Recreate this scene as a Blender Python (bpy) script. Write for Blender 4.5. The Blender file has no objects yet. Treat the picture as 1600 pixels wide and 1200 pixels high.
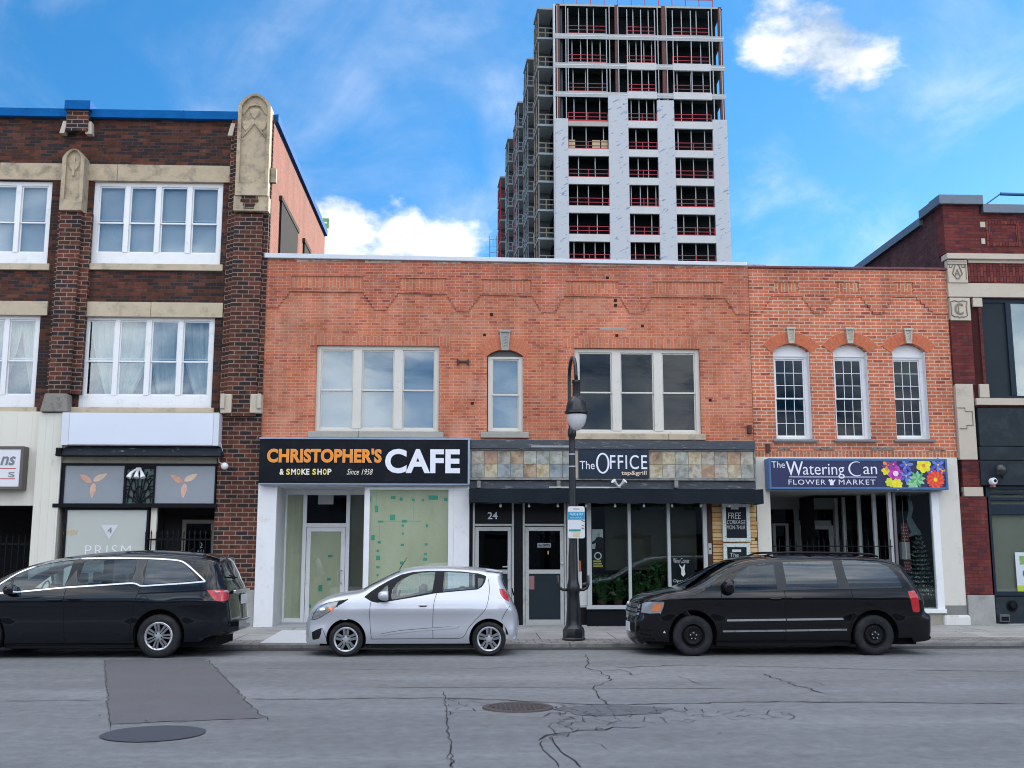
import bpy, bmesh, math, random
from math import sin, cos, tan, pi, radians, hypot, atan2, sqrt
from mathutils import Vector, Matrix
from mathutils.geometry import delaunay_2d_cdt
random.seed(7)
S = bpy.context.scene
COL = S.collection
# ------------------------------------------------------------------ camera
FPX, PITCH, YAW, CH = 1680.0, radians(9.13), radians(2.45), 1.70
cam_data = bpy.data.cameras.new("camera")
cam = bpy.data.objects.new("camera", cam_data); COL.objects.link(cam)
cam.location = (0, 0, CH)
cam.rotation_euler = (pi/2 + PITCH, 0, -YAW)
cam_data.sensor_width = 36.0
cam_data.lens = 36.0 * FPX / 1600.0
cam_data.clip_start, cam_data.clip_end = 0.1, 4000
S.camera = cam
S.render.resolution_x, S.render.resolution_y = 1024, 768
# ------------------------------------------------------------------ light
SUN_EL, SUN_AZ = radians(20), radians(40)          # azimuth measured from +Y (behind the shops) towards +X
sd = bpy.data.lights.new("sun", 'SUN'); sd.energy = 3.0; sd.angle = radians(0.53); sd.color = (1, .93, .84)
sun = bpy.data.objects.new("sun", sd); COL.objects.link(sun)
tosun = Vector((sin(SUN_AZ)*cos(SUN_EL), cos(SUN_AZ)*cos(SUN_EL), sin(SUN_EL)))
sun.rotation_euler = tosun.to_track_quat('Z', 'Y').to_euler()
sun.location = (30, 60, 60)
W = bpy.data.worlds.new("World"); S.world = W; W.use_nodes = True
nt = W.node_tree; nt.nodes.clear()
def wn(t, **k):
    n = nt.nodes.new(t)
    for a, b in k.items(): setattr(n, a, b)
    return n
def wl(a, b): nt.links.new(a, b)
def wmath(op, a, b=None, c=None, clamp=False):
    n = wn('ShaderNodeMath', operation=op, use_clamp=clamp)
    for i, v in enumerate((a, b, c)):
        if v is None: continue
        if isinstance(v, (int, float)): n.inputs[i].default_value = v
        else: wl(v, n.inputs[i])
    return n.outputs[0]
out = wn('ShaderNodeOutputWorld'); bg = wn('ShaderNodeBackground')
sky = wn('ShaderNodeTexSky', sky_type='NISHITA', sun_disc=False, sun_elevation=SUN_EL, sun_rotation=SUN_AZ)
sky.altitude = 100; sky.air_density = 1.0; sky.dust_density = 0.3; sky.ozone_density = 2.5
hs = wn('ShaderNodeHueSaturation'); hs.inputs['Saturation'].default_value = 1.22; hs.inputs['Value'].default_value = 1.0
wl(sky.outputs[0], hs.inputs['Color'])
tc0 = wn('ShaderNodeTexCoord'); va = wn('ShaderNodeVectorMath', operation='MULTIPLY_ADD'); wl(tc0.outputs['Generated'], va.inputs[0]); va.inputs[1].default_value = (.75, .75, .85); va.inputs[2].default_value = (0, 0, .26)
vn = wn('ShaderNodeVectorMath', operation='NORMALIZE'); wl(va.outputs[0], vn.inputs[0]); wl(vn.outputs[0], sky.inputs['Vector']) if 'Vector' in sky.inputs else None
tc = wn('ShaderNodeTexCoord'); sep = wn('ShaderNodeSeparateXYZ'); wl(tc.outputs['Generated'], sep.inputs[0])
zz = wmath('ADD', wmath('MAXIMUM', sep.outputs['Z'], 0.0), 0.22)
cmb = wn('ShaderNodeCombineXYZ')
wl(wmath('DIVIDE', sep.outputs['X'], zz), cmb.inputs[0]); wl(wmath('DIVIDE', sep.outputs['Y'], zz), cmb.inputs[1])
def dir_px(px, py):
    a, b = (px-800)/FPX, (600-py)/FPX
    fw = Vector((sin(YAW)*cos(PITCH), cos(YAW)*cos(PITCH), sin(PITCH)))
    r = Vector((cos(YAW), -sin(YAW), 0)); u = r.cross(fw)
    return (fw + a*r + b*u)
def blob(px, py, rad, w):                           # a cloud mass around one compass bearing and height of the sky
    d = dir_px(px, py).normalized()
    v = wn('ShaderNodeVectorMath', operation='DISTANCE'); wl(tc.outputs['Generated'], v.inputs[0]); v.inputs[1].default_value = d
    g = wmath('SUBTRACT', 1.0, wmath('DIVIDE', v.outputs['Value'], rad), clamp=True)
    return wmath('MULTIPLY', wmath('SMOOTHSTEP' if False else 'POWER', g, 0.8), w)
n1 = wn('ShaderNodeTexNoise'); n1.inputs['Scale'].default_value = 8.5; n1.inputs['Detail'].default_value = 9; n1.inputs['Roughness'].default_value = 0.58
mp = wn('ShaderNodeMapping'); mp.inputs['Scale'].default_value = (1, 1, 1.7); wl(tc.outputs['Generated'], mp.inputs[0]); wl(mp.outputs[0], n1.inputs['Vector'])
n2 = wn('ShaderNodeTexNoise'); n2.inputs['Scale'].default_value = 1.1; n2.inputs['Detail'].default_value = 7; n2.inputs['Roughness'].default_value = 0.62; n2.inputs['Distortion'].default_value = 0.6
wl(cmb.outputs[0], n2.inputs['Vector'])
n3 = wn('ShaderNodeTexNoise'); n3.inputs['Scale'].default_value = 1.5; n3.inputs['Detail'].default_value = 8; n3.inputs['Roughness'].default_value = 0.6; n3.inputs['Distortion'].default_value = 1.2
mp3 = wn('ShaderNodeMapping'); mp3.inputs['Rotation'].default_value = (0, 0, 0.9); mp3.inputs['Scale'].default_value = (1.5, .8, 1); wl(cmb.outputs[0], mp3.inputs[0]); wl(mp3.outputs[0], n3.inputs['Vector'])
s = None
for b in (blob(550, 420, .085, 1.35), blob(690, 430, .07, 1.3), blob(490, 340, .06, .95), blob(620, 315, .03, .45), blob(1290, 70, .085, 1.3), blob(1335, 90, .055, .65), blob(1215, 15, .07, .7), blob(1440, 210, .07, .2)):
    s = b if s is None else wmath('ADD', s, b)
cum = wmath('ADD', wmath('MULTIPLY_ADD', n1.outputs['Fac'], 3.6, -1.75), s)
mr = wn('ShaderNodeMapRange', interpolation_type='SMOOTHSTEP'); wl(cum, mr.inputs[0]); mr.inputs[1].default_value = .62; mr.inputs[2].default_value = 1.45
# broad unseen cloud behind the camera and overhead, added to light facades and road
back = wmath('MAXIMUM', wmath('MULTIPLY', wmath('ADD', wmath('MULTIPLY', sep.outputs['Y'], -1.0), 0.15), 1.3, clamp=True), wmath('MULTIPLY', wmath('SUBTRACT', sep.outputs['Z'], 0.56), 4.0, clamp=True))
mrb = wn('ShaderNodeMapRange', interpolation_type='SMOOTHSTEP'); wl(wmath('ADD', n2.outputs['Fac'], wmath('MULTIPLY', back, 0.225)), mrb.inputs[0]); mrb.inputs[1].default_value = .58; mrb.inputs[2].default_value = .74
mrb.inputs[4].default_value = 1.0
mrw = wn('ShaderNodeMapRange', interpolation_type='SMOOTHSTEP'); wl(n3.outputs['Fac'], mrw.inputs[0]); mrw.inputs[1].default_value = .42; mrw.inputs[2].default_value = .85; mrw.inputs[4].default_value = .42
front = wmath('SUBTRACT', 1.0, back)
cl = wmath('MAXIMUM', mr.outputs[0], wmath('MAXIMUM', wmath('MULTIPLY', mrb.outputs[0], wmath('MULTIPLY', back, 1.3, clamp=True)), mrw.outputs[0]))
mix = wn('ShaderNodeMix', data_type='RGBA'); wl(cl, mix.inputs[0]); tint = wn('ShaderNodeMix', data_type='RGBA', blend_type='MULTIPLY'); tint.inputs[0].default_value = 1; wl(hs.outputs[0], tint.inputs[6]); tint.inputs[7].default_value = (.50, .85, .90, 1); wl(tint.outputs[2], mix.inputs[6])
shade = wn('ShaderNodeMix', data_type='RGBA'); shr = wn('ShaderNodeMapRange'); wl(n1.outputs['Fac'], shr.inputs[0]); shr.inputs[1].default_value = .38; shr.inputs[2].default_value = .60; wl(shr.outputs[0], shade.inputs[0]); shade.inputs[6].default_value = (1.6, 2.1, 2.8, 1); shade.inputs[7].default_value = (4.9, 4.75, 4.6, 1)
bri = wn('ShaderNodeVectorMath', operation='SCALE'); wl(shade.outputs[2], bri.inputs[0]); wl(wmath('MULTIPLY_ADD', back, 1.35, 1.0), bri.inputs['Scale'])
wl(bri.outputs[0], mix.inputs[7])
wl(mix.outputs[2], bg.inputs[0]); bg.inputs[1].default_value = 0.10; wl(bg.outputs[0], out.inputs[0])
S.view_settings.view_transform = 'Standard'; S.view_settings.look = 'None'; S.view_settings.gamma = 1
S.view_settings.exposure = 1.62
S.cycles.max_bounces = 6; S.cycles.transparent_max_bounces = 12; S.cycles.use_denoising = True; S.cycles.pixel_filter_type = 'BLACKMAN_HARRIS'; S.cycles.filter_width = 1.05
# ------------------------------------------------------------------ measuring: a point of the photograph on a known plane
_f = Vector((sin(YAW)*cos(PITCH), cos(YAW)*cos(PITCH), sin(PITCH))); _r = Vector((cos(YAW), -sin(YAW), 0)); _u = _r.cross(_f)
def ray(px, py): return _f*FPX + _r*(px-800) + _u*(600-py)
def F(px, py, Y=25.0):
    d = ray(px, py); t = Y/d.y
    return d.x*t, CH + d.z*t
def G(px, py, z=0.0):
    d = ray(px, py); t = (z-CH)/d.z
    return d.x*t, d.y*t
def R(x0, y0, x1, y1, Y):                            # rectangle of the photo on plane Y -> X0,X1,Z0,Z1
    xm, ym = (x0+x1)/2, (y0+y1)/2
    return F(x0, ym, Y)[0], F(x1, ym, Y)[0], F(xm, y1, Y)[1], F(xm, y0, Y)[1]
# ------------------------------------------------------------------ materials
MATS = {}
def N(t, n, **k):
    x = t.nodes.new(n)
    for a, b in k.items(): setattr(x, a, b)
    return x
def base_mat(name):
    m = bpy.data.materials.new(name); m.use_nodes = True
    t = m.node_tree; b = t.nodes['Principled BSDF']
    return m, t, b
def mat(name, col, rough=.55, metal=0, var=.12, scale=3.0, bump=0.0, bscale=60, coat=0, spec=.5, stretch=(1, 1, 1), emit=0, dirt=None):
    if name in MATS: return MATS[name]
    m, t, b = base_mat(name)
    if max(col) < .06 and not coat and spec == .5: spec = .15
    c = (*col, 1)
    tcn = N(t, 'ShaderNodeTexCoord'); mpn = N(t, 'ShaderNodeMapping'); mpn.inputs['Scale'].default_value = stretch
    t.links.new(tcn.outputs['Object'], mpn.inputs[0])
    no = N(t, 'ShaderNodeTexNoise'); no.inputs['Scale'].default_value = scale; no.inputs['Detail'].default_value = 8; no.inputs['Roughness'].default_value = .65
    t.links.new(mpn.outputs[0], no.inputs['Vector'])
    mx = N(t, 'ShaderNodeMix', data_type='RGBA')
    mx.inputs[6].default_value = tuple(max(0, x*(1-var*1.6)) for x in col)+(1,)
    mx.inputs[7].default_value = tuple(min(1, x*(1+var*1.6)) for x in col)+(1,)
    t.links.new(no.outputs['Fac'], mx.inputs[0])
    last = mx.outputs[2]
    if dirt:                                         # stains / wear with a shape of their own
        n2 = N(t, 'ShaderNodeTexNoise'); n2.inputs['Scale'].default_value = dirt[1]; n2.inputs['Detail'].default_value = 10; n2.inputs['Roughness'].default_value = .7
        t.links.new(mpn.outputs[0], n2.inputs['Vector'])
        r2 = N(t, 'ShaderNodeMapRange'); r2.inputs[1].default_value = dirt[2]; r2.inputs[2].default_value = dirt[3]; t.links.new(n2.outputs['Fac'], r2.inputs[0])
        m2 = N(t, 'ShaderNodeMix', data_type='RGBA'); t.links.new(r2.outputs[0], m2.inputs[0]); t.links.new(last, m2.inputs[6]); m2.inputs[7].default_value = (*dirt[0], 1)
        last = m2.outputs[2]
    t.links.new(last, b.inputs['Base Color'])
    b.inputs['Roughness'].default_value = rough; b.inputs['Metallic'].default_value = metal
    b.inputs['Specular IOR Level'].default_value = spec
    if coat: b.inputs['Coat Weight'].default_value = coat; b.inputs['Coat Roughness'].default_value = .04
    if emit: b.inputs['Emission Color'].default_value = c; b.inputs['Emission Strength'].default_value = emit
    if bump:
        n3 = N(t, 'ShaderNodeTexNoise'); n3.inputs['Scale'].default_value = bscale; n3.inputs['Detail'].default_value = 6
        t.links.new(tcn.outputs['Object'], n3.inputs['Vector'])
        bn = N(t, 'ShaderNodeBump'); bn.inputs['Strength'].default_value = bump; bn.inputs['Distance'].default_value = .01
        t.links.new(n3.outputs['Fac'], bn.inputs['Height']); t.links.new(bn.outputs[0], b.inputs['Normal'])
    MATS[name] = m
    return m
def brick(name, c1, c2, mortar, bw=.21, bh=.078, ms=.010, soldier=False, c3=None, c3amt=.45, light=None, stain=.25, squash=1, big=1.0, bmp=.5):
    if name in MATS: return MATS[name]
    m, t, b = base_mat(name); L = t.links.new
    tcn = N(t, 'ShaderNodeTexCoord'); sp = N(t, 'ShaderNodeSeparateXYZ'); L(tcn.outputs['Object'], sp.inputs[0])
    ad = N(t, 'ShaderNodeMath', operation='ADD'); L(sp.outputs['X'], ad.inputs[0]); L(sp.outputs['Y'], ad.inputs[1])
    cb = N(t, 'ShaderNodeCombineXYZ')
    L(ad.outputs[0], cb.inputs[1 if soldier else 0]); L(sp.outputs['Z'], cb.inputs[0 if soldier else 1])
    wob = N(t, 'ShaderNodeTexNoise'); wob.inputs['Scale'].default_value = 9; wob.inputs['Detail'].default_value = 3; L(tcn.outputs['Object'], wob.inputs['Vector'])
    wv = N(t, 'ShaderNodeVectorMath', operation='MULTIPLY_ADD'); L(wob.outputs['Color'], wv.inputs[0]); wv.inputs[1].default_value = (.010, .010, 0); L(cb.outputs[0], wv.inputs[2])
    br = N(t, 'ShaderNodeTexBrick'); L(wv.outputs[0], br.inputs['Vector'])
    br.offset = .5; br.squash = squash
    br.inputs['Scale'].default_value = 1; br.inputs['Brick Width'].default_value = bw; br.inputs['Row Height'].default_value = bh
    br.inputs['Mortar Size'].default_value = ms; br.inputs['Mortar Smooth'].default_value = .25; br.inputs['Bias'].default_value = 0
    br.inputs['Color1'].default_value = (*c1, 1); br.inputs['Color2'].default_value = (*c2, 1); br.inputs['Mortar'].default_value = (*mortar, 1)
    last = br.outputs['Color']
    if c3:                                            # a second brick grid of the same bond gives a third clay colour
        b2 = N(t, 'ShaderNodeTexBrick'); L(wv.outputs[0], b2.inputs['Vector']); b2.offset = .5
        for k in ('Scale', 'Brick Width', 'Row Height', 'Mortar Size', 'Mortar Smooth'): b2.inputs[k].default_value = br.inputs[k].default_value
        b2.inputs['Color1'].default_value = (0, 0, 0, 1); b2.inputs['Color2'].default_value = (1, 1, 1, 1); b2.inputs['Mortar'].default_value = (0, 0, 0, 1)
        cc = N(t, 'ShaderNodeTexNoise'); cc.inputs['Scale'].default_value = 3.3; cc.inputs['Detail'].default_value = 8; cc.inputs['Roughness'].default_value = .8; L(tcn.outputs['Object'], cc.inputs['Vector'])
        pr = N(t, 'ShaderNodeMath', operation='MULTIPLY'); L(b2.outputs['Color'], pr.inputs[0]); L(cc.outputs['Fac'], pr.inputs[1])
        rr = N(t, 'ShaderNodeMapRange'); L(pr.outputs[0], rr.inputs[0]); rr.inputs[1].default_value = c3amt-.14; rr.inputs[2].default_value = c3amt
        mm = N(t, 'ShaderNodeMix', data_type='RGBA'); L(rr.outputs[0], mm.inputs[0]); L(last, mm.inputs[6]); mm.inputs[7].default_value = (*c3, 1); last = mm.outputs[2]
    n = N(t, 'ShaderNodeTexNoise'); n.inputs['Scale'].default_value = .9*big; n.inputs['Detail'].default_value = 10; n.inputs['Roughness'].default_value = .68; L(tcn.outputs['Object'], n.inputs['Vector'])
    r = N(t, 'ShaderNodeMapRange'); L(n.outputs['Fac'], r.inputs[0]); r.inputs[1].default_value = .3; r.inputs[2].default_value = .7; r.inputs[3].default_value = 1-stain; r.inputs[4].default_value = 1+stain*.6
    ml = N(t, 'ShaderNodeVectorMath', operation='SCALE'); L(last, ml.inputs[0]); L(r.outputs[0], ml.inputs['Scale']); last = ml.outputs[0]
    nf = N(t, 'ShaderNodeTexNoise'); nf.inputs['Scale'].default_value = 45; nf.inputs['Detail'].default_value = 5; nf.inputs['Roughness'].default_value = .8; L(tcn.outputs['Object'], nf.inputs['Vector'])
    rf = N(t, 'ShaderNodeMapRange'); L(nf.outputs['Fac'], rf.inputs[0]); rf.inputs[1].default_value = .3; rf.inputs[2].default_value = .7; rf.inputs[3].default_value = .78; rf.inputs[4].default_value = 1.22
    mf = N(t, 'ShaderNodeVectorMath', operation='SCALE'); L(last, mf.inputs[0]); L(rf.outputs[0], mf.inputs['Scale']); last = mf.outputs[0]
    if light:                                         # salt bloom / old mortar wash
        n4 = N(t, 'ShaderNodeTexNoise'); n4.inputs['Scale'].default_value = light[1]; n4.inputs['Detail'].default_value = 12; n4.inputs['Roughness'].default_value = .75; L(tcn.outputs['Object'], n4.inputs['Vector'])
        r4 = N(t, 'ShaderNodeMapRange'); L(n4.outputs['Fac'], r4.inputs[0]); r4.inputs[1].default_value = light[2]; r4.inputs[2].default_value = light[3]; r4.inputs[4].default_value = light[4]
        m4 = N(t, 'ShaderNodeMix', data_type='RGBA'); L(r4.outputs[0], m4.inputs[0]); L(last, m4.inputs[6]); m4.inputs[7].default_value = (*light[0], 1); last = m4.outputs[2]
    if not name.startswith('pave'):                   # rain streaks down the wall
        mst = N(t, 'ShaderNodeMapping'); mst.inputs['Scale'].default_value = (2.6, 2.6, .22); L(tcn.outputs['Object'], mst.inputs[0])
        ns = N(t, 'ShaderNodeTexNoise'); ns.inputs['Scale'].default_value = 1.4; ns.inputs['Detail'].default_value = 7; ns.inputs['Roughness'].default_value = .6; L(mst.outputs[0], ns.inputs['Vector'])
        rs_ = N(t, 'ShaderNodeMapRange'); L(ns.outputs['Fac'], rs_.inputs[0]); rs_.inputs[1].default_value = .32; rs_.inputs[2].default_value = .62; rs_.inputs[3].default_value = .80; rs_.inputs[4].default_value = 1.06
        ms_ = N(t, 'ShaderNodeVectorMath', operation='SCALE'); L(last, ms_.inputs[0]); L(rs_.outputs[0], ms_.inputs['Scale']); last = ms_.outputs[0]
    L(last, b.inputs['Base Color']); b.inputs['Roughness'].default_value = .85; b.inputs['Specular IOR Level'].default_value = .25
    ih = N(t, 'ShaderNodeMath', operation='SUBTRACT'); ih.inputs[0].default_value = 1; L(br.outputs['Fac'], ih.inputs[1])
    ah = N(t, 'ShaderNodeMath', operation='MULTIPLY_ADD'); L(nf.outputs['Fac'], ah.inputs[0]); ah.inputs[1].default_value = .6; L(ih.outputs[0], ah.inputs[2])
    bn = N(t, 'ShaderNodeBump'); bn.inputs['Strength'].default_value = bmp; bn.inputs['Distance'].default_value = .012; L(ah.outputs[0], bn.inputs['Height']); L(bn.outputs[0], b.inputs['Normal'])
    MATS[name] = m
    return m
def glass(name, tint=(.75, .8, .8), refl=.18, rough=.0, wavy=.0, maxr=.9):
    if name in MATS: return MATS[name]
    m = bpy.data.materials.new(name); m.use_nodes = True; t = m.node_tree; t.nodes.clear(); L = t.links.new
    o = N(t, 'ShaderNodeOutputMaterial'); mx = N(t, 'ShaderNodeMixShader'); tr = N(t, 'ShaderNodeBsdfTransparent'); gl = N(t, 'ShaderNodeBsdfGlossy')
    tr.inputs[0].default_value = (*tint, 1); gl.inputs['Roughness'].default_value = rough; gl.inputs['Color'].default_value = (.80, .90, 1, 1)
    fr = N(t, 'ShaderNodeLayerWeight'); fr.inputs['Blend'].default_value = .25
    pw = N(t, 'ShaderNodeMath', operation='POWER'); L(fr.outputs['Facing'], pw.inputs[0]); pw.inputs[1].default_value = 2.6
    r = N(t, 'ShaderNodeMapRange'); L(pw.outputs[0], r.inputs[0]); r.inputs[3].default_value = refl; r.inputs[4].default_value = maxr
    L(r.outputs[0], mx.inputs[0]); L(tr.outputs[0], mx.inputs[1]); L(gl.outputs[0], mx.inputs[2]); L(mx.outputs[0], o.inputs[0])
    if wavy:
        tcn = N(t, 'ShaderNodeTexCoord'); no = N(t, 'ShaderNodeTexNoise'); no.inputs['Scale'].default_value = 1.3; no.inputs['Detail'].default_value = 1; L(tcn.outputs['Object'], no.inputs['Vector'])
        bn = N(t, 'ShaderNodeBump'); bn.inputs['Strength'].default_value = wavy; bn.inputs['Distance'].default_value = .05; L(no.outputs['Fac'], bn.inputs['Height']); L(bn.outputs[0], gl.inputs['Normal'])
    MATS[name] = m
    return m
# ------------------------------------------------------------------ mesh builder
class MB:
    def __init__(s): s.v = []; s.f = []; s.m = []; s.cur = 0
    def add(s, vs, fs):
        o = len(s.v); s.v += [tuple(v) for v in vs]; s.f += [tuple(i+o for i in f) for f in fs]; s.m += [s.cur]*len(fs); return s
    def quad(s, a, b, c, d): return s.add([a, b, c, d], [(0, 1, 2, 3)])
    def box(s, x0, x1, y0, y1, z0, z1):
        if x0 > x1: x0, x1 = x1, x0
        if y0 > y1: y0, y1 = y1, y0
        if z0 > z1: z0, z1 = z1, z0
        return s.add([(x0, y0, z0), (x1, y0, z0), (x1, y1, z0), (x0, y1, z0), (x0, y0, z1), (x1, y0, z1), (x1, y1, z1), (x0, y1, z1)],
                     [(0, 3, 2, 1), (4, 5, 6, 7), (0, 1, 5, 4), (1, 2, 6, 5), (2, 3, 7, 6), (3, 0, 4, 7)])
    def prism(s, poly, y0, y1):                       # polygon in XZ pushed along Y
        n = len(poly)
        a = sum(poly[i][0]*poly[(i+1) % n][1]-poly[(i+1) % n][0]*poly[i][1] for i in range(n))
        if a < 0: poly = poly[::-1]
        vs = [(x, y0, z) for x, z in poly]+[(x, y1, z) for x, z in poly]
        return s.add(vs, [tuple(range(n)), tuple(range(2*n-1, n-1, -1))]+[(i, i+n, (i+1) % n+n, (i+1) % n) for i in range(n)])
    def slab(s, poly, z0, z1):                        # polygon in XY pushed along Z
        n = len(poly)
        a = sum(poly[i][0]*poly[(i+1) % n][1]-poly[(i+1) % n][0]*poly[i][1] for i in range(n))
        if a < 0: poly = poly[::-1]
        vs = [(x, y, z0) for x, y in poly]+[(x, y, z1) for x, y in poly]
        return s.add(vs, [tuple(range(n-1, -1, -1)), tuple(range(n, 2*n))]+[(i, (i+1) % n, (i+1) % n+n, i+n) for i in range(n)])
    def tube(s, pts, r, seg=8, caps=True):
        pts = [Vector(p) for p in pts]; n = len(pts); rs = r if isinstance(r, (list, tuple)) else [r]*n
        vs = []; up = Vector((0, 0, 1)); prev = None
        for i, p in enumerate(pts):
            d = (pts[min(i+1, n-1)]-pts[max(i-1, 0)]).normalized()
            if prev is None:
                a = d.cross(up if abs(d.z) < .9 else Vector((1, 0, 0))).normalized()
            else:
                a = (prev-d*prev.dot(d)).normalized()
            prev = a; b = d.cross(a)
            for k in range(seg):
                th = 2*pi*k/seg; vs.append(p+(a*cos(th)+b*sin(th))*rs[i])
        fs = [(i*seg+k, i*seg+(k+1) % seg, (i+1)*seg+(k+1) % seg, (i+1)*seg+k) for i in range(n-1) for k in range(seg)]
        if caps: fs += [tuple(range(seg-1, -1, -1)), tuple(range((n-1)*seg, n*seg))]
        return s.add(vs, fs)
    def bar(s, p, q, w, h=None):                      # square bar between two points
        return s.tube([p, q], w*.7071, 4)
    def lathe(s, prof, c, seg=24, axis='z'):          # prof: (r, h)
        vs = []
        for r, h in prof:
            for k in range(seg):
                a = 2*pi*k/seg
                if axis == 'z': vs.append((c[0]+r*cos(a), c[1]+r*sin(a), c[2]+h))
                elif axis == 'y': vs.append((c[0]+r*cos(a), c[1]+h, c[2]-r*sin(a)))
        n = len(prof)
        fs = [(i*seg+k, i*seg+(k+1) % seg, (i+1)*seg+(k+1) % seg, (i+1)*seg+k) for i in range(n-1) for k in range(seg)]
        return s.add(vs, fs)
def link(name, me, mats, parent=None, smooth=False):
    o = bpy.data.objects.new(name, me); COL.objects.link(o)
    for m in (mats if isinstance(mats, (list, tuple)) else [mats]): me.materials.append(m)
    if smooth:
        for p in me.polygons: p.use_smooth = True
    if parent is not None:
        o.parent = parent
        p = parent; off = Vector((0, 0, 0))
        while p is not None: off += p.location; p = p.parent
        o.location = -off
    return o
def obj(name, mb, m, parent=None, smooth=False, bevel=0, auto=None):
    me = bpy.data.meshes.new(name); me.from_pydata(mb.v, [], mb.f)
    if any(mb.m): me.polygons.foreach_set('material_index', mb.m)
    me.update()
    o = link(name, me, m, parent, smooth)
    if auto is not None:
        me.set_sharp_from_angle(angle=radians(auto))
        for p in me.polygons: p.use_smooth = True
    if bevel:
        b = o.modifiers.new('edge', 'BEVEL'); b.width = bevel; b.segments = 2; b.limit_method = 'ANGLE'; b.angle_limit = radians(40)
    return o
def tag(o, label, cat, group=None):
    o['label'] = label; o['category'] = cat
    if group: o['group'] = group
    return o
def thing(name, loc, label, cat, group=None):
    o = bpy.data.objects.new(name, None); COL.objects.link(o); o.location = loc; o.empty_display_size = .2
    return tag(o, label, cat, group)
def struct(name, mb, m, **k):
    o = obj(name, mb, m, **k); o['kind'] = 'structure'; return o
def B(name, m, parent, x0, x1, y0, y1, z0, z1, bevel=0):
    return obj(name, MB().box(x0, x1, y0, y1, z0, z1), m, parent, bevel=bevel)
def text(s, rect, Y, m, parent, name='lettering', bold=0.0, shear=0.0, depth=.004, spacing=1.0):
    c = bpy.data.curves.new(name, 'FONT'); c.body = s; c.size = 1; c.offset = bold; c.shear = shear; c.extrude = .01; c.space_character = spacing
    c.resolution_u = 4
    tmp = bpy.data.objects.new('tmp', c); COL.objects.link(tmp)
    dg = bpy.context.evaluated_depsgraph_get(); me = bpy.data.meshes.new_from_object(tmp.evaluated_get(dg))
    bpy.data.objects.remove(tmp); bpy.data.curves.remove(c)
    xs = [v.co.x for v in me.vertices]; ys = [v.co.y for v in me.vertices]
    x0, x1, z0, z1 = rect; ax, bx, ay, by = min(xs), max(xs), min(ys), max(ys)
    for v in me.vertices:
        v.co = Vector((x0+(v.co.x-ax)/(bx-ax)*(x1-x0), Y-(depth if v.co.z > 0 else -.001), z0+(v.co.y-ay)/(by-ay)*(z1-z0)))
    me.name = name
    return link(name, me, m, parent)
def wall_cells(mb, xs, zs, holes, y0, y1):
    """wall slab between y0 (street face) and y1 with rectangular openings and their reveals"""
    X = sorted(set(round(v, 4) for v in xs+[h[0] for h in holes]+[h[1] for h in holes]))
    Z = sorted(set(round(v, 4) for v in zs+[h[2] for h in holes]+[h[3] for h in holes]))
    X = [v for v in X if xs[0]-1e-4 <= v <= xs[-1]+1e-4]; Z = [v for v in Z if zs[0]-1e-4 <= v <= zs[-1]+1e-4]
    def solid(i, j):
        if not (0 <= i < len(X)-1 and 0 <= j < len(Z)-1): return False
        cx, cz = (X[i]+X[i+1])/2, (Z[j]+Z[j+1])/2
        return not any(h[0] < cx < h[1] and h[2] < cz < h[3] for h in holes)
    for i in range(len(X)-1):
        for j in range(len(Z)-1):
            if not solid(i, j): continue
            a, b, c, d = X[i], X[i+1], Z[j], Z[j+1]
            mb.quad((a, y0, c), (b, y0, c), (b, y0, d), (a, y0, d)); mb.quad((b, y1, c), (a, y1, c), (a, y1, d), (b, y1, d))
            if not solid(i-1, j): mb.quad((a, y1, c), (a, y0, c), (a, y0, d), (a, y1, d))
            if not solid(i+1, j): mb.quad((b, y0, c), (b, y1, c), (b, y1, d), (b, y0, d))
            if not solid(i, j-1): mb.quad((a, y1, c), (b, y1, c), (b, y0, c), (a, y0, c))
            if not solid(i, j+1): mb.quad((a, y0, d), (b, y0, d), (b, y1, d), (a, y1, d))
    return mb
def frame(mb, x0, x1, z0, z1, y0, y1, w, wb=None, wt=None):
    wb = w if wb is None else wb; wt = w if wt is None else wt
    mb.box(x0, x0+w, y0, y1, z0, z1); mb.box(x1-w, x1, y0, y1, z0, z1)
    mb.box(x0+w, x1-w, y0+.002, y1-.002, z0, z0+wb); mb.box(x0+w, x1-w, y0+.002, y1-.002, z1-wt, z1)
    return mb
def ribbon_ground(mb, pts, w, z, jit=0.0, seed=0):
    """flat strip along ground points (x,y), width w in metres"""
    rnd = random.Random(seed)
    P = []
    for i in range(len(pts)-1):
        a, b = pts[i], pts[i+1]; L_ = hypot(b[0]-a[0], b[1]-a[1]); k = max(1, int(L_/.13))
        for j in range(k): P.append((a[0]+(b[0]-a[0])*j/k+rnd.gauss(0, jit), a[1]+(b[1]-a[1])*j/k+rnd.gauss(0, jit)))
    P.append(pts[-1]); vs = []
    for i, p in enumerate(P):
        q, r_ = P[max(0, i-1)], P[min(len(P)-1, i+1)]; dx, dy = r_[0]-q[0], r_[1]-q[1]; l = hypot(dx, dy) or 1
        ww = w*.50*(.55+.9*rnd.random())/2*(1 if 0 < i < len(P)-1 else .3)
        vs += [(p[0]-dy/l*ww, p[1]+dx/l*ww, z), (p[0]+dy/l*ww, p[1]-dx/l*ww, z)]
    return mb.add(vs, [(2*i+1, 2*i+3, 2*i+2, 2*i) for i in range(len(P)-1)])
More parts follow.
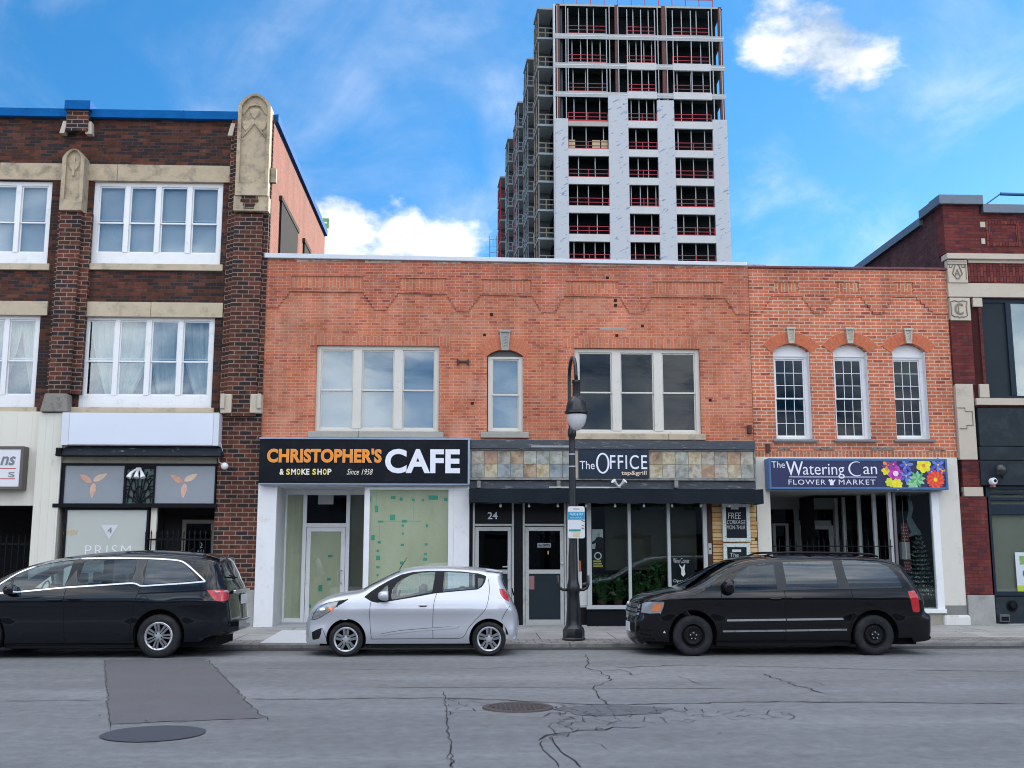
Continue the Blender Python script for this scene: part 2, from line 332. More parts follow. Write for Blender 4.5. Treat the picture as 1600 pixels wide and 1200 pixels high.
# ================================================================== palette
M_white = mat('white_paint', (.76, .77, .79), .45, var=.06, dirt=((.50, .49, .46), 4, .56, .85))
M_white2 = mat('old_white_paint', (.60, .60, .58), .5, var=.08, dirt=((.30, .28, .25), 6, .56, .80))
M_alu = mat('aluminium', (.46, .48, .50), .38, .35, var=.06)
M_black = mat('black_paint', (.005, .0065, .0095), .42, var=.2, dirt=((.030, .034, .038), 6, .60, .85))
M_char = mat('charcoal_board', (.045, .055, .072), .6, var=.3, scale=5, stretch=(.5, 1, 3), dirt=((.22, .23, .25), 7, .56, .66))
M_stone = mat('limestone', (.48, .405, .295), .85, var=.16, scale=2.4, bump=.35, bscale=50, dirt=((.15, .13, .11), 3, .52, .82))
M_stoned = mat('weathered_limestone', (.43, .35, .245), .85, var=.2, scale=3, bump=.35, bscale=50, dirt=((.12, .105, .09), 3.4, .48, .75))
M_stonel = mat('pale_cast_stone', (.50, .44, .36), .85, var=.07, scale=2, bump=.2, dirt=((.30, .26, .21), 2.4, .58, .85))
M_conc = mat('concrete', (.33, .33, .32), .9, var=.15, scale=2.5, bump=.4, bscale=40, dirt=((.16, .155, .15), 1.8, .5, .8))
M_cream = mat('cream_siding', (.68, .66, .58), .55, var=.06, scale=1.6, stretch=(1, 1, .3), dirt=((.33, .31, .25), 5, .62, .8))
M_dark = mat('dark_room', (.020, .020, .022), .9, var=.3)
M_floor = mat('room_floor', (.09, .07, .055), .7)
M_fab = mat('white_curtain', (.62, .64, .58), .9, var=.12, scale=9, stretch=(3, 1, .4))
M_blind = mat('pale_blind', (.62, .66, .68), .8, var=.05, scale=2)
M_blue = mat('blue_metal', (.003, .10, .32), .8, .0, spec=.1, var=.25, scale=2.2, dirt=((.10, .22, .45), 8, .62, .8))
B_left = brick('dark_brick', (.042, .020, .017), (.25, .068, .042), (.28, .20, .15), .27, .104, .011, c3=(.030, .022, .024), c3amt=.36, stain=.35, bmp=.8)
B_leftd = brick('dark_brick_sooty', (.036, .019, .016), (.25, .070, .040), (.075, .048, .036), .27, .083, .009, c3=(.028, .022, .026), c3amt=.36, stain=.45, bmp=.8)
B_left_s = brick('painted_side_brick', (.19, .060, .036), (.24, .080, .050), (.36, .13, .085), .21, .078, .006, stain=.18, bmp=.3)
B_mid = brick('salmon_brick', (.48, .125, .060), (.60, .215, .120), (.57, .32, .22), .205, .069, .0075, c3=(.34, .075, .055), c3amt=.50, stain=.32, light=((.60, .37, .28), 1.3, .46, .80, .55), bmp=.7)
B_midtop = brick('worn_parapet_brick', (.45, .108, .056), (.54, .17, .10), (.52, .31, .23), .205, .069, .008, c3=(.30, .07, .055), c3amt=.50, stain=.35, light=((.5, .38, .32), 2.3, .52, .8, .5), bmp=.8)
B_mids = brick('salmon_soldier_brick', (.47, .135, .07), (.55, .195, .115), (.50, .29, .20), .24, .082, .010, soldier=True, stain=.2, bmp=.7)
B_rt = brick('orange_brick', (.54, .135, .062), (.60, .19, .095), (.60, .45, .36), .25, .084, .012, c3=(.33, .07, .045), c3amt=.50, stain=.22, light=((.5, .33, .25), 1.6, .58, .9, .4), bmp=.7)
B_rts = brick('orange_soldier_brick', (.43, .11, .05), (.52, .19, .09), (.5, .36, .27), .25, .084, .013, soldier=True, stain=.2, bmp=.7)
B_rttop = brick('weathered_orange_brick', (.48, .12, .06), (.55, .17, .09), (.52, .37, .28), .25, .084, .011, c3=(.28, .065, .05), c3amt=.49, stain=.3, bmp=.7)
B_far = brick('maroon_brick', (.115, .022, .024), (.21, .048, .040), (.085, .035, .032), .25, .082, .007, c3=(.075, .022, .032), c3amt=.46, stain=.28, bmp=.8)
B_fars = brick('maroon_soldier_brick', (.12, .022, .024), (.23, .055, .045), (.05, .02, .02), .26, .080, .009, soldier=True, stain=.25, bmp=.9)
B_fardark = brick('dark_side_brick', (.060, .025, .028), (.11, .04, .04), (.08, .055, .05), .23, .078, .007, stain=.4)  # darker brick than the street front
G_up = glass('upper_window_glass', (.80, .84, .86), .09, wavy=.03)
G_dk = glass('dark_window_glass', (.26, .30, .33), .03, wavy=.03)
G_shop = glass('shop_glass', (.86, .90, .87), .045, wavy=.02, maxr=.8)
YF = 25.0
SWY, KY = 0.15, 20.85                                 # facade foot height, kerb line
# ================================================================== road, kerb, pavement
def asphalt():
    m, t, b = base_mat('asphalt'); L = t.links.new
    tcn = N(t, 'ShaderNodeTexCoord')
    def noise(sc, det=8, ro=.6, st=(1, 1, 1)):
        mpn = N(t, 'ShaderNodeMapping'); mpn.inputs['Scale'].default_value = st; L(tcn.outputs['Object'], mpn.inputs[0])
        n = N(t, 'ShaderNodeTexNoise'); n.inputs['Scale'].default_value = sc; n.inputs['Detail'].default_value = det; n.inputs['Roughness'].default_value = ro; L(mpn.outputs[0], n.inputs['Vector']); return n.outputs['Fac']
    def mr(v, a, c, lo, hi):
        r = N(t, 'ShaderNodeMapRange'); L(v, r.inputs[0]); r.inputs[1].default_value = a; r.inputs[2].default_value = c; r.inputs[3].default_value = lo; r.inputs[4].default_value = hi; return r.outputs[0]
    def mul(a, c):
        n = N(t, 'ShaderNodeMath', operation='MULTIPLY'); L(a, n.inputs[0]); L(c, n.inputs[1]); return n.outputs[0]
    fine = noise(70, 6, .85); mid = noise(6, 8, .75); big = noise(.35, 6, .6, (.5, 1.4, 1)); lane = noise(.5, 4, .5, (.12, 2.2, 1)); peb = noise(24, 3, .7)
    v = mul(mul(mul(mr(fine, .3, .7, .62, 1.38), mr(mid, .3, .7, .74, 1.26)), mr(big, .35, .65, .84, 1.14)), mr(lane, .35, .65, .90, 1.08))
    v = mul(v, mr(peb, .64, .70, 1.0, .45)); v = mul(v, mr(peb, .27, .33, 1.45, 1.0))
    sc = N(t, 'ShaderNodeVectorMath', operation='SCALE'); sc.inputs[0].default_value = (.172, .174, .180); L(v, sc.inputs['Scale']); L(sc.outputs[0], b.inputs['Base Color'])
    b.inputs['Roughness'].default_value = .82; b.inputs['Specular IOR Level'].default_value = .4
    bn = N(t, 'ShaderNodeBump'); bn.inputs['Strength'].default_value = .5; bn.inputs['Distance'].default_value = .012; L(fine, bn.inputs['Height']); L(bn.outputs[0], b.inputs['Normal'])
    return m
M_asph = asphalt()
M_patch = mat('asphalt_patch', (.106, .100, .105), .85, var=.18, scale=30, bump=.6, bscale=90, dirt=((.12, .122, .132), 1.2, .45, .75))
M_tar = mat('fresh_tar', (.042, .046, .060), .7, var=.18, scale=25, bump=.4, bscale=80)
M_crack = mat('crack', (.034, .036, .042), .95, var=.3, scale=9)
M_iron = mat('manhole_iron', (.075, .060, .058), .7, .3, var=.3, scale=14, bump=.8, bscale=30)
gm = MB().quad((-1500, -1500, -.06), (1500, -1500, -.06), (1500, 1500, -.06), (-1500, 1500, -.06))
struct('ground', gm, mat('distant_ground', (.10, .11, .09), .95, var=.3, scale=.05))
struct('road', MB().quad((-70, -4.0, 0), (70, -4.0, 0), (70, KY, 0), (-70, KY, 0)), M_asph)
def paving():
    return brick('pavement_slabs', (.27, .265, .255), (.34, .33, .315), (.13, .125, .12), 1.5, 1.5, .012, stain=.25, bmp=.3)
def floor_brick(name, c1, c2, mo, bw, bh, ms, stain=.25):
    m = brick(name, c1, c2, mo, bw, bh, ms, stain=stain, bmp=.4); t = m.node_tree
    sp = [n for n in t.nodes if n.type == 'SEPXYZ'][0]; cb = [n for n in t.nodes if n.type == 'COMBXYZ'][0]
    for l in list(t.links):
        if l.to_node == cb: t.links.remove(l)
    t.links.new(sp.outputs['X'], cb.inputs[0]); t.links.new(sp.outputs['Y'], cb.inputs[1]); return m
M_slab = floor_brick('pavement_slabs', (.31, .30, .29), (.39, .375, .355), (.12, .115, .11), 1.5, 1.45, .014, .3)
M_pav = floor_brick('paver_bricks', (.21, .20, .195), (.30, .285, .27), (.085, .08, .078), .30, .15, .014, .35)
def zs(y): return .08+(y-KY)/(YF-KY)*(SWY-.08)
pv = MB(); pv.add([(-70, KY+.95, zs(KY+.95)), (70, KY+.95, zs(KY+.95)), (70, YF+.3, zs(YF+.3)), (-70, YF+.3, zs(YF+.3))], [(0, 1, 2, 3)])
pv.quad((-70, YF+.3, -.1), (70, YF+.3, -.1), (70, YF+.3, zs(YF+.3)), (-70, YF+.3, zs(YF+.3)))
struct('pavement', pv, M_slab)
struct('paver_strip', MB().quad((-70, KY+.16, zs(KY+.16)), (70, KY+.16, zs(KY+.16)), (70, KY+.95, zs(KY+.95)), (-70, KY+.95, zs(KY+.95))), M_pav)
kb = MB()
x = -70
while x < 70:
    kb.box(x, x+2.99, KY, KY+.16, -.05, .082); x += 3
struct('kerb', kb, mat('kerb_concrete', (.24, .235, .225), .9, var=.2, scale=5, bump=.5, dirt=((.09, .088, .085), 2.2, .45, .7)), bevel=.018)
# far pavement under the camera and the gutter grime, coloured darker as under-car shade
struct('gutter', MB().quad((-70, KY-.55, .004), (70, KY-.55, .004), (70, KY-.002, .004), (-70, KY-.002, .004)), mat('gutter_grime_shade', (.045, .047, .052), .75, var=.35, scale=2.5, stretch=(.4, 2, 1), dirt=((.11, .115, .12), 2, .5, .7)))
pm = MB(); P4 = [G(405, 1004, .1), G(484, 1004, .1), G(484, 985, .13), G(441, 985, .13)]
pm.add([(px_, py_, zs(py_)+.006) for px_, py_ in P4], [(0, 1, 2, 3)])
struct('pavement_patch', pm, mat('new_concrete', (.55, .56, .58), .85, var=.06))
pp = MB(); Q = [G(163, 1031), G(320, 1029), G(352, 1060), G(385, 1097), G(412, 1122), G(300, 1127), G(170, 1132), G(167, 1080)]
rj = random.Random(2); Q2 = []
for a, b_ in zip(Q, Q[1:]+Q[:1]):
    nn = max(2, int(hypot(a[0]-b_[0], a[1]-b_[1])/.12))
    for k in range(nn): Q2.append((a[0]+(b_[0]-a[0])*k/nn+rj.gauss(0, .014), a[1]+(b_[1]-a[1])*k/nn+rj.gauss(0, .03)))
pp.add([(a, b_, .004) for a, b_ in Q2], [tuple(range(len(Q2)-1, -1, -1))])
struct('road_patch', pp, M_patch)
def disc(px, py, r, z=.008, seg=48, jit=0.0):
    cx, cy = G(px, py); rnd = random.Random(3)
    return [(cx+r*(1+rnd.gauss(0, jit))*cos(2*pi*k/seg), cy+r*(1+rnd.gauss(0, jit))*sin(2*pi*k/seg), z) for k in range(seg)]
d = disc(240, 1147, .49, .009, jit=.009); struct('round_road_patch', MB().add(d, [tuple(range(len(d)))]), M_tar)
mh = thing('manhole_cover', (*G(809, 1106), 0), 'rusty brown round manhole cover among cracked asphalt in the road', 'manhole cover')
cx, cy = G(809, 1106)
mb = MB().lathe([(0, .012), (.30, .012), (.31, .006), (.325, .006), (.33, .014), (.40, .014), (.41, .0)], (cx, cy, 0), 40)
obj('cover_plate', mb, M_iron, mh)
mb = MB()
for i in range(-5, 6):
    for j in range(-5, 6):
        if hypot(i, j) < 5.3: mb.box(cx+i*.055-.017, cx+i*.055+.017, cy+j*.055-.017, cy+j*.055+.017, .012, .019)
obj('raised_grip', mb, M_iron, mh)
ck = MB()
def crk(pts, w, seed=1, jit=.02): ribbon_ground(ck, [G(*p) for p in pts], w, .0062, jit, seed)
crk([(0, 1096), (80, 1095), (162, 1094)], .05, 2); crk([(385, 1093), (480, 1093), (600, 1091), (690, 1091), (760, 1093), (830, 1096), (920, 1101), (1010, 1101), (1120, 1098), (1240, 1097), (1400, 1098), (1600, 1100)], .06, 3)
crk([(163, 1031), (167, 1080), (171, 1134), (173, 1142)], .014, 4, .012); crk([(322, 1029), (350, 1058), (385, 1096), (419, 1127)], .018, 5, .015)
crk([(170, 1132), (300, 1127), (412, 1122)], .02, 6)
crk([(693, 1081), (697, 1100), (699, 1130), (704, 1165), (708, 1200)], .020, 7, .012); crk([(700, 1165), (703, 1200)], .014, 8)
crk([(912, 1022), (922, 1034), (914, 1044), (936, 1049), (958, 1062), (926, 1075), (934, 1085), (951, 1102)], .028, 9, .02)
crk([(936, 1049), (970, 1046), (990, 1055), (1010, 1052)], .03, 10, .03); crk([(1190, 1052), (1215, 1062), (1245, 1072), (1275, 1079), (1300, 1086)], .035, 11, .03)
crk([(1270, 1064), (1290, 1072), (1300, 1071)], .02, 12); crk([(1060, 1057), (1085, 1066), (1100, 1071)], .02, 13)
crk([(960, 1044), (1060, 1040), (1200, 1042), (1400, 1047), (1600, 1050)], .05, 31, .03); crk([(400, 1045), (520, 1046), (700, 1047), (880, 1040)], .03, 32, .03)
crk([(845, 1158), (848, 1172), (864, 1184), (873, 1200)], .022, 14, .012); crk([(862, 1152), (868, 1170), (890, 1184), (908, 1200)], .03, 15, .012)
crk([(845, 1158), (860, 1150), (905, 1142), (960, 1138), (1010, 1136)], .05, 16, .03); crk([(930, 1160), (950, 1172)], .02, 17)
crk([(1000, 1022), (1060, 1026), (1120, 1024)], .02, 33); crk([(60, 1062), (120, 1060)], .02, 34)
rnd = random.Random(11)
def web(x0, x1, y0, y1, n, seed):                     # crazed asphalt: nearest-neighbour web of short cracks
    rr = random.Random(seed); P = []
    while len(P) < n:
        a, b_ = rr.uniform(x0, x1), rr.uniform(y0, y1)
        t_ = (a-x0)/(x1-x0)
        if abs(b_-(y0+y1)/2) < (y1-y0)/2*(1-.6*t_) and all(hypot((a-q[0]), (b_-q[1])*4.5) > 13 for q in P): P.append((a, b_))
    for i, p in enumerate(P):
        near = sorted(range(len(P)), key=lambda k: hypot(p[0]-P[k][0], (p[1]-P[k][1])*4.5))[1:3]
        for k in near:
            ribbon_ground(ck, [G(*p), G(*P[k])], rr.uniform(.012, .045), .0062, .018, rr.random())
web(870, 1245, 1099, 1136, 120, 5); web(850, 960, 1100, 1158, 40, 8); web(700, 770, 1090, 1118, 26, 9)
struct('road_cracks', ck, M_crack)
tr_ = MB(); cx, cy = G(960, 1110); pts = [(cx+.62*cos(a)*(1+.15*sin(5*a)), cy+.42*sin(a)*(1+.15*cos(3*a)), .0052) for a in [2*pi*k/30 for k in range(30)]]
struct('road_pothole_fill', tr_.add(pts, [tuple(range(30))]), mat('pothole_fill', (.105, .108, .117), .9, var=.25, scale=20, bump=.8))
lm = MB(); a_, b_ = G(560, 1073.5), G(1150, 1076)
ribbon_ground(lm, [a_, b_], .07, .0045, .004, 3)
struct('worn_road_line', lm, mat('worn_orange_line', (.185, .155, .14), .85, var=.2, scale=6))
# ================================================================== generic windows
def sash_window(parent, x0, x1, z0, z1, y, cols, mid, fw=.07, mull=.09, mf=None, gl=None, rail=.045, bot=.08, top=.07, muntin=None, splits=None, back=.9, blind=None, bmat=None, name='window', label=None):
    """double-hung sash window: outer frame, mullions, meeting rails. y = street face of the frame."""
    mf = mf or M_white; mb = MB(); frame(mb, x0, x1, z0, z1, y, y+.10, fw, bot, top)
    ix0, ix1, iz0, iz1 = x0+fw, x1-fw, z0+bot, z1-top
    w = (ix1-ix0-(cols-1)*mull)/cols; pan = MB(); zm = iz0+(iz1-iz0)*mid
    for c in range(cols):
        a = ix0+c*(w+mull); b = a+w
        if c: mb.box(a-mull, a, y-.012, y+.09, iz0, iz1)
        s_ = .032                                      # sashes: upper one forward, lower one behind
        for (l, h, yy) in ((zm-rail/2, iz1, y+.030), (iz0, zm+rail/2, y+.062)):
            frame(mb, a, b, l, h, yy, yy+.028, s_, s_+.006, s_)
            pan.box(a+s_-.005, b-s_+.005, yy+.010, yy+.016, l+s_, h-s_)
            if muntin:
                nx, nz = muntin
                for k in range(1, nx): xx = a+s_+(b-a-2*s_)*k/nx; mb.box(xx-.0075, xx+.0075, yy+.002, yy+.024, l+s_, h-s_)
                for k in range(1, nz): zz_ = l+s_+(h-l-2*s_)*k/nz; mb.box(a+s_, b-s_, yy+.003, yy+.023, zz_-.0075, zz_+.0075)
    w_ = obj(name, mb, mf, parent, bevel=.004)
    obj('pane', pan, gl or G_up, w_)
    if blind:
        bb = MB()
        for (a0, a1, b0, b1) in blind: bb.box(x0+(x1-x0)*a0, x0+(x1-x0)*a1, y+.16, y+.165, z0+(z1-z0)*b0, z0+(z1-z0)*b1)
        obj('blind', bb, bmat or M_blind, w_)
    if label: w_['label'] = label
    return w_
def curtain(parent, x0, x1, z0, z1, y, panels, m, name='curtain'):
    """gathered cloth: panels = list of (left top, right top, left bottom, right bottom) as fractions"""
    for (a, b, c, d) in panels:
        mb = MB(); n = 40; vs = []
        for j in range(9):
            t_ = j/8; l = a+(c-a)*t_**1.5; r_ = b+(d-b)*t_**1.5
            for i in range(n+1):
                u = i/n; xx = x0+(x1-x0)*(l+(r_-l)*u); vs.append((xx, y+.03*sin(u*26+t_*2)+.015*sin(u*61), z1-(z1-z0)*t_))
        mb.add(vs, [(j*(n+1)+i, (j+1)*(n+1)+i, (j+1)*(n+1)+i+1, j*(n+1)+i+1) for j in range(8) for i in range(n)])
        obj(name, mb, m, parent, smooth=True)
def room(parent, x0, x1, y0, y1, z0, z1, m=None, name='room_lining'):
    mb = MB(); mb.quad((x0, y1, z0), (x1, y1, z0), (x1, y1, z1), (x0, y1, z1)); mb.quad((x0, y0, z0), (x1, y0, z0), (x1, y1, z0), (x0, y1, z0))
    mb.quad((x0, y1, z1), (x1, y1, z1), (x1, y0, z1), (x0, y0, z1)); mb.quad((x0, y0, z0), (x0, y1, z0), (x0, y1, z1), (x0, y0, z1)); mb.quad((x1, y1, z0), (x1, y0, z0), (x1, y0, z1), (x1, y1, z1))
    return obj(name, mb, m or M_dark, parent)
# ================================================================== LEFT: dark brick three-storey building
YL = 25.12                                            # main wall face; piers stand forward of it
LB = thing('brick_building', (-8.0, YL, SWY), 'three storey dark brick building with limestone piers and a bright blue roof edge', 'building')
xl = -19.5; xr_ = F(418, 500, YL)[0]; ztop = F(250, 180, YL)[1]
def RL(*a, Y=YL): return R(*a, Y)
w3a = RL(143, 284.5, 346.5, 413); w3b = RL(-127, 281.5, 78, 411.5)
w2a = RL(125, 493.5, 333, 637); w2b = RL(-146, 491, 58.5, 636)
win = {'3a': w3a, '3b': w3b, '2a': w2a, '2b': w2b}
zg = F(220, 645, YL)[1]
holes = [(r[0], r[1], r[2], r[3]) for r in win.values()]
mb = MB(); wall_cells(mb, [xl, xr_], [zg, ztop], holes, YL, YL+.35)
obj('wall', mb, B_leftd, LB)
sb = MB(); yb = 34.6; pxy = xr_
z2 = F(457, 500, YL)[1]
sb.quad((xr_+.001, YL, zg), (xr_+.001, yb, zg), (xr_+.001, yb, ztop-.05), (xr_+.001, YL, ztop-.05))
sw = obj('side_wall', sb, B_left_s, LB); sw['label'] = 'orange painted side wall of the dark brick building'
mb = MB(); mb.quad((xl, yb, 0), (xl, yb, ztop), (xr_, yb, ztop), (xr_, yb, 0)); mb.quad((xl, YL+.3, ztop-.3), (xr_, YL+.3, ztop-.3), (xr_, yb, ztop-.3), (xl, yb, ztop-.3)); mb.quad((xl, yb, 0), (xl, YL, 0), (xl, YL, ztop), (xl, yb, ztop)); mb.quad((xr_, YL, 0), (xr_, yb, 0), (xr_, yb, zg), (xr_, YL, zg))
obj('roof_and_rear_walls', mb, M_dark, LB)
# side windows (black metal) on the orange wall, found from where their rays cross that wall
def side_pt(px, py, X):
    d_ = ray(px, py); t_ = X/d_.x; return d_.y*t_, CH+d_.z*t_
for (p, q, top_, bot_) in ((437.5, 463, (316, 362), (398, 398)), (473.5, 482, (380, 396), (402, 402))):
    ya, za = side_pt(p, top_[0], xr_); yb_, zb = side_pt(q, top_[1], xr_)
    ya = min(max(ya, YL+.2), 33.5); yb_ = min(max(yb_, ya+.6), 34); zt_ = (za+zb)/2
    w_ = B('side_window', M_dark, LB, xr_+.002, xr_+.05, ya, yb_, zt_-1.9, zt_)
    B('lintel', mat('dark_lintel', (.05, .035, .03), .9), w_, xr_+.002, xr_+.07, ya-.1, yb_+.1, zt_+.001, zt_+.12)
# roof edge
zc0, zc1 = F(250, 185.5, YL-.1)[1], F(250, 173, YL-.1)[1]
xpL, xpR = F(106, 163, 24.95)[0], F(142, 163, 24.95)[0]
xq = F(371, 180, 24.9)[0]
mb = MB()
mb.box(xl-.1, xpL+.1, YL-.14, YL+.45, zc0, zc1); mb.box(xpR-.1, xq+.1, YL-.14, YL+.45, zc0, zc1)
mb.box(xpR+2.2, xpR+2.212, YL-.145, YL-.139, zc0-.01, zc1+.01)
mb.add([(xr_-.25, YL+.1, zc0), (xr_+.09, YL-.02, zc0), (xr_+.09, yb, zc0), (xr_-.25, yb, zc0), (xr_-.25, YL+.1, zc1), (xr_+.09, YL-.02, zc1), (xr_+.09, yb, zc1), (xr_-.25, yb, zc1)], [(0, 3, 2, 1), (4, 5, 6, 7), (0, 1, 5, 4), (1, 2, 6, 5), (2, 3, 7, 6), (3, 0, 4, 7)])
za, zb = F(124, 170, 24.8)[1], F(124, 156.5, 24.8)[1]
mb.box(xpL-.02, xpR+.04, 24.80, YL+.5, za, zb)
obj('roof_cap', mb, M_blue, LB, bevel=.012)
B('pier_stub', B_left, LB, xpL+.02, xpR-.02, 24.88, YL+.3, F(124, 204, 24.88)[1], za)
# stone courses
mb = MB()
z0, z1 = F(200, 283, 25.08)[1], F(200, 257, 25.08)[1]
xe_ = F(366, 270, 25.08)[0]; st_ = (xe_-xl)/5
for k in range(5): mb.box(xl+k*st_, xl+(k+1)*st_-.008, 25.07, YL+.1, z0, z1)
obj('stone_course', mb, M_stoned, LB, bevel=.01)
mb = MB()
for (a, b_, c_, d_, e_) in ((122, 348, 472, 495, 25.06), (-150, 74, 469.5, 491.5, 25.06)):
    x0, x1, z0, z1 = R(a, c_, b_, d_, e_); mb.box(x0, (x0+x1)/2-.004, e_, YL+.1, z0, z1); mb.box((x0+x1)/2+.004, x1, e_, YL+.1, z0, z1)
obj('stone_lintel', mb, M_stone, LB, bevel=.008)
# windows
wn_ = {}
for k, r in win.items():
    bl = None
    if k[0] == '3': bl = [(0.02, .98, 0.02, .98)]
    w_ = sash_window(LB, r[0], r[1], r[2], r[3], YL+.07, 4, .47, fw=.12, mull=.115, mf=M_white, bot=.30, top=.10, blind=bl, gl=G_up, rail=.10)
    if k[0] == '2':
        curtain(w_, r[0]+.1, r[1]-.1, r[2]+.2, r[3]-.05, YL+.32, [(.0, .30, .16, .22), (.22, .56, .24, .34), (.45, .80, .58, .70), (.72, 1., .88, 1.)] if k == '2a' else [(.60, .85, .64, .70), (.84, 1., .97, 1.)], M_fab)
        curtain(w_, r[0]+.1, r[1]-.1, r[2]+.2, r[3]-.05, YL+.45, [(.0, 1., 0., 1.)], mat('sheer_curtain', (.22, .25, .25), .9, var=.5, scale=2.2, dirt=((.06, .07, .07), 1.6, .48, .62)), 'sheer_curtain')
    else:
        pass
    ys = YL-.07
    sill = MB().box(r[0]-.28, r[1]+.08, ys, YL+.1, r[2]-.16, r[2]-.002)
    obj('sill', sill, M_stone, w_, bevel=.01)
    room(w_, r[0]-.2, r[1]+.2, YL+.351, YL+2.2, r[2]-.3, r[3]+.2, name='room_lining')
# piers
def pier(x0p, x1p, ytop, ybot, Y, m=B_left):
    x0 = F(x0p, (ytop+ybot)/2, Y)[0]; x1 = F(x1p, (ytop+ybot)/2, Y)[0]; return x0, x1, F(x0p, ybot, Y)[1], F(x0p, ytop, Y)[1]
mb = MB(); a = pier(84.5, 118, 329, 614, 24.86); mb.box(a[0], a[1], 24.86, YL, a[2], a[3]); mb.box(a[0]-.09, a[1]+.20, 24.98, YL, a[2], a[3])
cp = a
b_ = pier(360, 405, 335, 640, 24.84); mb.box(b_[0]-.0, b_[1]+.0, 24.84, YL, zg-.1, b_[3]+.02); mb.box(b_[0]-.10, b_[1]+.12, 24.94, YL, zg-.1, F(390, 187, 24.94)[1]); mb.box(b_[0]-.2, xr_, 25.03, YL, zg-.1, F(390, 187, 25.03)[1])
obj('pier', mb, B_left, LB)
# lower wide corner pier down to its concrete foot
x0, x1, z0, z1 = R(340, 645, 401, 922, 24.93); x0 = F(335.5, 800, 24.93)[0]; x1 = F(402.5, 800, 24.93)[0]
ob = B('corner_pier', B_left, LB, x0, x1, 24.93, YL+.3, z0, F(370, 640, 24.93)[1])
B('pier_foot', M_conc, LB, x0-.02, x1, 24.90, YL+.3, -.05, z0, bevel=.015)
for (p, q) in ((344, 361), (390, 408)):
    c0, c1, d0, d1 = R(p, 615, q, 645, 24.76); mb = MB(); e = c0 if p == 344 else c1; g_ = c1 if p == 344 else c0
    mb.prism([(c0, d0), (c1, d0), (c1, d1), (c0, d1)], 24.80, YL) ; mb.box(min(e, e+.1*(1 if p == 344 else -1)), max(e, e+.1*(1 if p == 344 else -1)), 24.74, 24.80, d0+.1, d1)
    obj('corbel_stone', mb, M_stonel, LB, bevel=.02)
# central pier stones
def ogive(x0, x1, z0, z1, rise, n=8):
    xm = (x0+x1)/2; pts = [(x0, z0), (x1, z0), (x1, z1-rise)]
    for k in range(1, n): t_ = k/n; pts.append((x1+(xm-x1)*t_, z1-rise+rise*sin(t_*pi/2)**.8))
    pts.append((xm, z1))
    for k in range(n-1, 0, -1): t_ = k/n; pts.append((x0+(xm-x0)*t_, z1-rise+rise*sin(t_*pi/2)**.8))
    pts.append((x0, z1-rise)); return pts
def ring(mb, outer, inner, y0, y1, yb_):
    """raised border between two outlines with the same count; y0 outer face front, inner edge front y1, panel at yb_"""
    n = len(outer); vs = [(x, y0, z) for x, z in outer]+[(x, y1, z) for x, z in inner]+[(x, yb_, z) for x, z in inner]
    mb.add(vs, [(i, (i+1) % n, (i+1) % n+n, i+n) for i in range(n)]+[(i+n, (i+1) % n+n, (i+1) % n+2*n, i+2*n) for i in range(n)]+[tuple(range(2*n, 3*n))])
    vs = [(x, y0, z) for x, z in outer]+[(x, YL, z) for x, z in outer]
    mb.add(vs, [(i, i+n, (i+1) % n+n, (i+1) % n) for i in range(n)])
def shield(mb, cx, cz, s_, y):
    pts = [(-.8, 1), (0, .86), (.8, 1), (.92, .6), (.85, 0), (.5, -.6), (0, -1.05), (-.5, -.6), (-.85, 0), (-.92, .6)]
    o = [(cx+a*s_, cz+b*s_) for a, b in pts]; i_ = [(cx+a*s_*.72, cz+b*s_*.72) for a, b in pts]
    n = len(o); vs = [(x, y, z) for x, z in o]+[(x, y-.03, z) for x, z in i_]
    mb.add(vs, [(k, k+n, (k+1) % n+n, (k+1) % n) for k in range(n)]+[tuple(range(2*n-1, n-1, -1))])
x0, x1, z0, z1 = R(94, 232, 130, 328, 24.74); mb = MB()
o_ = ogive(x0+.02, x1, z0, z1, .22); i_ = [((x0+x1)/2+(x-(x0+x1)/2)*.66, z0+.28+(z-z0)*.80) for x, z in o_]; ring(mb, o_, i_, 24.74, 24.76, 24.84); shield(mb, (x0+x1)/2, z1-.42, .15, 24.83)
mb.box((x0+x1)/2-.03, (x0+x1)/2+.03, 24.79, 24.84, z1-.65, z1-.2)
obj('carved_stone', mb, M_stoned, LB)
x0, x1, z0, z1 = R(370, 146, 419, 305, 24.70); mb = MB(); x1 += .03
o_ = ogive(x0, x1, z0, z1, .30); xm = (x0+x1)/2; i_ = [(xm+(x-xm)*.80, z0+.30+(z-z0)*.865) for x, z in o_]; ring(mb, o_, i_, 24.70, 24.72, 24.80)
shield(mb, xm-.01, z1-.48, .15, 24.80); shield(mb, xm-.20, z1-.80, .14, 24.80); shield(mb, xm+.18, z1-.80, .14, 24.80)
mb.tube([(xm-.28, 24.79, z1-.5), (xm-.15, 24.76, z1-.3), (xm, 24.77, z1-.26), (xm+.15, 24.76, z1-.3), (xm+.27, 24.79, z1-.5)], .022, 6)
mb.tube([(xm-.29, 24.79, z1-1.08), (xm-.2, 24.76, z1-.98), (xm, 24.77, z1-.72), (xm+.2, 24.76, z1-.98), (xm+.28, 24.79, z1-1.08)], .020, 6)
for zz_ in (z0+.32, z0+1.02, z1-1.15): mb.box(x0-.001, x1+.001, 24.698, 24.702, zz_, zz_+.008)
mb.box(x0-.03, x1+.02, 24.74, YL, F(395, 329, 24.74)[1], z0)
mb.box(x1-.02, x1+.13, 24.98, YL, F(395, 284, 24.98)[1], F(395, 262, 24.98)[1])
obj('carved_stone', mb, M_stoned, LB)
mb = MB(); bz0, bz1 = F(395, 326, 24.72)[1], F(395, 296, 24.72)[1]
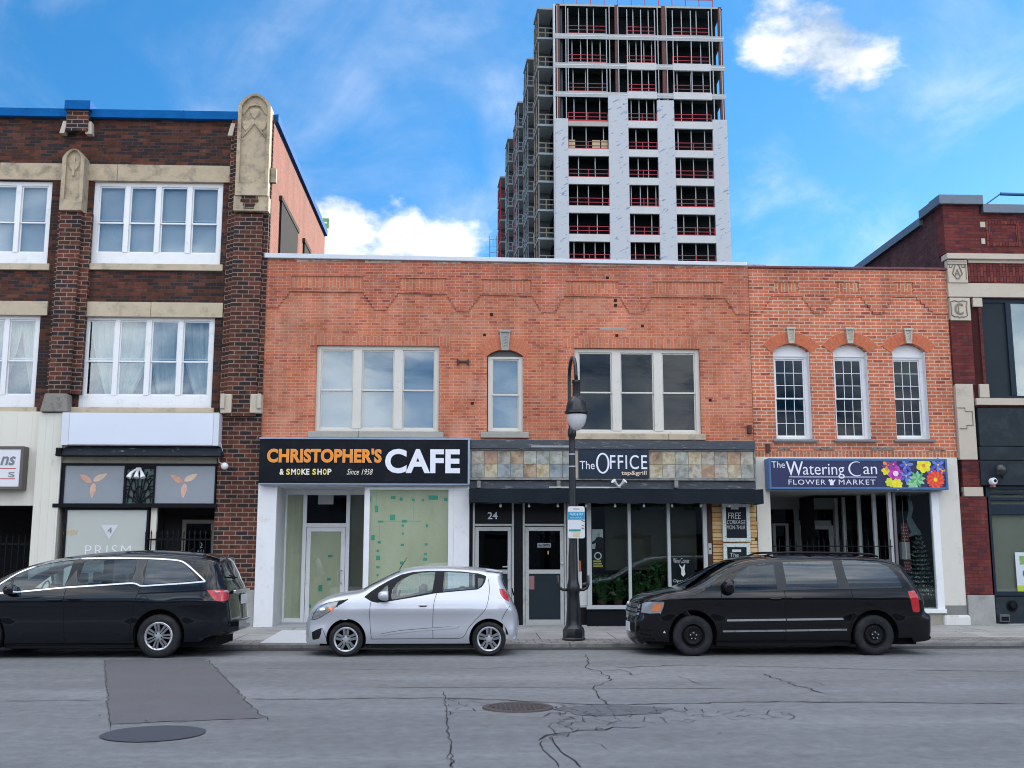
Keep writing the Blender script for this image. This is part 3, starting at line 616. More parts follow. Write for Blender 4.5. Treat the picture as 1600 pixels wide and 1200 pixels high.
for k, (a, b2) in enumerate(((-.12, .12), (-.12, .12), (-.20, .18), (-.22, .20), (-.16, .12), (-.14, .10))):
    h_ = (bz1-bz0)/6; mb.box(xm-.03+a, xm-.03+b2, 24.725, 24.76, bz1-(k+1)*h_+.008, bz1-k*h_)
obj('patch_brick', mb, B_left, LB)
for (a, b2, c_, d2) in ((94, 104, 188, 207), (133, 143, 189, 208), (357, 367, 192, 211)):
    r = R(a, c_, b2, d2, 24.9); mb = MB(); sgn = -1 if a == 94 or a == 357 else 1
    mb.prism([(r[0]-.02, r[2]), (r[1]-.06, r[2]), (r[1], r[3]), (r[0]+.05, r[3])] if sgn < 0 else [(r[0], r[2]), (r[1], r[2]), (r[1]-.02, r[3]), (r[0]+.03, r[3])], 24.93, YL)
    obj('bracket_stone', mb, M_stonel, LB)
r = R(64, 614.5, 104, 643, 24.78); mb = MB().prism([(r[0]-.02, r[2]), (r[1]+.02, r[2]), (r[1], r[3]), (r[0]+.07, r[3])], 24.78, YL); obj('pier_capital', mb, mat('grey_stone', (.24, .225, .20), .85, var=.2, bump=.4, dirt=((.10, .09, .08), 6, .5, .7)), LB, bevel=.02)
# ---- ground floor of the left building
YG = 25.0
lf = MB(); r = R(-160, 645, 58, 790, YG); zsof = F(30, 790, YG)[1]; xs_ = F(58, 760, YG)[0]
lf.box(xl, xs_, YG, YL+.3, zsof, zg)
k = xl
while k < xs_: lf.box(k, k+.012, YG-.004, YG+.01, zsof, zg); k += .34
sd_ = obj('siding_panel', lf, M_cream, LB)
cm = MB(); c0 = F(51, 850, 24.9)[0]; c1 = F(94, 850, 24.9)[0]; c0 = F(55, 750, 24.9)[0]; c1 = F(97, 700, 24.9)[0]
cm.box(c0, c1, 24.88, YL+.3, .1, F(70, 645, 24.88)[1])
k = c0+.16
while k < c1: cm.box(k, k+.01, 24.876, 24.89, .1, F(70, 645, 24.88)[1]-.01); k += .17
obj('siding_column', cm, M_cream, LB)
room(LB, xl, c0, YG, YG+3, 0, zsof, name='dark_entry_lining')
zt = F(200, 711, 24.95)[1]; x0 = c1; x1 = F(339, 760, 24.95)[0]
fr = MB(); tz0, tz1 = F(210, 792, 24.95)[1], F(210, 724, 24.95)[1]
B('fascia_board', mat('beige_board', (.36, .34, .27), .7, var=.12, dirt=((.2, .18, .14), 5, .55, .75)), LB, x0, x1, 24.97, YL+.2, tz1, zg)
r1 = R(100.5, 727.5, 193.5, 786.5, 24.95); r2 = R(242.5, 728, 335.5, 786.5, 24.95); rg = R(197, 728, 239.5, 786.5, 24.95)
wall_cells(fr, [x0, x1], [tz0, tz1], [(r1[0], r1[1], r1[2], r1[3]), (r2[0], r2[1], r2[2], r2[3]), (rg[0], rg[1], rg[2], rg[3])], 24.93, 25.02)
tf = obj('transom_frame', fr, M_black, LB, bevel=.006)
B('transom_ledge', M_black, LB, x0-.12, x1+.02, 24.86, 24.929, tz0-.02, tz0+.07, bevel=.006)
M_greyp = mat('grey_panel', (.30, .33, .37), .25, var=.05, coat=.6)
for r in (r1, r2):
    pn = B('transom_panel', M_greyp, LB, r[0]-.01, r[1]+.01, 24.96, 24.975, r[2]-.01, r[3]+.01)
    cx, cz = (r[0]+r[1])/2-.03, (r[2]+r[3])/2+.05; 
    for kk, (a1, a2) in enumerate(((150, 115), (28, 350), (265, 230))):
        mb = MB(); A = radians((150, 32, 268)[kk]); L_ = .34; pts = []
        for i in range(9):
            t_ = i/8; wv_ = .065*sin(pi*t_**.75)*(1.1-.3*t_); pts.append((cx+cos(A)*(.015+L_*t_)-sin(A)*(wv_+.02), cz+sin(A)*(.015+L_*t_)+cos(A)*(wv_+.02)))
        for i in range(8, -1, -1):
            t_ = i/8; wv_ = .055*sin(pi*t_); pts.append((cx+cos(A)*(.015+L_*t_)+sin(A)*wv_, cz+sin(A)*(.015+L_*t_)-cos(A)*wv_))
        mb.prism(pts[:-1], 24.954, 24.96)
        obj('logo_petal', mb, mat(('rose_petal', 'sand_petal', 'copper_petal')[kk], ((.62, .35, .26), (.70, .50, .38), (.66, .42, .32))[kk], .4, var=.3, scale=9), pn)
gr = MB(); gcx = (rg[0]+rg[1])/2; gz = rg[2]
def arc(cx, cz, rx, rz, a0, a1, n=12): return [(cx+rx*cos(radians(a0+(a1-a0)*i/n)), 24.955, cz+rz*sin(radians(a0+(a1-a0)*i/n))) for i in range(n+1)]
for k, (rx, rz) in enumerate(((.14, .36), (.26, .66))):
    gr.tube(arc(gcx, gz+.02, rx, rz, 0, 180), .014, 6)
for a in (18, 40, 62, 78, 102, 118, 140, 162): gr.tube([(gcx+.04*cos(radians(a)), 24.955, gz), (gcx+.34*cos(radians(a)), 24.955, gz+.02+.8*sin(radians(a)))], .013, 6)
for sx in (-1, 1):
    for j, h_ in enumerate((.28, .52, .76)):
        gr.tube([(gcx+sx*.10*(j+1)*.8, 24.955, gz+h_-.02), (gcx+sx*.22, 24.955, gz+h_+.06), (gcx+sx*.31, 24.955, gz+h_+.02), (gcx+sx*.32, 24.955, gz+h_-.12), (gcx+sx*.2, 24.955, gz+h_-.14)], .014, 6)
gr.box(rg[0], rg[1], 24.95, 24.96, rg[3]-.06, rg[3])
obj('deco_grille', gr, M_black, LB); B('deco_glass', mat('seafoam_glass', (.10, .15, .145), .2, var=.4, scale=6, coat=.5), LB, rg[0]-.01, rg[1]+.01, 24.985, 24.995, rg[2]-.01, rg[3]+.01)
# frosted shop window and recessed door
zfl = SWY; r = R(97, 795, 226, 940, 24.95)
sf = MB(); frame(sf, r[0], F(230, 860, 24.95)[0], .55, tz0-.02, 24.95, 25.03, .05); 
sw_ = obj('shop_window', sf, M_black, LB)
fp = B('frosted_panel', mat('frosted_vinyl', (.47, .50, .47), .35, var=.05, scale=1.2, coat=.4), sw_, r[0]+.04, F(226, 860, 24.95)[0], 24.975, 24.985, .58, tz0-.06)
B('stall_riser', M_conc, LB, r[0], F(230, 860, 24.95)[0], 24.96, 25.1, 0, .55)
text('PRISM', (F(133, 860, 24.97)[0], F(204, 860, 24.97)[0], F(170, 868, 24.97)[1], F(170, 852, 24.97)[1]), 24.972, M_white, sw_, bold=-.012, spacing=1.25)
t0 = R(157, 820, 185, 843, 24.97); mb = MB().prism([(t0[0], t0[3]), (t0[1], t0[3]), ((t0[0]+t0[1])/2, t0[2])], 24.966, 24.972); obj('vinyl_triangle', mb, mat('pale_vinyl', (.60, .61, .66), .5, var=.03), sw_)
text('4', (F(168, 830, 24.97)[0], F(175, 830, 24.97)[0], F(170, 833, 24.97)[1], F(170, 824, 24.97)[1]), 24.964, mat('grey_vinyl', (.18, .19, .21)), sw_)
text('OPEN', (F(99, 830, 24.97)[0], F(121, 830, 24.97)[0], F(110, 836, 24.97)[1], F(110, 828, 24.97)[1]), 24.972, mat('faded_orange', (.62, .44, .22)), sw_, shear=.2)
# door recess
xa, xb = F(230, 860, 25)[0], x1
room(LB, xa, xb, 24.99, 26.35, SWY, tz0, mat('recess_paint', (.05, .05, .052), .7), name='entry_lining')
B('recess_post', M_cream, LB, F(234, 860, 25.05)[0], F(243, 860, 25.05)[0], 25.0, 25.10, SWY, tz0)
dr = MB(); d0, d1 = F(283, 860, 26.2)[0], F(334, 860, 26.2)[0]; dz = F(300, 812, 26.2)[1]
frame(dr, d0, d1, SWY, dz, 26.2, 26.3, .09, .2); dd = obj('door', dr, mat('beige_metal', (.40, .39, .34), .5, var=.08), LB)
B('pane', G_dk, dd, d0+.09, d1-.09, 26.24, 26.25, SWY+.2, dz-.09)
zz_ = F(300, 855, 26.19)[1]
text('2', (F(311, 853, 26.2)[0], F(316, 853, 26.2)[0], zz_-.02, zz_+.11), 26.236, M_white, dd); text('AVE 21', (F(308, 853, 26.2)[0], F(320, 853, 26.2)[0], zz_-.12, zz_-.06), 26.236, M_white, dd)
fn = thing('iron_fence', (F(282, 860, 24.9)[0], 24.9, SWY), 'black spiked iron fence across the recessed entry left of the dark brick pier', 'fence')
mb = MB(); a, b_ = F(228, 840, 24.9)[0], F(330, 840, 24.9)[0]; zr = F(280, 843, 24.9)[1]
mb.box(a, b_, 24.89, 24.915, zr-.02, zr+.02); mb.box(a, b_, 24.89, 24.915, SWY+.15, SWY+.19); obj('rail', mb, M_black, fn)
n_ = 12
for k in range(n_+1):
    xx = a+(b_-a)*k/n_; q = MB().box(xx-.011, xx+.011, 24.878, 24.889, SWY, zr+.13); q.add([(xx-.018, 24.87, zr+.13), (xx+.018, 24.87, zr+.13), (xx+.018, 24.895, zr+.13), (xx-.018, 24.895, zr+.13), (xx, 24.883, zr+.22)], [(0, 1, 4), (1, 2, 4), (2, 3, 4), (3, 0, 4), (3, 2, 1, 0)])
    obj('picket', q, M_black, fn)
fn = thing('iron_fence', (-10.4, 25.2, SWY), 'black iron bars closing the dark entry at the left edge of the photo', 'fence')
mb = MB(); a, b_ = xl+.2, c0-.05; zr = F(20, 850, 25.2)[1]; mb.box(a, b_, 25.19, 25.22, zr-.02, zr+.02); obj('rail', mb, M_black, fn)
for k in range(24): xx = c0-.1-k*.14; obj('picket', MB().box(xx-.01, xx+.01, 25.175, 25.19, SWY, zr+.2), M_black, fn)
# signs & fittings on the left building
r = R(96, 645, 342, 696, 24.62); sg = thing('sign_box', ((r[0]+r[1])/2, 24.62, r[2]), 'blank white sign box below the curtained windows of the dark brick building', 'sign')
ob = B('sign_face', mat('blank_sign_face', (.66, .70, .80), .35, var=.02, scale=1.2, coat=.2), sg, r[0]+.17, r[1]-.13, 24.62, 24.64, r[2]+.02, r[3]-.01)
mb = MB(); mb.box(r[0], r[0]+.165, 24.615, YL, r[2], r[3]); mb.box(r[1]-.125, r[1], 24.615, YL, r[2], r[3]); mb.box(r[0]+.166, r[1]-.126, 24.645, YL, r[2]+.001, r[3]-.001); obj('sign_case', mb, mat('sign_case_white', (.62, .65, .72), .4, var=.03), sg, bevel=.006)
r = R(88, 698, 345, 711.5, 24.55); co = thing('cornice_board', ((r[0]+r[1])/2, 24.55, r[2]), 'weathered black wooden cornice board directly under the blank white sign box', 'cornice')
mb = MB().add([(r[0], 24.58, r[2]), (r[1], 24.58, r[2]), (r[1], YG, r[2]), (r[0], YG, r[2]), (r[0]+.12, 24.72, r[3]), (r[1]-.05, 24.72, r[3]), (r[1]-.05, YG, r[3]+.03), (r[0]+.12, YG, r[3]+.03)], [(0, 3, 2, 1), (4, 5, 6, 7), (0, 1, 5, 4), (1, 2, 6, 5), (2, 3, 7, 6), (3, 0, 4, 7)])
obj('board', mb, mat('peeling_black', (.014, .018, .024), .6, var=.3, stretch=(.6, 1, 2), dirt=((.40, .42, .45), 5.5, .60, .68)), co, bevel=.02)
for k in range(3): B('scroll_end', M_black, co, r[0]-.03+k*.005, r[0]+.10, 24.56-.01*k, 24.75, r[2]-.02+k*.06, r[2]+.05+k*.06, bevel=.02)
r = R(-75, 697, 36, 765, 24.72); sg = thing('sign_box', ((r[0]+r[1])/2, 24.72, r[2]), 'white lightbox sign cut by the left photo edge, grey letters over two thin red lines', 'sign')
mb = MB(); frame(mb, r[0], r[1], r[2], r[3], 24.70, YG, .07); obj('sign_frame', mb, mat('bronze_frame', (.10, .085, .08), .5), sg, bevel=.008)
B('sign_face', mat('white_sign_face', (.70, .71, .75), .35, var=.02), sg, r[0]+.07, r[1]-.07, 24.72, 24.75, r[2]+.07, r[3]-.07)
gm_ = mat('grey_letter', (.17, .19, .21), .5)
t_ = R(1, 713, 24.5, 727, 24.72); text('ns', (t_[0], t_[1], t_[2], t_[3]), 24.716, gm_, sg, bold=.02, shear=.25)
t_ = R(13, 737.5, 23, 745.5, 24.72); text('S', t_, 24.716, gm_, sg, bold=.01)
for yy_ in (732, 748): 
    z_ = F(10, yy_, 24.72)[1]; B('red_line', mat('red_line', (.5, .07, .09)), sg, r[0]+.3, r[1]-.16, 24.716, 24.721, z_-.010, z_+.010)
c_ = F(350, 728, 24.7); sc_ = thing('security_camera', (c_[0], 24.8, c_[1]), 'small white round security camera on the brick pier beside the grey transom panels', 'security camera')
obj('camera_dome', MB().lathe([(0, -.10), (.05, -.095), (.078, -.05), (.082, 0), (.07, .03), (.03, .04), (.03, .13)], (c_[0], 24.78, c_[1]), 16, 'y'), M_white, sc_, smooth=True)
cb_ = MB().tube([(c_[0]-.05, 24.85, c_[1]+.05), (c_[0]-.15, 24.85, c_[1]+.1), (c_[0]-.16, 24.85, c_[1]+.2), (c_[0]-.08, 24.85, c_[1]+.35), (c_[0]-.13, 24.85, c_[1]+.55)], .008, 6); obj('cable', cb_, M_white, sc_)
c_ = F(215, 733, 24.8); sc_ = thing('spotlight_cluster', (c_[0], 24.8, c_[1]), 'three small white spotlights above the art deco grille between the grey panels', 'spotlight')
B('mount', M_white, sc_, c_[0]-.05, c_[0]+.05, 24.86, 24.95, c_[1]-.04, c_[1]+.04)
for dx in (-.17, 0, .15):
    mb = MB().tube([(c_[0]+dx*.3, 24.86, c_[1]), (c_[0]+dx*.75, 24.76, c_[1]-.09), (c_[0]+dx, 24.72, c_[1]-.20)], [.022, .035, .062], 10); obj('lamp_head', mb, M_white, sc_, smooth=False)

db = MB(); rr = random.Random(77)
for k in range(520):
    x = rr.uniform(-13, 15); y = KY-.02-abs(rr.gauss(0, .22)) if k < 330 else rr.uniform(9, KY+3.5)
    z = .012 if y < KY else (.088 if y < KY+.16 else zs(y)+.004); s_ = rr.uniform(.008, .030); a = rr.uniform(0, pi)
    db.quad(*[(x+s_*cos(a+q)*(1 if i % 2 else .5), y+s_*sin(a+q), z+.004*(i % 2)) for i, q in enumerate((0, pi/2, pi, 1.5*pi))])
dl = obj('street_litter', db, mat('dry_leaf_bits', (.12, .10, .08), .9, var=.5, scale=40)); dl['kind'] = 'stuff'
# ================================================================== MIDDLE: salmon brick two-storey building
MBd = thing('brick_building', (1.0, YF, SWY), 'wide salmon brick two storey building with a white roof edge and stepped brick corbels', 'building')
mx0, mx1 = F(409, 560, YF)[0], F(1173, 560, YF)[0]
zlow = F(790, 689, YF)[1]
zL, zR = F(414, 402, YF)[1], F(1166, 415, YF)[1]; ztm = (zL+zR)/2+.02
def sl(px): return zL+(zR-zL)*(px-414)/(1166-414)     # the parapet falls slightly to the right
v1 = R(494, 541, 686, 674, YF+.08); v3 = R(897.5, 545.5, 1093.5, 677.5, YF+.08); v2 = R(761, 547, 817, 674.5, YF+.08)
zarc = F(788, 556, YF)[1]
zsplit = F(790, 436, YF)[1]
mb = MB(); wall_cells(mb, [mx0, mx1], [zlow-.1, ztm-.25], [(r[0], r[1], r[2]-.1, r[3]) for r in (v1, v2, v3)], YF, YF+.35)
obj('wall', mb, B_mid, MBd)
def arch_fill(parent, x0, x1, zs_, zt_, y0, y1, m, name='arch_infill', n=12):
    """brick between a segmental arch springing at zs_ with crown zt_ and the square head of the opening"""
    xm = (x0+x1)/2; h = zt_-zs_; w = (x1-x0)/2; rad = (w*w+h*h)/(2*h); pts = []
    a0 = math.asin(w/rad)
    for i in range(n+1):
        a = -a0+2*a0*i/n; pts.append((xm+rad*sin(a), zs_+rad*cos(a)-(rad-h)))
    mb = MB()
    mb.prism([(x0-.001, zt_+.001)]+[(x0-.001, zs_)]+pts[1:n//2+1], y0, y1); mb.prism(pts[n//2:-1]+[(x1+.001, zs_), (x1+.001, zt_+.001)], y0, y1)
    obj(name, mb, m, parent); return xm, rad, zs_-(rad-h), a0
def voussoirs(parent, xm, rad, zc, a0, th, y0, y1, m, n, name='arch_ring', key=0):
    e = .10
    for half in ((range(n//2), range(n//2+1, n)) if key else (range(n),)):
        mb = MB()
        for i in half:
            a = -a0*(1+e)+2*a0*(1+e)*(i+.04)/n; b = -a0*(1+e)+2*a0*(1+e)*(i+.93)/n
            mb.prism([(xm+rad*sin(a), zc+rad*cos(a)), (xm+rad*sin(b), zc+rad*cos(b)), (xm+(rad+th)*sin(b), zc+(rad+th)*cos(b)), (xm+(rad+th)*sin(a), zc+(rad+th)*cos(a))], y0, y1)
        obj(name, mb, m, parent)
ar = arch_fill(MBd, v2[0], v2[1], zarc, v2[3], YF+.001, YF+.34, B_mid)
M_vous = mat('salmon_voussoir', (.48, .145, .075), .85, var=.3, scale=14, bump=.4)
voussoirs(MBd, *ar, .30, YF-.008, YF+.02, M_vous, 15, key=.12)
ring_ = obj('arch_mortar', MB().prism([(ar[0]+(ar[1]+.0)*sin(a), ar[2]+(ar[1]+.0)*cos(a)) for a in [ar[3]*1.08*(-1+i/8) for i in range(17)]]+[(ar[0]+(ar[1]+.30)*sin(a), ar[2]+(ar[1]+.30)*cos(a)) for a in [ar[3]*1.08*(1-i/8) for i in range(17)]], YF-.003, YF+.01), mat('old_mortar', (.50, .26, .17), .9, var=.2, scale=9), MBd)
def keystone(parent, x0, x1, z0, z1, y, m, tap=.045):
    mb = MB(); xm = (x0+x1)/2; pts = [(x0+tap, z0), (x1-tap, z0), (x1, z1), (x0, z1)]
    ins = [(xm+(x-xm)*.68, z0+(z1-z0)*.1+(z-z0)*.78) for x, z in pts]
    n = 4; vs = [(x, y, z) for x, z in pts]+[(x, y, z) for x, z in ins]+[(x, y+.025, z) for x, z in ins]+[(x, YF+.02, z) for x, z in pts]
    mb.add(vs, [(i, (i+1) % n, (i+1) % n+n, i+n) for i in range(n)]+[(i+n, (i+1) % n+n, (i+1) % n+2*n, i+2*n) for i in range(n)]+[(8, 9, 10, 11)]+[(i, i+12, (i+1) % n+12, (i+1) % n) for i in range(n)])
    mb.box(x0-.01, x1+.01, y-.012, YF, z1-.05, z1)
    for k in range(4): mb.tube([(xm-.03+.02*(k % 2), y+.012, z0+.1+k*.07), (xm+.03, y+.006, z0+.14+k*.07)], .010, 5)
    obj('keystone', mb, m, parent)
r = R(780.5, 515.5, 797.5, 547, YF-.05); keystone(MBd, r[0], r[1], r[2], r[3], YF-.07, mat('grey_keystone', (.34, .33, .31), .8, var=.15, dirt=((.15, .14, .13), 6, .5, .8)))
# parapet: worn brick band with corbel steps (proud of the wall) and white metal edge
up = [(455, 567), (624, 696), (753, 829.5), (884, 966), (1020, 1130)]
def PZ(px, py): return F(px, py, YF-.03)
low = [(409, 480)]
low += [(435, 480)]
def stairs(x0, y0, x1, y1, n=6):
    o = []
    for i in range(n):
        xa_, xb_ = x0+(x1-x0)*i/n, x0+(x1-x0)*(i+1)/n; ya_, yb_ = y0+(y1-y0)*i/n, y0+(y1-y0)*(i+1)/n
        o += [(xa_, yb_), (xb_, yb_)] if y1 < y0 else [(xb_, ya_), (xb_, yb_)]
    return o
peaks = [((455, 455), (565, 456.5)), ((624, 458), (696, 459.5)), ((753, 460.5), (829.5, 462)), ((884, 462.5), (966, 463.5)), ((1020, 464), (1130, 465))]
vall = [((584, 484), (604, 484.5)), ((712.5, 486.5), (733, 487)), ((845.5, 488), (867.5, 488.5)), ((983, 489.5), (1004, 490))]
low += stairs(435, 480, *peaks[0][0]); low.append(peaks[0][1])
for v_, p_ in zip(vall, peaks[1:]):
    low += stairs(*low[-1], *v_[0]); low.append(v_[1]); low += stairs(*v_[1], *p_[0]); low.append(p_[1])
low += stairs(*low[-1], 1149, 491); low.append((1173, 491.5))
# columns between successive x of the lower outline -> quads up to the parapet top, with panel openings
mb = MB(); Yb = YF-.024
pts = [PZ(*p) for p in low]
pts[0] = (mx0, pts[0][1]); pts[-1] = (mx1, pts[-1][1])
pan = [(PZ(a, 440)[0], PZ(b, 440)[0], PZ((a+b)/2, 455+k_)[1]+.05, PZ((a+b)/2, 433+k_)[1]) for (a, b), k_ in zip(up, (-1.5, 1.5, 4, 6.5, 7.5))]
xs_all = sorted(set([round(p[0], 4) for p in pts]+[round(v, 4) for p in pan for v in p[:2]]+[round(mx0+(mx1-mx0)*i/60, 4) for i in range(61)]))
def zlo(x):
    for (a, b) in zip(pts, pts[1:]):
        if a[0] <= x <= b[0] and b[0]-a[0] > 1e-6: return a[1]+(b[1]-a[1])*(x-a[0])/(b[0]-a[0])
    return pts[-1][1]
def ztp(x): return zL+(zR-zL)*(x-mx0)/(mx1-mx0)+.02
pl = None
for a, b in zip(xs_all, xs_all[1:]):
    if b-a < 1e-3: continue
    m_ = (a+b)/2; za, zb_ = zlo(a+1e-4), zlo(b-1e-4); P_ = [q for q in pan if q[0] < m_ < q[1]]
    segs = [((za, zb_), (ztp(a), ztp(b)))]
    if P_: q = P_[0]; segs = [((za, zb_), (q[2], q[2])), ((q[3], q[3]), (ztp(a), ztp(b)))]
    for (l0, l1), (h0, h1) in segs:
        mb.quad((a, Yb, l0), (b, Yb, l1), (b, Yb, h1), (a, Yb, h0)); mb.quad((b, YF+.03, l1), (b, Yb, l1), (a, Yb, l0), (a, YF+.03, l0))[0:0] if False else mb.add([(a, YF+.03, l0), (b, YF+.03, l1), (b, Yb, l1), (a, Yb, l0)], [(0, 1, 2, 3)])
        mb.add([(a, YF+.03, h0), (b, YF+.03, h1), (b, Yb, h1), (a, Yb, h0)], [(3, 2, 1, 0)])
for i in range(len(pts)-1):                           # risers of the steps
    a, b = pts[i], pts[i+1]
    if abs(a[0]-b[0]) < .02 and abs(a[1]-b[1]) > .02: mb.add([(a[0], Yb, a[1]), (a[0], YF+.03, a[1]), (a[0], YF+.03, b[1]), (a[0], Yb, b[1])], [(0, 1, 2, 3), (3, 2, 1, 0)])
for q in pan:
    for xx in q[:2]: mb.add([(xx, Yb, q[2]), (xx, YF+.03, q[2]), (xx, YF+.03, q[3]), (xx, Yb, q[3])], [(0, 1, 2, 3)])
mb.quad((mx0, Yb, pts[0][1]), (mx0, YF+.35, pts[0][1]), (mx0, YF+.35, ztp(mx0)), (mx0, Yb, ztp(mx0)))
mb.quad((mx0, YF+.35, zlow), (mx1, YF+.35, zlow), (mx1, YF+.35, ztp(mx1)), (mx0, YF+.35, ztp(mx0)))
obj('parapet', mb, B_midtop, MBd)
for q in pan: B('soldier_panel', B_mids, MBd, q[0], q[1], YF-.004, YF+.02, q[2], q[3])
# thin dark string course that outlines each panel and peak
M_line = mat('dark_joint', (.12, .05, .04), .9)
for q in pan:
    mb = MB(); mb.box(q[0]-.02, q[1]+.03, Yb-.008, Yb-.001, q[3], q[3]+.022); obj('string_course', mb, B_midtop, MBd)
for ((a, b), m_) in zip(peaks, range(5)):
    x0, z0 = PZ(*a); x1, z1 = PZ(*b); mb = MB().add([(x0, Yb-.010, z0-.002), (x1, Yb-.010, z1-.002), (x1, YF, z1-.002), (x0, YF, z0-.002), (x0, Yb-.010, z0+.035), (x1, Yb-.010, z1+.035), (x1, YF, z1+.035), (x0, YF, z0+.035)], [(0, 3, 2, 1), (4, 5, 6, 7), (0, 1, 5, 4), (1, 2, 6, 5), (3, 0, 4, 7)])
    obj('string_course', mb, B_midtop, MBd)
mb = MB(); x0c, x1c = F(413, 398, YF-.1)[0], F(1166.5, 411, YF-.1)[0]
c0, c1 = F(414, 402.5, YF-.1)[1], F(1166, 415, YF-.1)[1]; e0, e1 = F(414, 395, YF-.1)[1], F(1166, 409.5, YF-.1)[1]
mb.add([(x0c, YF-.10, c0), (x1c, YF-.10, c1), (x1c, YF+.5, c1), (x0c, YF+.5, c0), (x0c, YF-.10, e0), (x1c, YF-.10, e1), (x1c, YF+.5, e1+.03), (x0c, YF+.5, e0+.03)], [(0, 3, 2, 1), (4, 5, 6, 7), (0, 1, 5, 4), (1, 2, 6, 5), (2, 3, 7, 6), (3, 0, 4, 7)])
obj('roof_cap', mb, mat('roof_cap_white', (.52, .55, .60), .4, .2, var=.05), MBd, bevel=.01)
mb = MB()
rr = random.Random(4); x = mx0
while x < mx1-.1:
    w_ = rr.uniform(.25, .9); zt_ = ztp(x)-.0; mb.add([(x, Yb-.004, zt_-rr.uniform(.05, .14)), (x+w_, Yb-.004, zt_-rr.uniform(.05, .12)), (x+w_, Yb-.004, zt_), (x, Yb-.004, zt_)], [(0, 1, 2, 3)]); x += w_
obj('mortar_smear', mb, mat('mortar_smear', (.45, .36, .30), .9, var=.25, scale=8, dirt=((.35, .14, .08), 9, .5, .62)), MBd)
# body behind the facade
mb = MB(); mb.quad((mx1, YF, zlow), (mx1, 36, zlow), (mx1, 36, ztp(mx1)-.3), (mx1, YF, ztp(mx1)-.05)); mb.quad((mx0, 36, 0), (mx1, 36, 0), (mx1, 36, ztm-.4), (mx0, 36, ztm-.4)); mb.quad((mx0, YF+.3, ztm-.45), (mx1, YF+.3, ztm-.45), (mx1, 36, ztm-.45), (mx0, 36, ztm-.45)); mb.quad((mx0, YF+.1, .15), (mx0, 36, .15), (mx0, 36, ztm-.4), (mx0, YF+.1, ztm-.4))
obj('roof_and_rear_walls', mb, M_dark, MBd)
for (r, px0, px1, py0, py1) in ((v1, 477, 704, 525, 540), (v3, 880, 1096, 529.5, 544.5)):
    q = R(px0, py0, px1, py1, YF); B('soldier_lintel', B_mids, MBd, q[0], q[1], YF-.007, YF+.02, r[3]+.004, q[3])
M_wf = mat('window_frame_white', (.60, .58, .53), .5, var=.06, dirt=((.30, .28, .25), 8, .6, .8))
for r, sx, kind in ((v1, (481, 693, 674, 683.5), 1), (v3, (895, 1103, 677.5, 687), 3)):
    w_ = sash_window(MBd, r[0], r[1], r[2], r[3], YF+.08, 3, .49, fw=.10, mull=.20, mf=M_wf, bot=.06, top=.09, gl=G_up if kind == 1 else G_dk)
    q = R(sx[0], sx[2], sx[1], sx[3], YF-.08); mb = MB(); mx_ = q[0]+(q[1]-q[0])*(.37 if kind == 1 else .72); mb.box(q[0], mx_-.004, YF-.08, YF+.2, q[2], q[3]); mb.box(mx_+.004, q[1], YF-.08, YF+.2, q[2], q[3]); obj('sill', mb, M_stone if kind == 3 else mat('grey_sill', (.33, .32, .29), .85, var=.15, bump=.3), w_, bevel=.012)
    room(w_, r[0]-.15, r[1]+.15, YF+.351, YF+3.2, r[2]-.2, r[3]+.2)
    if kind == 1:
        for k in range(3):
            a = r[0]+(r[1]-r[0])*(k+.06)/3; b = r[0]+(r[1]-r[0])*(k+.97)/3
            B('blind', mat('white_roller_blind', (.22, .29, .34), .8, var=.15, scale=1.2), w_, a, b, YF+.2, YF+.205, r[2]+.05, r[3]-.05)
    else:
        B('notice_board', mat('dim_picture', (.02, .03, .045), .5), w_, r[0]+(r[1]-r[0])*.45, r[0]+(r[1]-r[0])*.78, YF+1.6, YF+1.62, r[2]+1.15, r[2]+1.75)
        B('room_wall_paint', mat('blue_grey_wall', (.05, .085, .105), .8, var=.15), w_, r[0]-.1, r[1]+.1, YF+2.9, YF+2.92, r[2]-.1, r[3]+.1)
# arched single window
w_ = sash_window(MBd, v2[0]+.02, v2[1], v2[2], zarc-.01, YF+.08, 1, .49, fw=.09, mull=.1, mf=M_wf, bot=.06, top=.05, gl=G_up)
mb = MB(); n_ = 10; mb.prism([(v2[0]+.02, zarc-.01), (v2[1], zarc-.01)]+[(ar[0]+ar[1]*sin(a), ar[2]+ar[1]*cos(a)-.01) for a in [ar[3]*(1-2*i/n_) for i in range(n_+1)]], YF+.12, YF+.16)
obj('arch_head_panel', mb, mat('dark_arch_panel', (.10, .11, .115), .6), w_)
q = R(751, 675, 826.5, 684, YF-.08); B('sill', mat('grey_sill', (.33, .32, .29)), w_, q[0], q[1], YF-.08, YF+.2, q[2], q[3], bevel=.012)
B('blind', mat('white_roller_blind', (.22, .29, .34)), w_, v2[0]+.1, v2[1]-.05, YF+.2, YF+.205, v2[2]+.05, zarc-.02)
room(w_, v2[0]-.1, v2[1]+.1, YF+.351, YF+2.5, v2[2]-.2, v2[3]+.2)
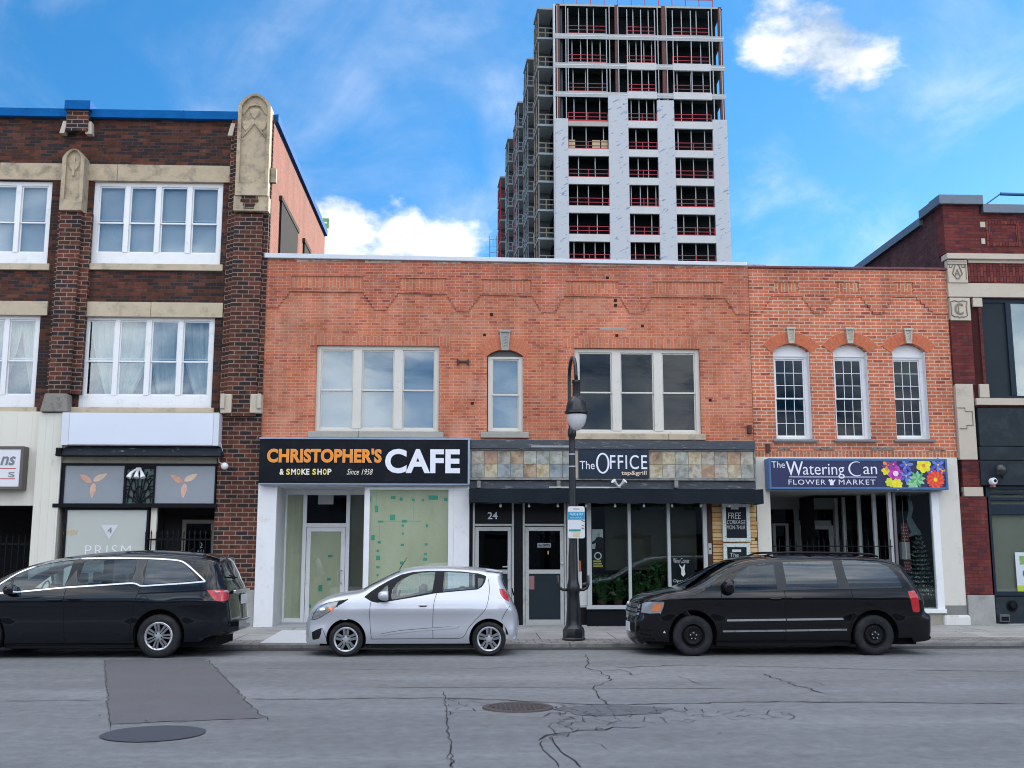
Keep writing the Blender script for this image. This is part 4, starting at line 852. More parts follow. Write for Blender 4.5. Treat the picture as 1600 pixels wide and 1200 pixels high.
# iron leftovers in the brick
for (a, b, c, d_) in ((714, 733, 563.5, 566.5),):
    q = R(a, c, b, d_, YF-.03); mb = MB().box(q[0], q[1], YF-.04, YF, q[2], q[3]); mb.box(q[0], q[0]+.04, YF-.06, YF, q[2]-.06, q[3]+.03); mb.box(q[1]-.04, q[1], YF-.06, YF, q[2]-.06, q[3]+.03); obj('rusty_bracket', mb, mat('rust', (.07, .03, .022), .8, var=.3), MBd)
for (a, b) in ((738, 630), (949, 434), (962, 469), (962, 477), (1004, 509), (964, 524), (757, 523), (768, 491), (1110, 625)):
    c_ = F(a, b, YF-.03); B('anchor_hole', mat('anchor_hole', (.03, .018, .016), .9), MBd, c_[0]-.035, c_[0]+.035, (Yb if b < 500 else YF)-.012, YF, c_[1]-.03, c_[1]+.035, bevel=.01)
q = R(937, 512, 978, 515.5, YF-.01); B('mortar_repair', mat('grey_mortar_repair', (.32, .30, .30), .9, var=.3), MBd, q[0], q[1], YF-.010, YF, q[2], q[3])
for (a, b) in ((1171, 671), (1200, 700)): c_ = F(a, b, YF-.04); B('rusty_box', mat('rust', (.07, .03, .022)), MBd, c_[0]-.05, c_[0]+.05, YF-.08, YF, c_[1]-.10, c_[1]+.10, bevel=.01)
# ================================================================== cafe shopfront (part of the middle building)
YS = 24.86                                            # white surround face
CW = M_white
zsg0 = F(570, 755.5, 24.7)[1]
cx0 = F(399.5, 870, YS)[0]; cx1 = F(733, 860, YS)[0]
e0_, e1_ = F(429.5, 860, YS)[0], F(567.5, 860, YS)[0]
w0_, w1_ = F(577, 860, YS)[0], F(704.5, 860, YS)[0]
ztop_s = F(570, 760, YS)[1]
sf = MB()
sf.box(cx0, e0_, YS, YF+.3, SWY-.02, ztop_s); sf.box(F(708.5, 860, YS)[0], cx1, YS, YF+.3, SWY-.02, ztop_s)
sf.box(cx0+.001, cx1-.001, YS+.002, YF+.3, ztop_s, zlow+.02)
sf.box(e1_, F(708.5, 860, YS)[0], YS+.02, YS+.2, SWY-.02, .52)
sf.quad((e0_, YS+.1, SWY), (e0_, 26.45, SWY), (e0_, 26.45, ztop_s), (e0_, YS+.1, ztop_s))
sur = obj('cafe_shopfront', sf, CW, MBd, bevel=.006); sur['label'] = 'white cafe shopfront surround'
room(MBd, e0_+.001, e1_+.05, YS+.1, 26.46, SWY+.004, ztop_s-.004, mat('white_recess', (.55, .56, .57), .6), name='recess_lining')
wf = MB(); wx0, wx1 = e1_, F(708.5, 860, YS)[0]; frame(wf, wx0, wx1, .52, ztop_s-.01, YS+.03, YS+.13, .125, .12, .06); sw = obj('shop_window', wf, CW, MBd, bevel=.004)
B('pane', G_shop, sw, wx0+.11, wx1-.1, YS+.07, YS+.076, .6, ztop_s-.05)
M_paper = mat('brown_paper', (.66, .61, .47), .8, var=.16, scale=1.6, stretch=(1, 1, .4), dirt=((.76, .73, .60), 1.3, .45, .75))
B('paper_cover', M_paper, sw, wx0+.05, wx1-.04, YS+.10, YS+.104, .55, ztop_s-.03)
M_tape = mat('green_tape', (.10, .46, .36), .6, var=.15)
def tapes(parent, lst, Y, ox=390, oy=660, sc=3.72):
    for (a, b, c, d_) in lst:
        q = R(ox+a/sc, oy+c/sc, ox+b/sc, oy+d_/sc, Y); B('tape_piece', M_tape, parent, q[0], q[1], Y-.004, Y, q[2], q[3])
tapes(sw, [(728, 748, 485, 522), (816, 846, 536, 568), (707, 728, 655, 684), (822, 848, 428, 446), (872, 890, 436, 455), (943, 960, 443, 458), (1000, 1014, 445, 459), (1040, 1095, 425, 450), (1130, 1150, 440, 458), (1155, 1170, 520, 570), (885, 915, 567, 582), (745, 778, 571, 582), (884, 896, 592, 606), (886, 896, 640, 652), (1024, 1036, 590, 610), (744, 762, 690, 704), (738, 752, 740, 754), (735, 758, 775, 800), (736, 756, 835, 848), (738, 750, 880, 895), (878, 898, 705, 718), (1018, 1034, 702, 716), (1014, 1032, 758, 772), (1008, 1032, 787, 804), (874, 892, 808, 826), (695, 707, 430, 460)], YS+.098)
M_tapeline = mat('pale_tape', (.40, .62, .50), .6)
for (a, b, c, d_) in ((736, 741, 388, 520), (742, 1000, 572, 577), (752, 757, 577, 700), (952, 956, 400, 560)):
    q = R(390+a/3.72, 660+c/3.72, 390+b/3.72, 660+d_/3.72, YS+.097); B('paper_seam', M_tapeline, sw, q[0], q[1], YS+.096, YS+.0985, q[2], q[3])
# entry door set back
YD = 26.1
dx0, dx1 = F(471, 880, YD)[0], F(545, 880, YD)[0]; dzt = F(508, 822, YD)[1]; dzf = F(508, 972, YD)[1]; SWD = .17
cm = MB(); frame(cm, dx0, dx1, SWD, ztop_s-.01, YD, YD+.12, .09, .02, .12); cm.box(dx0+.09, dx1-.09, YD+.003, YD+.117, dzt-.02, dzt+.07)
cm.box(e0_, dx0, YD+.01, YD+.11, SWD, SWD+.10); cm.box(e0_, dx0, YD+.01, YD+.11, ztop_s-.12, ztop_s); cm.box(e0_, e0_+.04, YD, YD+.11, SWD+.1, ztop_s-.12)
cm.box(dx1, e1_+.05, YD+.01, YD+.11, SWD, SWD+.25); cm.box(dx1, e1_+.05, YD+.01, YD+.11, ztop_s-.12, ztop_s)
dfm = obj('entry_frame', cm, CW, MBd, bevel=.004)
dr = MB(); frame(dr, dx0+.10, dx1-.10, SWD+.01, dzt-.03, YD+.02, YD+.07, .10, .18, .10); dd = obj('door', dr, CW, MBd, bevel=.004); dd['label'] = 'white framed glass cafe door'
B('pane', G_shop, dd, dx0+.18, dx1-.18, YD+.04, YD+.046, SWD+.15, dzt-.1); B('paper_cover', M_paper, dd, dx0+.18, dx1-.18, YD+.060, YD+.064, SWD+.15, dzt-.1)
tapes(dd, [(455, 482, 770, 784), (450, 472, 904, 920), (400, 423, 945, 982), (333, 358, 1058, 1078), (308, 350, 1116, 1132)], YD+.058)
hx = F(529, 900, YD)[0]; h0, h1 = F(529, 911, YD)[1], F(529, 891, YD)[1]
obj('handle', MB().tube([(hx+.07, YD+.02, h1), (hx+.07, YD-.06, h1), (hx-.02, YD-.07, h1-.02), (hx-.02, YD-.07, h0+.02), (hx+.07, YD-.06, h0), (hx+.07, YD+.02, h0)], .014, 8), M_alu, dd, smooth=True)
B('transom_pane', G_dk, dfm, dx0+.08, dx1-.08, YD+.05, YD+.056, dzt+.06, ztop_s-.11)
q = R(497, 773, 521, 788, YD+.04); B('paper_note', mat('paper_note', (.35, .36, .36)), dfm, q[0], q[1], YD+.044, YD+.046, q[2], q[3])
for (a, b) in ((e0_+.03, dx0+.01), (dx1-.01, e1_+.05)): B('side_pane', G_shop, dfm, a, b, YD+.05, YD+.056, SWD+.09, ztop_s-.11)
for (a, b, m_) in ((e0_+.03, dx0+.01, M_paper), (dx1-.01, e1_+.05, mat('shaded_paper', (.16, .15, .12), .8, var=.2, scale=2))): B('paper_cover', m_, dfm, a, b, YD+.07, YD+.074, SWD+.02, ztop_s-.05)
B('door_step', mat('step_paint', (.36, .38, .40), .7, var=.1), MBd, e0_+.002, e1_, YS+.06, YD+.12, SWY-.1, SWD-.002)
B('concrete_base', M_conc, MBd, F(708, 980, YS)[0], F(737, 980, YS)[0], YS-.02, YF, 0, SWY+.02)
# ---- cafe sign
r = R(405, 686.5, 731, 755, 24.62); sg = thing('shop_sign', ((r[0]+r[1])/2, 24.62, r[2]), 'black cafe sign with orange and big white letters over the white shopfront', 'sign')
B('sign_board', mat('sign_black', (.006, .008, .013), .45, var=.25, spec=.12, dirt=((.018, .021, .027), 2.5, .5, .8)), sg, r[0], r[1], 24.62, YF, r[2], r[3], bevel=.005)
mb = MB(); mb.box(r[0]-.01, r[1]+.06, 24.60, YF, r[3], r[3]+.035); mb.box(r[1], r[1]+.045, 24.61, YF, r[2]-.01, r[3]); mb.box(r[0], r[1]+.045, 24.63, YF, r[2]-.03, r[2]-.002)
obj('sign_trim', mb, mat('sign_trim_steel', (.26, .34, .46), .35, .3, var=.2, scale=4), sg)
YT_ = 24.618
def TR(a, b, c, d_, ox=400, oy=680, sc=4.706): return R(ox+a/sc, oy+b/sc, ox+c/sc, oy+d_/sc, YT_)
M_or = mat('orange_letter', (.86, .27, .010), .5, var=.05, stretch=(1, 1, .1)); M_orl = mat('pale_orange_edge', (.85, .62, .42), .5); M_let = mat('white_letter', (.76, .78, .86), .4, var=.02)
M_ye = mat('yellow_letter', (.85, .66, .10), .5); M_lt = mat('cream_letter', (.78, .76, .66), .5)
q = TR(82, 98, 924, 203); text("CHRISTOPHER'S", q, YT_-.003, M_orl, sg, bold=.045, spacing=1.05); text("CHRISTOPHER'S", (q[0]+.008, q[1]-.008, q[2]+.006, q[3]-.006), YT_-.012, M_or, sg, bold=.034, spacing=1.08, depth=.003)
q = TR(949, 101, 1500, 281); text("CAFE", q, YT_-.003, M_let, sg, bold=.035, spacing=1.03)
for (s_, a, c, m_) in (("&", 174, 205, M_lt), ("S", 222, 250, M_ye), ("M", 258, 294, M_lt), ("O", 300, 326, M_ye), ("KE", 334, 393, M_lt), ("S", 415, 442, M_ye), ("H", 452, 484, M_lt), ("O", 492, 519, M_ye), ("P", 526, 555, M_lt)):
    text(s_, TR(a, 247, c, 291), YT_-.003, m_, sg, bold=.03)
text("Since 1958", TR(668, 248, 860, 290), YT_-.003, M_lt, sg, shear=.35, bold=-.004)
# ================================================================== office shopfront
OX0, OX1 = F(735, 860, 24.9)[0], F(1181, 860, 24.9)[0]; YO = 24.88
zo_top = F(950, 786, 24.9)[1]+.25
# door 24, dark wall, tavern door, side light, bay windows
def shop_door(x0p, x1p, g, low, zt_p, lab, knob):
    x0 = F(x0p, 880, YO)[0]; x1 = F(x1p, 880, YO)[0]; zt = F((x0p+x1p)/2, 818.5, YO)[1]
    fr_ = MB(); frame(fr_, x0, x1, SWY, zo_top, YO, YO+.12, .045, .02, .05); fr_.box(x0+.045, x1-.045, YO+.003, YO+.117, zt-.05, zt+.0)
    f_ = obj('door_frame', fr_, M_alu2, MBd, bevel=.003)
    B('transom_panel', mat('black_panel', (.008, .009, .012), .4), f_, x0+.04, x1-.04, YO+.05, YO+.06, zt, zo_top-.04)
    d_ = MB(); frame(d_, x0+.055, x1-.055, SWY+.02, zt-.07, YO+.02, YO+.075, .085, .12, .09)
    zm0, zm1 = F(900, 896.5, YO)[1], F(900, 890, YO)[1]; d_.box(x0+.14, x1-.14, YO+.022, YO+.073, zm0, zm1)
    dd_ = obj('door', d_, M_alu2, MBd, bevel=.003); dd_['label'] = lab
    B('pane', G_dk, dd_, x0+.13, x1-.13, YO+.045, YO+.05, zm1-.01, zt-.15); B('lower_panel', mat('slate_panel', (.018, .026, .034), .4, var=.1), dd_, x0+.13, x1-.13, YO+.045, YO+.055, SWY+.13, zm0+.01)
    return f_, dd_, x0, x1, zt, zm0
M_alu2 = mat('worn_white_frame', (.42, .43, .42), .5, .1, var=.08, dirt=((.22, .21, .19), 6, .5, .8))
f24, d24, a_, b_, zt24, zm24 = shop_door(738.5, 803, None, None, None, 'white framed street door under the number panel', 0)
q = R(762, 800, 777.5, 811, YO); text('24', q, YO+.046, M_let, f24, name='house_number', bold=.012, spacing=1.0)
mb = MB(); hx = b_-.12; z_ = F(790, 905, YO)[1]; mb.box(hx-.025, hx+.025, YO-.01, YO+.02, z_, z_+.42); mb.tube([(hx-.01, YO, z_+.28), (hx-.14, YO-.05, z_+.28)], .014, 8); obj('handle', mb, M_alu, d24)
ft, dt, a_, b_, ztt, zmt = shop_door(817, 885, None, None, None, 'white framed tavern door with a small name card', 0)
q = R(840, 848.5, 861, 855.5, YO); cd = B('name_card', mat('card_grey', (.25, .28, .30), .5), dt, q[0], q[1], YO+.040, YO+.044, q[2], q[3]); 
text('the OFFICE', (q[0]+.02, q[1]-.02, q[2]+.02, q[3]-.02), YO+.038, M_black, dt, bold=.02)
mb = MB(); hx = b_-.10; z_ = F(880, 880, YO)[1]; mb.lathe([(0, -.05), (.03, -.045), (.035, -.02), (.02, 0), (.02, .02)], (hx, YO, z_), 12, 'y'); obj('handle', mb, M_alu, dt)
q = R(825.5, 900, 835, 921, YO); B('notice_sticker', mat('sticker_red_grey', (.26, .12, .12), .5), dt, q[0], q[1], YO+.038, YO+.042, q[2], q[3])
lamp_z = F(858, 863, 25.6); lw = thing('wall_lamp', (lamp_z[0], 25.9, lamp_z[1]), 'small warm glowing lamp seen through the tavern door glass', 'lamp')
obj('bulb', MB().lathe([(0, -.05), (.012, -.045), (.020, -.02), (.016, .02), (0, .05)], (lamp_z[0], 25.9, lamp_z[1]), 10), mat('warm_bulb', (1, .62, .25), .5, emit=1.2), lw, smooth=True)
obj('stem', MB().tube([(lamp_z[0], 25.9, lamp_z[1]-.3), (lamp_z[0], 25.9, lamp_z[1]-.05)], .01, 6), M_black, lw)
wl_ = MB(); wl_.box(F(803, 880, YO)[0], F(817, 880, YO)[0], YO+.03, YF+.2, 0, zo_top); wl_.box(OX0-.02, F(738.5, 880, YO)[0], YO+.03, YF+.2, 0, zo_top)
obj('dark_wall_strip', wl_, M_black, MBd)
# side light behind the lamp post
sx0, sx1 = F(886, 880, 24.9)[0], F(923, 880, 24.9)[0]; sl0 = F(905, 949, 24.9)[1]
m_ = MB(); frame(m_, sx0, sx1, sl0, zo_top, 24.9, 25.0, .06, .05, .05); m_.box(sx0+.24, sx0+.27, 24.9, 25.0, sl0+.05, zo_top-.05); sl_ = obj('side_light', m_, M_alu2, MBd)
B('pane', G_shop, sl_, sx0+.05, sx1-.05, 24.95, 24.955, sl0+.4, zo_top-.04); B('lower_panel', M_white2, sl_, sx0+.05, sx1-.05, 24.94, 24.96, sl0+.02, sl0+.42)
q = R(901, 893, 909, 920, 24.93); B('white_poster', M_white2, sl_, q[0], q[1], 24.93, 24.934, q[2], q[3]); 
q = R(902, 876, 907, 892, 25.05); B('orange_card', mat('orange_card', (.45, .12, .04), .5), sl_, q[0], q[1], 24.93, 24.934, q[2], q[3])
# bay window
bx0, bx1 = F(917.5, 880, YO-.04)[0], F(1106, 880, YO-.04)[0]; YB = YO-.06
zb0 = F(950, 951, YB)[1]; zb1 = F(950, 947, YB)[1]
m_ = MB(); frame(m_, bx0, bx1, zb0, zo_top, YB, YB+.12, .09, .075, .05)
mus = [F(984.3, 870, YB)[0], F(1046, 870, YB)[0]]
for xx in mus: m_.box(xx-.035, xx+.035, YB+.002, YB+.118, zb0+.07, zo_top-.05)
m_.box(bx0-.03, bx1+.03, YB-.06, YB, zb0-.01, zb0+.055); m_.box(bx0+.07, bx0+.10, YB-.005, YB, zb0+.07, zo_top-.05)
bw = obj('bay_window', m_, mat('pale_grey_frame', (.44, .46, .47), .45, .1, var=.06), MBd, bevel=.004)
B('pane', G_shop, bw, bx0+.08, bx1-.08, YB+.06, YB+.066, zb0+.06, zo_top-.04)
bl_m = mat('taupe_blind', (.042, .040, .036), .7, var=.12, scale=3)
for (a, b) in ((F(948, 870, YB)[0], mus[0]), (mus[0]+.01, mus[1]), (mus[1]+.02, F(1093, 870, YB)[0])): B('roller_blind', bl_m, bw, a, b-.01, YB+.25, YB+.255, F(1000, 891, YB)[1], zo_top)
B('bulkhead', M_black, MBd, bx0-.02, bx1+.15, YB+.02, YF+.2, 0, zb0-.011, bevel=.008); B('bulkhead', M_black, MBd, sx0, bx0-.02, 24.93, YF+.2, 0, sl0-.002)
B('threshold', M_conc, MBd, OX0, F(917, 975, YO)[0], YO-.05, YO+.2, 0, SWY+.02, bevel=.01)
room(MBd, OX0, OX1-.9, YO+.14, 28.5, SWY+.01, zo_top+.1, name='tavern_lining')
# brown post, stone veneer, chalkboards
B('timber_post', mat('brown_timber', (.055, .035, .028), .6, var=.3, stretch=(4, 4, .5)), MBd, F(1105, 870, YO)[0], F(1113.5, 870, YO)[0], YO-.03, YF+.1, SWY, zo_top)
q = R(1106.3, 849, 1111.3, 866, YO); kp = thing('door_bell_plate', (q[0], YO-.04, q[2]), 'small pale metal plate on the brown timber post beside the stone veneer', 'plate')
B('plate', M_alu, kp, q[0], q[1], YO-.045, YO-.03, q[2], q[3]); B('button', M_black, kp, q[0]+.02, q[1]-.02, YO-.05, YO-.046, q[2]+.10, q[2]+.14)
vx0, vx1 = F(1113.5, 870, YO)[0], F(1184, 870, YO)[0]
B('veneer_backing', mat('veneer_gap', (.06, .035, .02), .9), MBd, vx0, vx1+.02, YO, YF+.2, 0, zo_top)
vn = MB(); rr = random.Random(21); z = SWY+.02
VC = [mat('veneer_sand', (.50, .30, .12), .8, var=.25, scale=7, bump=.6, bscale=18), mat('veneer_rust', (.38, .17, .06), .8, var=.3, scale=7, bump=.6, bscale=18), mat('veneer_buff', (.58, .40, .20), .8, var=.2, scale=7, bump=.6, bscale=18)]
while z < zo_top-.05:
    h = rr.choice((.07, .09, .11, .13)); x = vx0+.005
    while x < vx1-.05:
        w = min(rr.uniform(.22, .5), vx1-x); vn.cur = rr.choice((0, 0, 1, 2, 2)); vn.box(x, x+w-.01, YO-.03-rr.random()*.035, YO+.01, z, z+h-.01); x += w
    z += h
obj('stone_veneer', vn, VC, MBd, bevel=.008)
M_flor = mat('floral_border', (.58, .64, .62), .6, var=.1, scale=22, dirt=((.10, .20, .15), 26, .56, .62))
M_chalk = mat('chalkboard', (.010, .016, .022), .55, var=.25, scale=2.5); M_ct = mat('chalk', (.55, .57, .58), .8, var=.15, scale=20)
for i, (a, b, c, d_, lines, lab) in enumerate(((1129, 1172, 786.5, 846.5, (("FREE", 1137.5, 1158, 801, 810.5), ("CORKAGE", 1136, 1165, 812.5, 819), ("MON-THUR", 1135.5, 1164.5, 821, 827)), 'chalkboard reading free corkage in a floral border on the stone veneer, the upper of two'), (1131, 1173, 849, 912, (("The", 1141, 1154, 864, 870), ("OFFICE", 1140, 1163, 872, 880)), 'chalkboard in a floral border partly hidden by the minivan, the lower of two'))):
    q = R(a, c, b, d_, YO-.12); cb_ = thing('chalkboard_sign', ((q[0]+q[1])/2, YO-.12, q[2]), lab, 'chalkboard')
    m_ = MB(); frame(m_, q[0], q[1], q[2], q[3], YO-.13, YO-.066, .085); obj('board_frame', m_, M_flor, cb_, bevel=.006)
    B('board', M_chalk, cb_, q[0]+.08, q[1]-.08, YO-.11, YO-.075, q[2]+.08, q[3]-.08)
    for (t_, xa_, xb_, ya_, yb_) in lines: text(t_, R(xa_, ya_, xb_, yb_, YO-.12), YO-.113, M_ct, cb_, shear=.15, bold=-.01 if i else -.005)
    k_ = R(1142, 792, 1154, 796, YO-.12) if not i else R(1144, 858.5, 1158, 862.5, YO-.12); B('board_label', M_ct, cb_, k_[0], k_[1], YO-.116, YO-.111, k_[2], k_[3])
    if not i: text('Ask about our wines', R(1138, 838, 1163, 841, YO-.12), YO-.113, M_ct, cb_, bold=-.01) if False else None
# fascia: charred board, slate tiles, dark soffit
YT2 = 24.80
def fb(n, m_, a, b, c, d_, y, bev=.004, yb_=YF+.1): q = R(a, c, b, d_, y); return B(n, m_, MBd, q[0], q[1], y, yb_, q[2], q[3], bevel=bev)
fb('charred_board', M_char, 734.5, 1180, 688, 701.5, 24.72)
fb('charred_board', mat('pale_peeled_board', (.30, .31, .33), .7, var=.3, dirt=((.04, .05, .06), 5, .5, .6)), 826, 897, 696, 699, 24.715, 0, 24.719)
q = R(734, 702.5, 1180.5, 750.5, YT2); tb = MB(); frame(tb, q[0], q[1], q[2], q[3], YT2-.03, YF, .035, .05, .03); obj('tile_frame', tb, mat('weathered_trim', (.25, .25, .235), .7, var=.25, scale=6, dirt=((.08, .085, .09), 5, .5, .65)), MBd, bevel=.004)
B('tile_backing', mat('grout', (.20, .20, .18), .9), MBd, q[0]+.03, q[1]-.03, YT2+.012, YF, q[2]+.04, q[3]-.02)
cols = [((.21, .20, .165), (.10, .085, .065)), ((.27, .17, .085), (.12, .08, .05)), ((.15, .18, .20), (.09, .11, .13)), ((.30, .26, .15), (.20, .15, .08)), ((.19, .21, .19), (.12, .12, .10)), ((.26, .24, .185), (.16, .12, .09)), ((.20, .10, .055), (.28, .20, .12)), ((.24, .25, .20), (.14, .145, .12))]
TM = [mat('slate_tile_%s' % n, tuple(min(.6, (v*.62+.38*sum(c[0])/3)*1.8) for v in c[0]), .75, var=.25, scale=5, bump=.6, bscale=12, dirt=(tuple(v*1.6 for v in c[1]), 3.6+.4*i, .45, .62)) for i, (n, c) in enumerate(zip(('olive', 'rust', 'blue', 'gold', 'sage', 'sand', 'copper', 'moss'), cols))]
tx0, tx1, tz0_, tz1_ = q[0]+.04, q[1]-.04, q[2]+.055, q[3]-.035; so = R(903.5, 703.5, 1013, 747.5, YT2)
def tile_run(x0, x1, n, order):
    w = (x1-x0)/n; h = (tz1_-tz0_)/2
    for i in range(n):
        for j in range(2):
            y_ = YT2+rr.uniform(-.004, .004); xa_, xb_, za_, zb_ = x0+i*w+.004, x0+(i+1)*w-.004, tz0_+j*h+.004, tz0_+(j+1)*h-.004
            B('slate_tile', TM[order[(i*2+j) % len(order)]], MBd, xa_, xb_, y_, YT2+.011, za_, zb_, bevel=.003)
tile_run(tx0, so[0]-.07, 8, [4, 5, 3, 6, 2, 0, 4, 1, 1, 7, 3, 4, 2, 7, 2, 4])
tile_run(so[1]+.02, tx1, 8, [3, 1, 5, 3, 4, 7, 5, 3, 6, 5, 5, 0, 3, 6, 4, 5])
fb('post_strip', M_stonel, 897, 904, 703.5, 747, YT2-.01)
fb('soffit_board', M_char, 734, 1181, 751.5, 764, 24.84)
for p in (748, 873, 1057): fb('soffit_bracket', mat('weathered_trim', (.25, .25, .23)), p-3, p+3, 751, 762, 24.74)
sg = thing('shop_sign', ((so[0]+so[1])/2, 24.7, so[2]), 'dark blue board sign with white tavern letters set between slate tiles', 'sign')
B('sign_board', mat('navy_board', (.020, .034, .055), .45, var=.25, scale=3, dirt=((.05, .035, .03), 2.5, .55, .75)), sg, so[0], so[1], 24.735, YT2+.01, so[2], so[3], bevel=.006)
def TO(a, b, c, d_): return R(890+a/11.43, 695+b/11.43, 890+c/11.43, 695+d_/11.43, 24.73)
text('The', TO(180, 290, 447, 436), 24.731, M_let, sg, bold=.0); 
m_ = MB(); q = TO(472, 143, 712, 515); n_ = 40; xm, zm_, ax, az = (q[0]+q[1])/2, (q[2]+q[3])/2, (q[1]-q[0])/2, (q[3]-q[2])/2
o_ = [(xm+ax*cos(t), 24.727, zm_+az*sin(t)) for t in [2*pi*k/n_ for k in range(n_)]]; i_ = [(xm+ax*(.70)*cos(t)+.004*cos(t), 24.727, zm_+az*.84*sin(t)) for t in [2*pi*k/n_ for k in range(n_)]]
m_.add(o_+i_, [(k, (k+1) % n_, (k+1) % n_+n_, k+n_) for k in range(n_)]); m_.add(o_+[(a, 24.735, c) for a, b, c in o_], [(k, k+n_, (k+1) % n_+n_, (k+1) % n_) for k in range(n_)])
obj('lettering', m_, M_let, sg)
text('FFICE', TO(722, 183, 1385, 436), 24.731, M_let, sg, bold=.002, spacing=1.12); text('tap&grill', TO(925, 462, 1375, 560), 24.731, mat('peach_letter', (.74, .60, .50), .5), sg, bold=.008)
# awning
q = R(733, 763.5, 1193, 786.5, 24.1); aw = thing('awning', ((q[0]+q[1])/2, 24.1, q[2]), 'long black fabric awning over the tavern doors and windows', 'awning')
m_ = MB(); n_ = 60; zt_, zb_ = q[3], q[2]; zaw = F(950, 764.5, YF-.15)[1]; vs = []
for i in range(n_+1):
    x = q[0]+(q[1]-q[0])*i/n_; s_ = .012*sin(i*.7)+.006*sin(i*1.9)
    vs += [(x, YF-.15, zaw), (x, 24.10+s_*.4, zt_-.02+abs(s_)*.5), (x, 24.10+s_, zb_+.01*sin(i*1.1))]
m_.add(vs, [(3*i+j, 3*i+j+1, 3*i+3+j+1, 3*i+3+j) for i in range(n_) for j in range(2)])
for x_ in (q[0], q[1]): m_.add([(x_, YF-.15, zaw), (x_, 24.10, zt_), (x_, 24.10, zb_), (x_, YF-.15, zb_)], [(0, 1, 2, 3)])
obj('fabric', m_, mat('awning_fabric', (.010, .015, .022), .75, var=.3, scale=1.5, bump=.2), aw)
m_ = MB(); m_.tube([(q[0], 24.12, zb_+.02), (q[1], 24.12, zb_+.02)], .018, 8)
for k in range(6): xx = q[0]+.02+(q[1]-q[0]-.04)*k/5; m_.tube([(xx, 24.12, zb_+.02), (xx, YF-.1, zb_+.02)], .012, 6)
obj('awning_frame', m_, M_black, aw)
m_ = MB(); xa_, xb_ = F(858, 761, 24.7)[0], F(970, 761, 24.7)[0]; z_ = F(915, 761.5, 24.7)[1]; m_.tube([(xa_, 24.72, z_), (xb_, 24.72, z_)], .016, 6); obj('conduit', m_, M_white2, MBd)
WH = ('above the number panel of the street door', 'over the black strip between the two doors', 'above the right side of the tavern door', 'just behind the lamp post', 'above the left pane of the bay window', 'above the middle pane of the bay window', 'above the right pane of the bay window', 'above the brown timber post', 'at the top of the upper chalkboard')
for k, (p, wh) in enumerate(zip((782, 826.6, 871.6, 916, 961, 1006, 1050, 1095, 1139.6), WH)):
    c_ = F(p, 789, 24.3); lb = thing('light_bulb', (c_[0], 24.3, c_[1]), 'small white bulb under the black awning '+wh, 'bulb', 'bulbs hung along the underside of the awning')
    obj('bulb_glass', MB().lathe([(0, -.055), (.022, -.045), (.03, -.02), (.018, .02), (.014, .03)], (c_[0], 24.3, c_[1]), 10), mat('frosted_bulb', (.72, .72, .70), .3), lb, smooth=True)
    obj('socket', MB().tube([(c_[0], 24.3, c_[1]+.03), (c_[0], 24.3, c_[1]+.10)], .016, 8), M_black, lb)
c_ = F(968, 757, 24.6); sp_ = thing('floodlight', (c_[0], 24.6, c_[1]), 'white twin-head floodlight just below the tavern sign', 'floodlight')
B('mount', M_white, sp_, c_[0]-.035, c_[0]+.035, 24.68, 24.84, c_[1]-.07, c_[1]+.0, bevel=.01)
for dx in (-.14, .13):
    mb = MB().tube([(c_[0]+dx*.15, 24.68, c_[1]-.04), (c_[0]+dx*.6, 24.64, c_[1]+.03), (c_[0]+dx, 24.6, c_[1]+.085)], [.022, .035, .062], 12); obj('lamp_head', mb, M_white, sp_, auto=40)
# posters and plants in the bay window
YP = YB+.052
q = R(925, 827, 942.5, 857.5, YP); ps = thing('poster', ((q[0]+q[1])/2, YP, q[2]), 'pale poster of a woman in black inside the left bay window pane', 'poster')
B('sheet', mat('poster_grey', (.42, .47, .52), .5, var=.1), ps, q[0], q[1], YP+.022, YP+.024, q[2], q[3])
m_ = MB(); xm = q[0]+.62*(q[1]-q[0]); m_.prism([(xm-.09, q[2]), (xm+.10, q[2]), (xm+.12, q[2]+.22), (xm+.06, q[2]+.27), (xm-.05, q[2]+.27), (xm-.09, q[2]+.2), (xm-.2, q[2]+.13), (xm-.19, q[2]+.09), (xm-.07, q[2]+.13)], YP+.018, YP+.0215); obj('printed_figure', m_, M_black, ps)
m_ = MB(); m_.prism([(xm-.02, q[2]+.27), (xm+.025, q[2]+.27), (xm+.035, q[2]+.34), (xm, q[2]+.38), (xm-.03, q[2]+.34)], YP+.016, YP+.0175); obj('printed_face', m_, mat('print_skin', (.45, .25, .18), .6), ps)
q = R(925, 859, 944, 888.5, YP); ps = thing('poster', ((q[0]+q[1])/2, YP, q[2]), 'dark poster with a round white mark and yellow lettering below the woman poster', 'poster')
B('sheet', M_black, ps, q[0], q[1], YP+.022, YP+.024, q[2], q[3]); xm = (q[0]+q[1])/2; m_ = MB(); m_.lathe([(.085, .0), (.085, -.002), (.065, -.002), (.065, 0)], (xm, YP+.021, q[3]-.14), 20, 'y'); obj('round_mark', m_, M_let, ps)
for k in range(3): B('yellow_print', mat('yellow_print', (.42, .38, .05), .6), ps, q[0]+.03, q[1]-.03-.02*k, YP+.018, YP+.021, q[2]+.04+k*.055, q[2]+.075+k*.055)
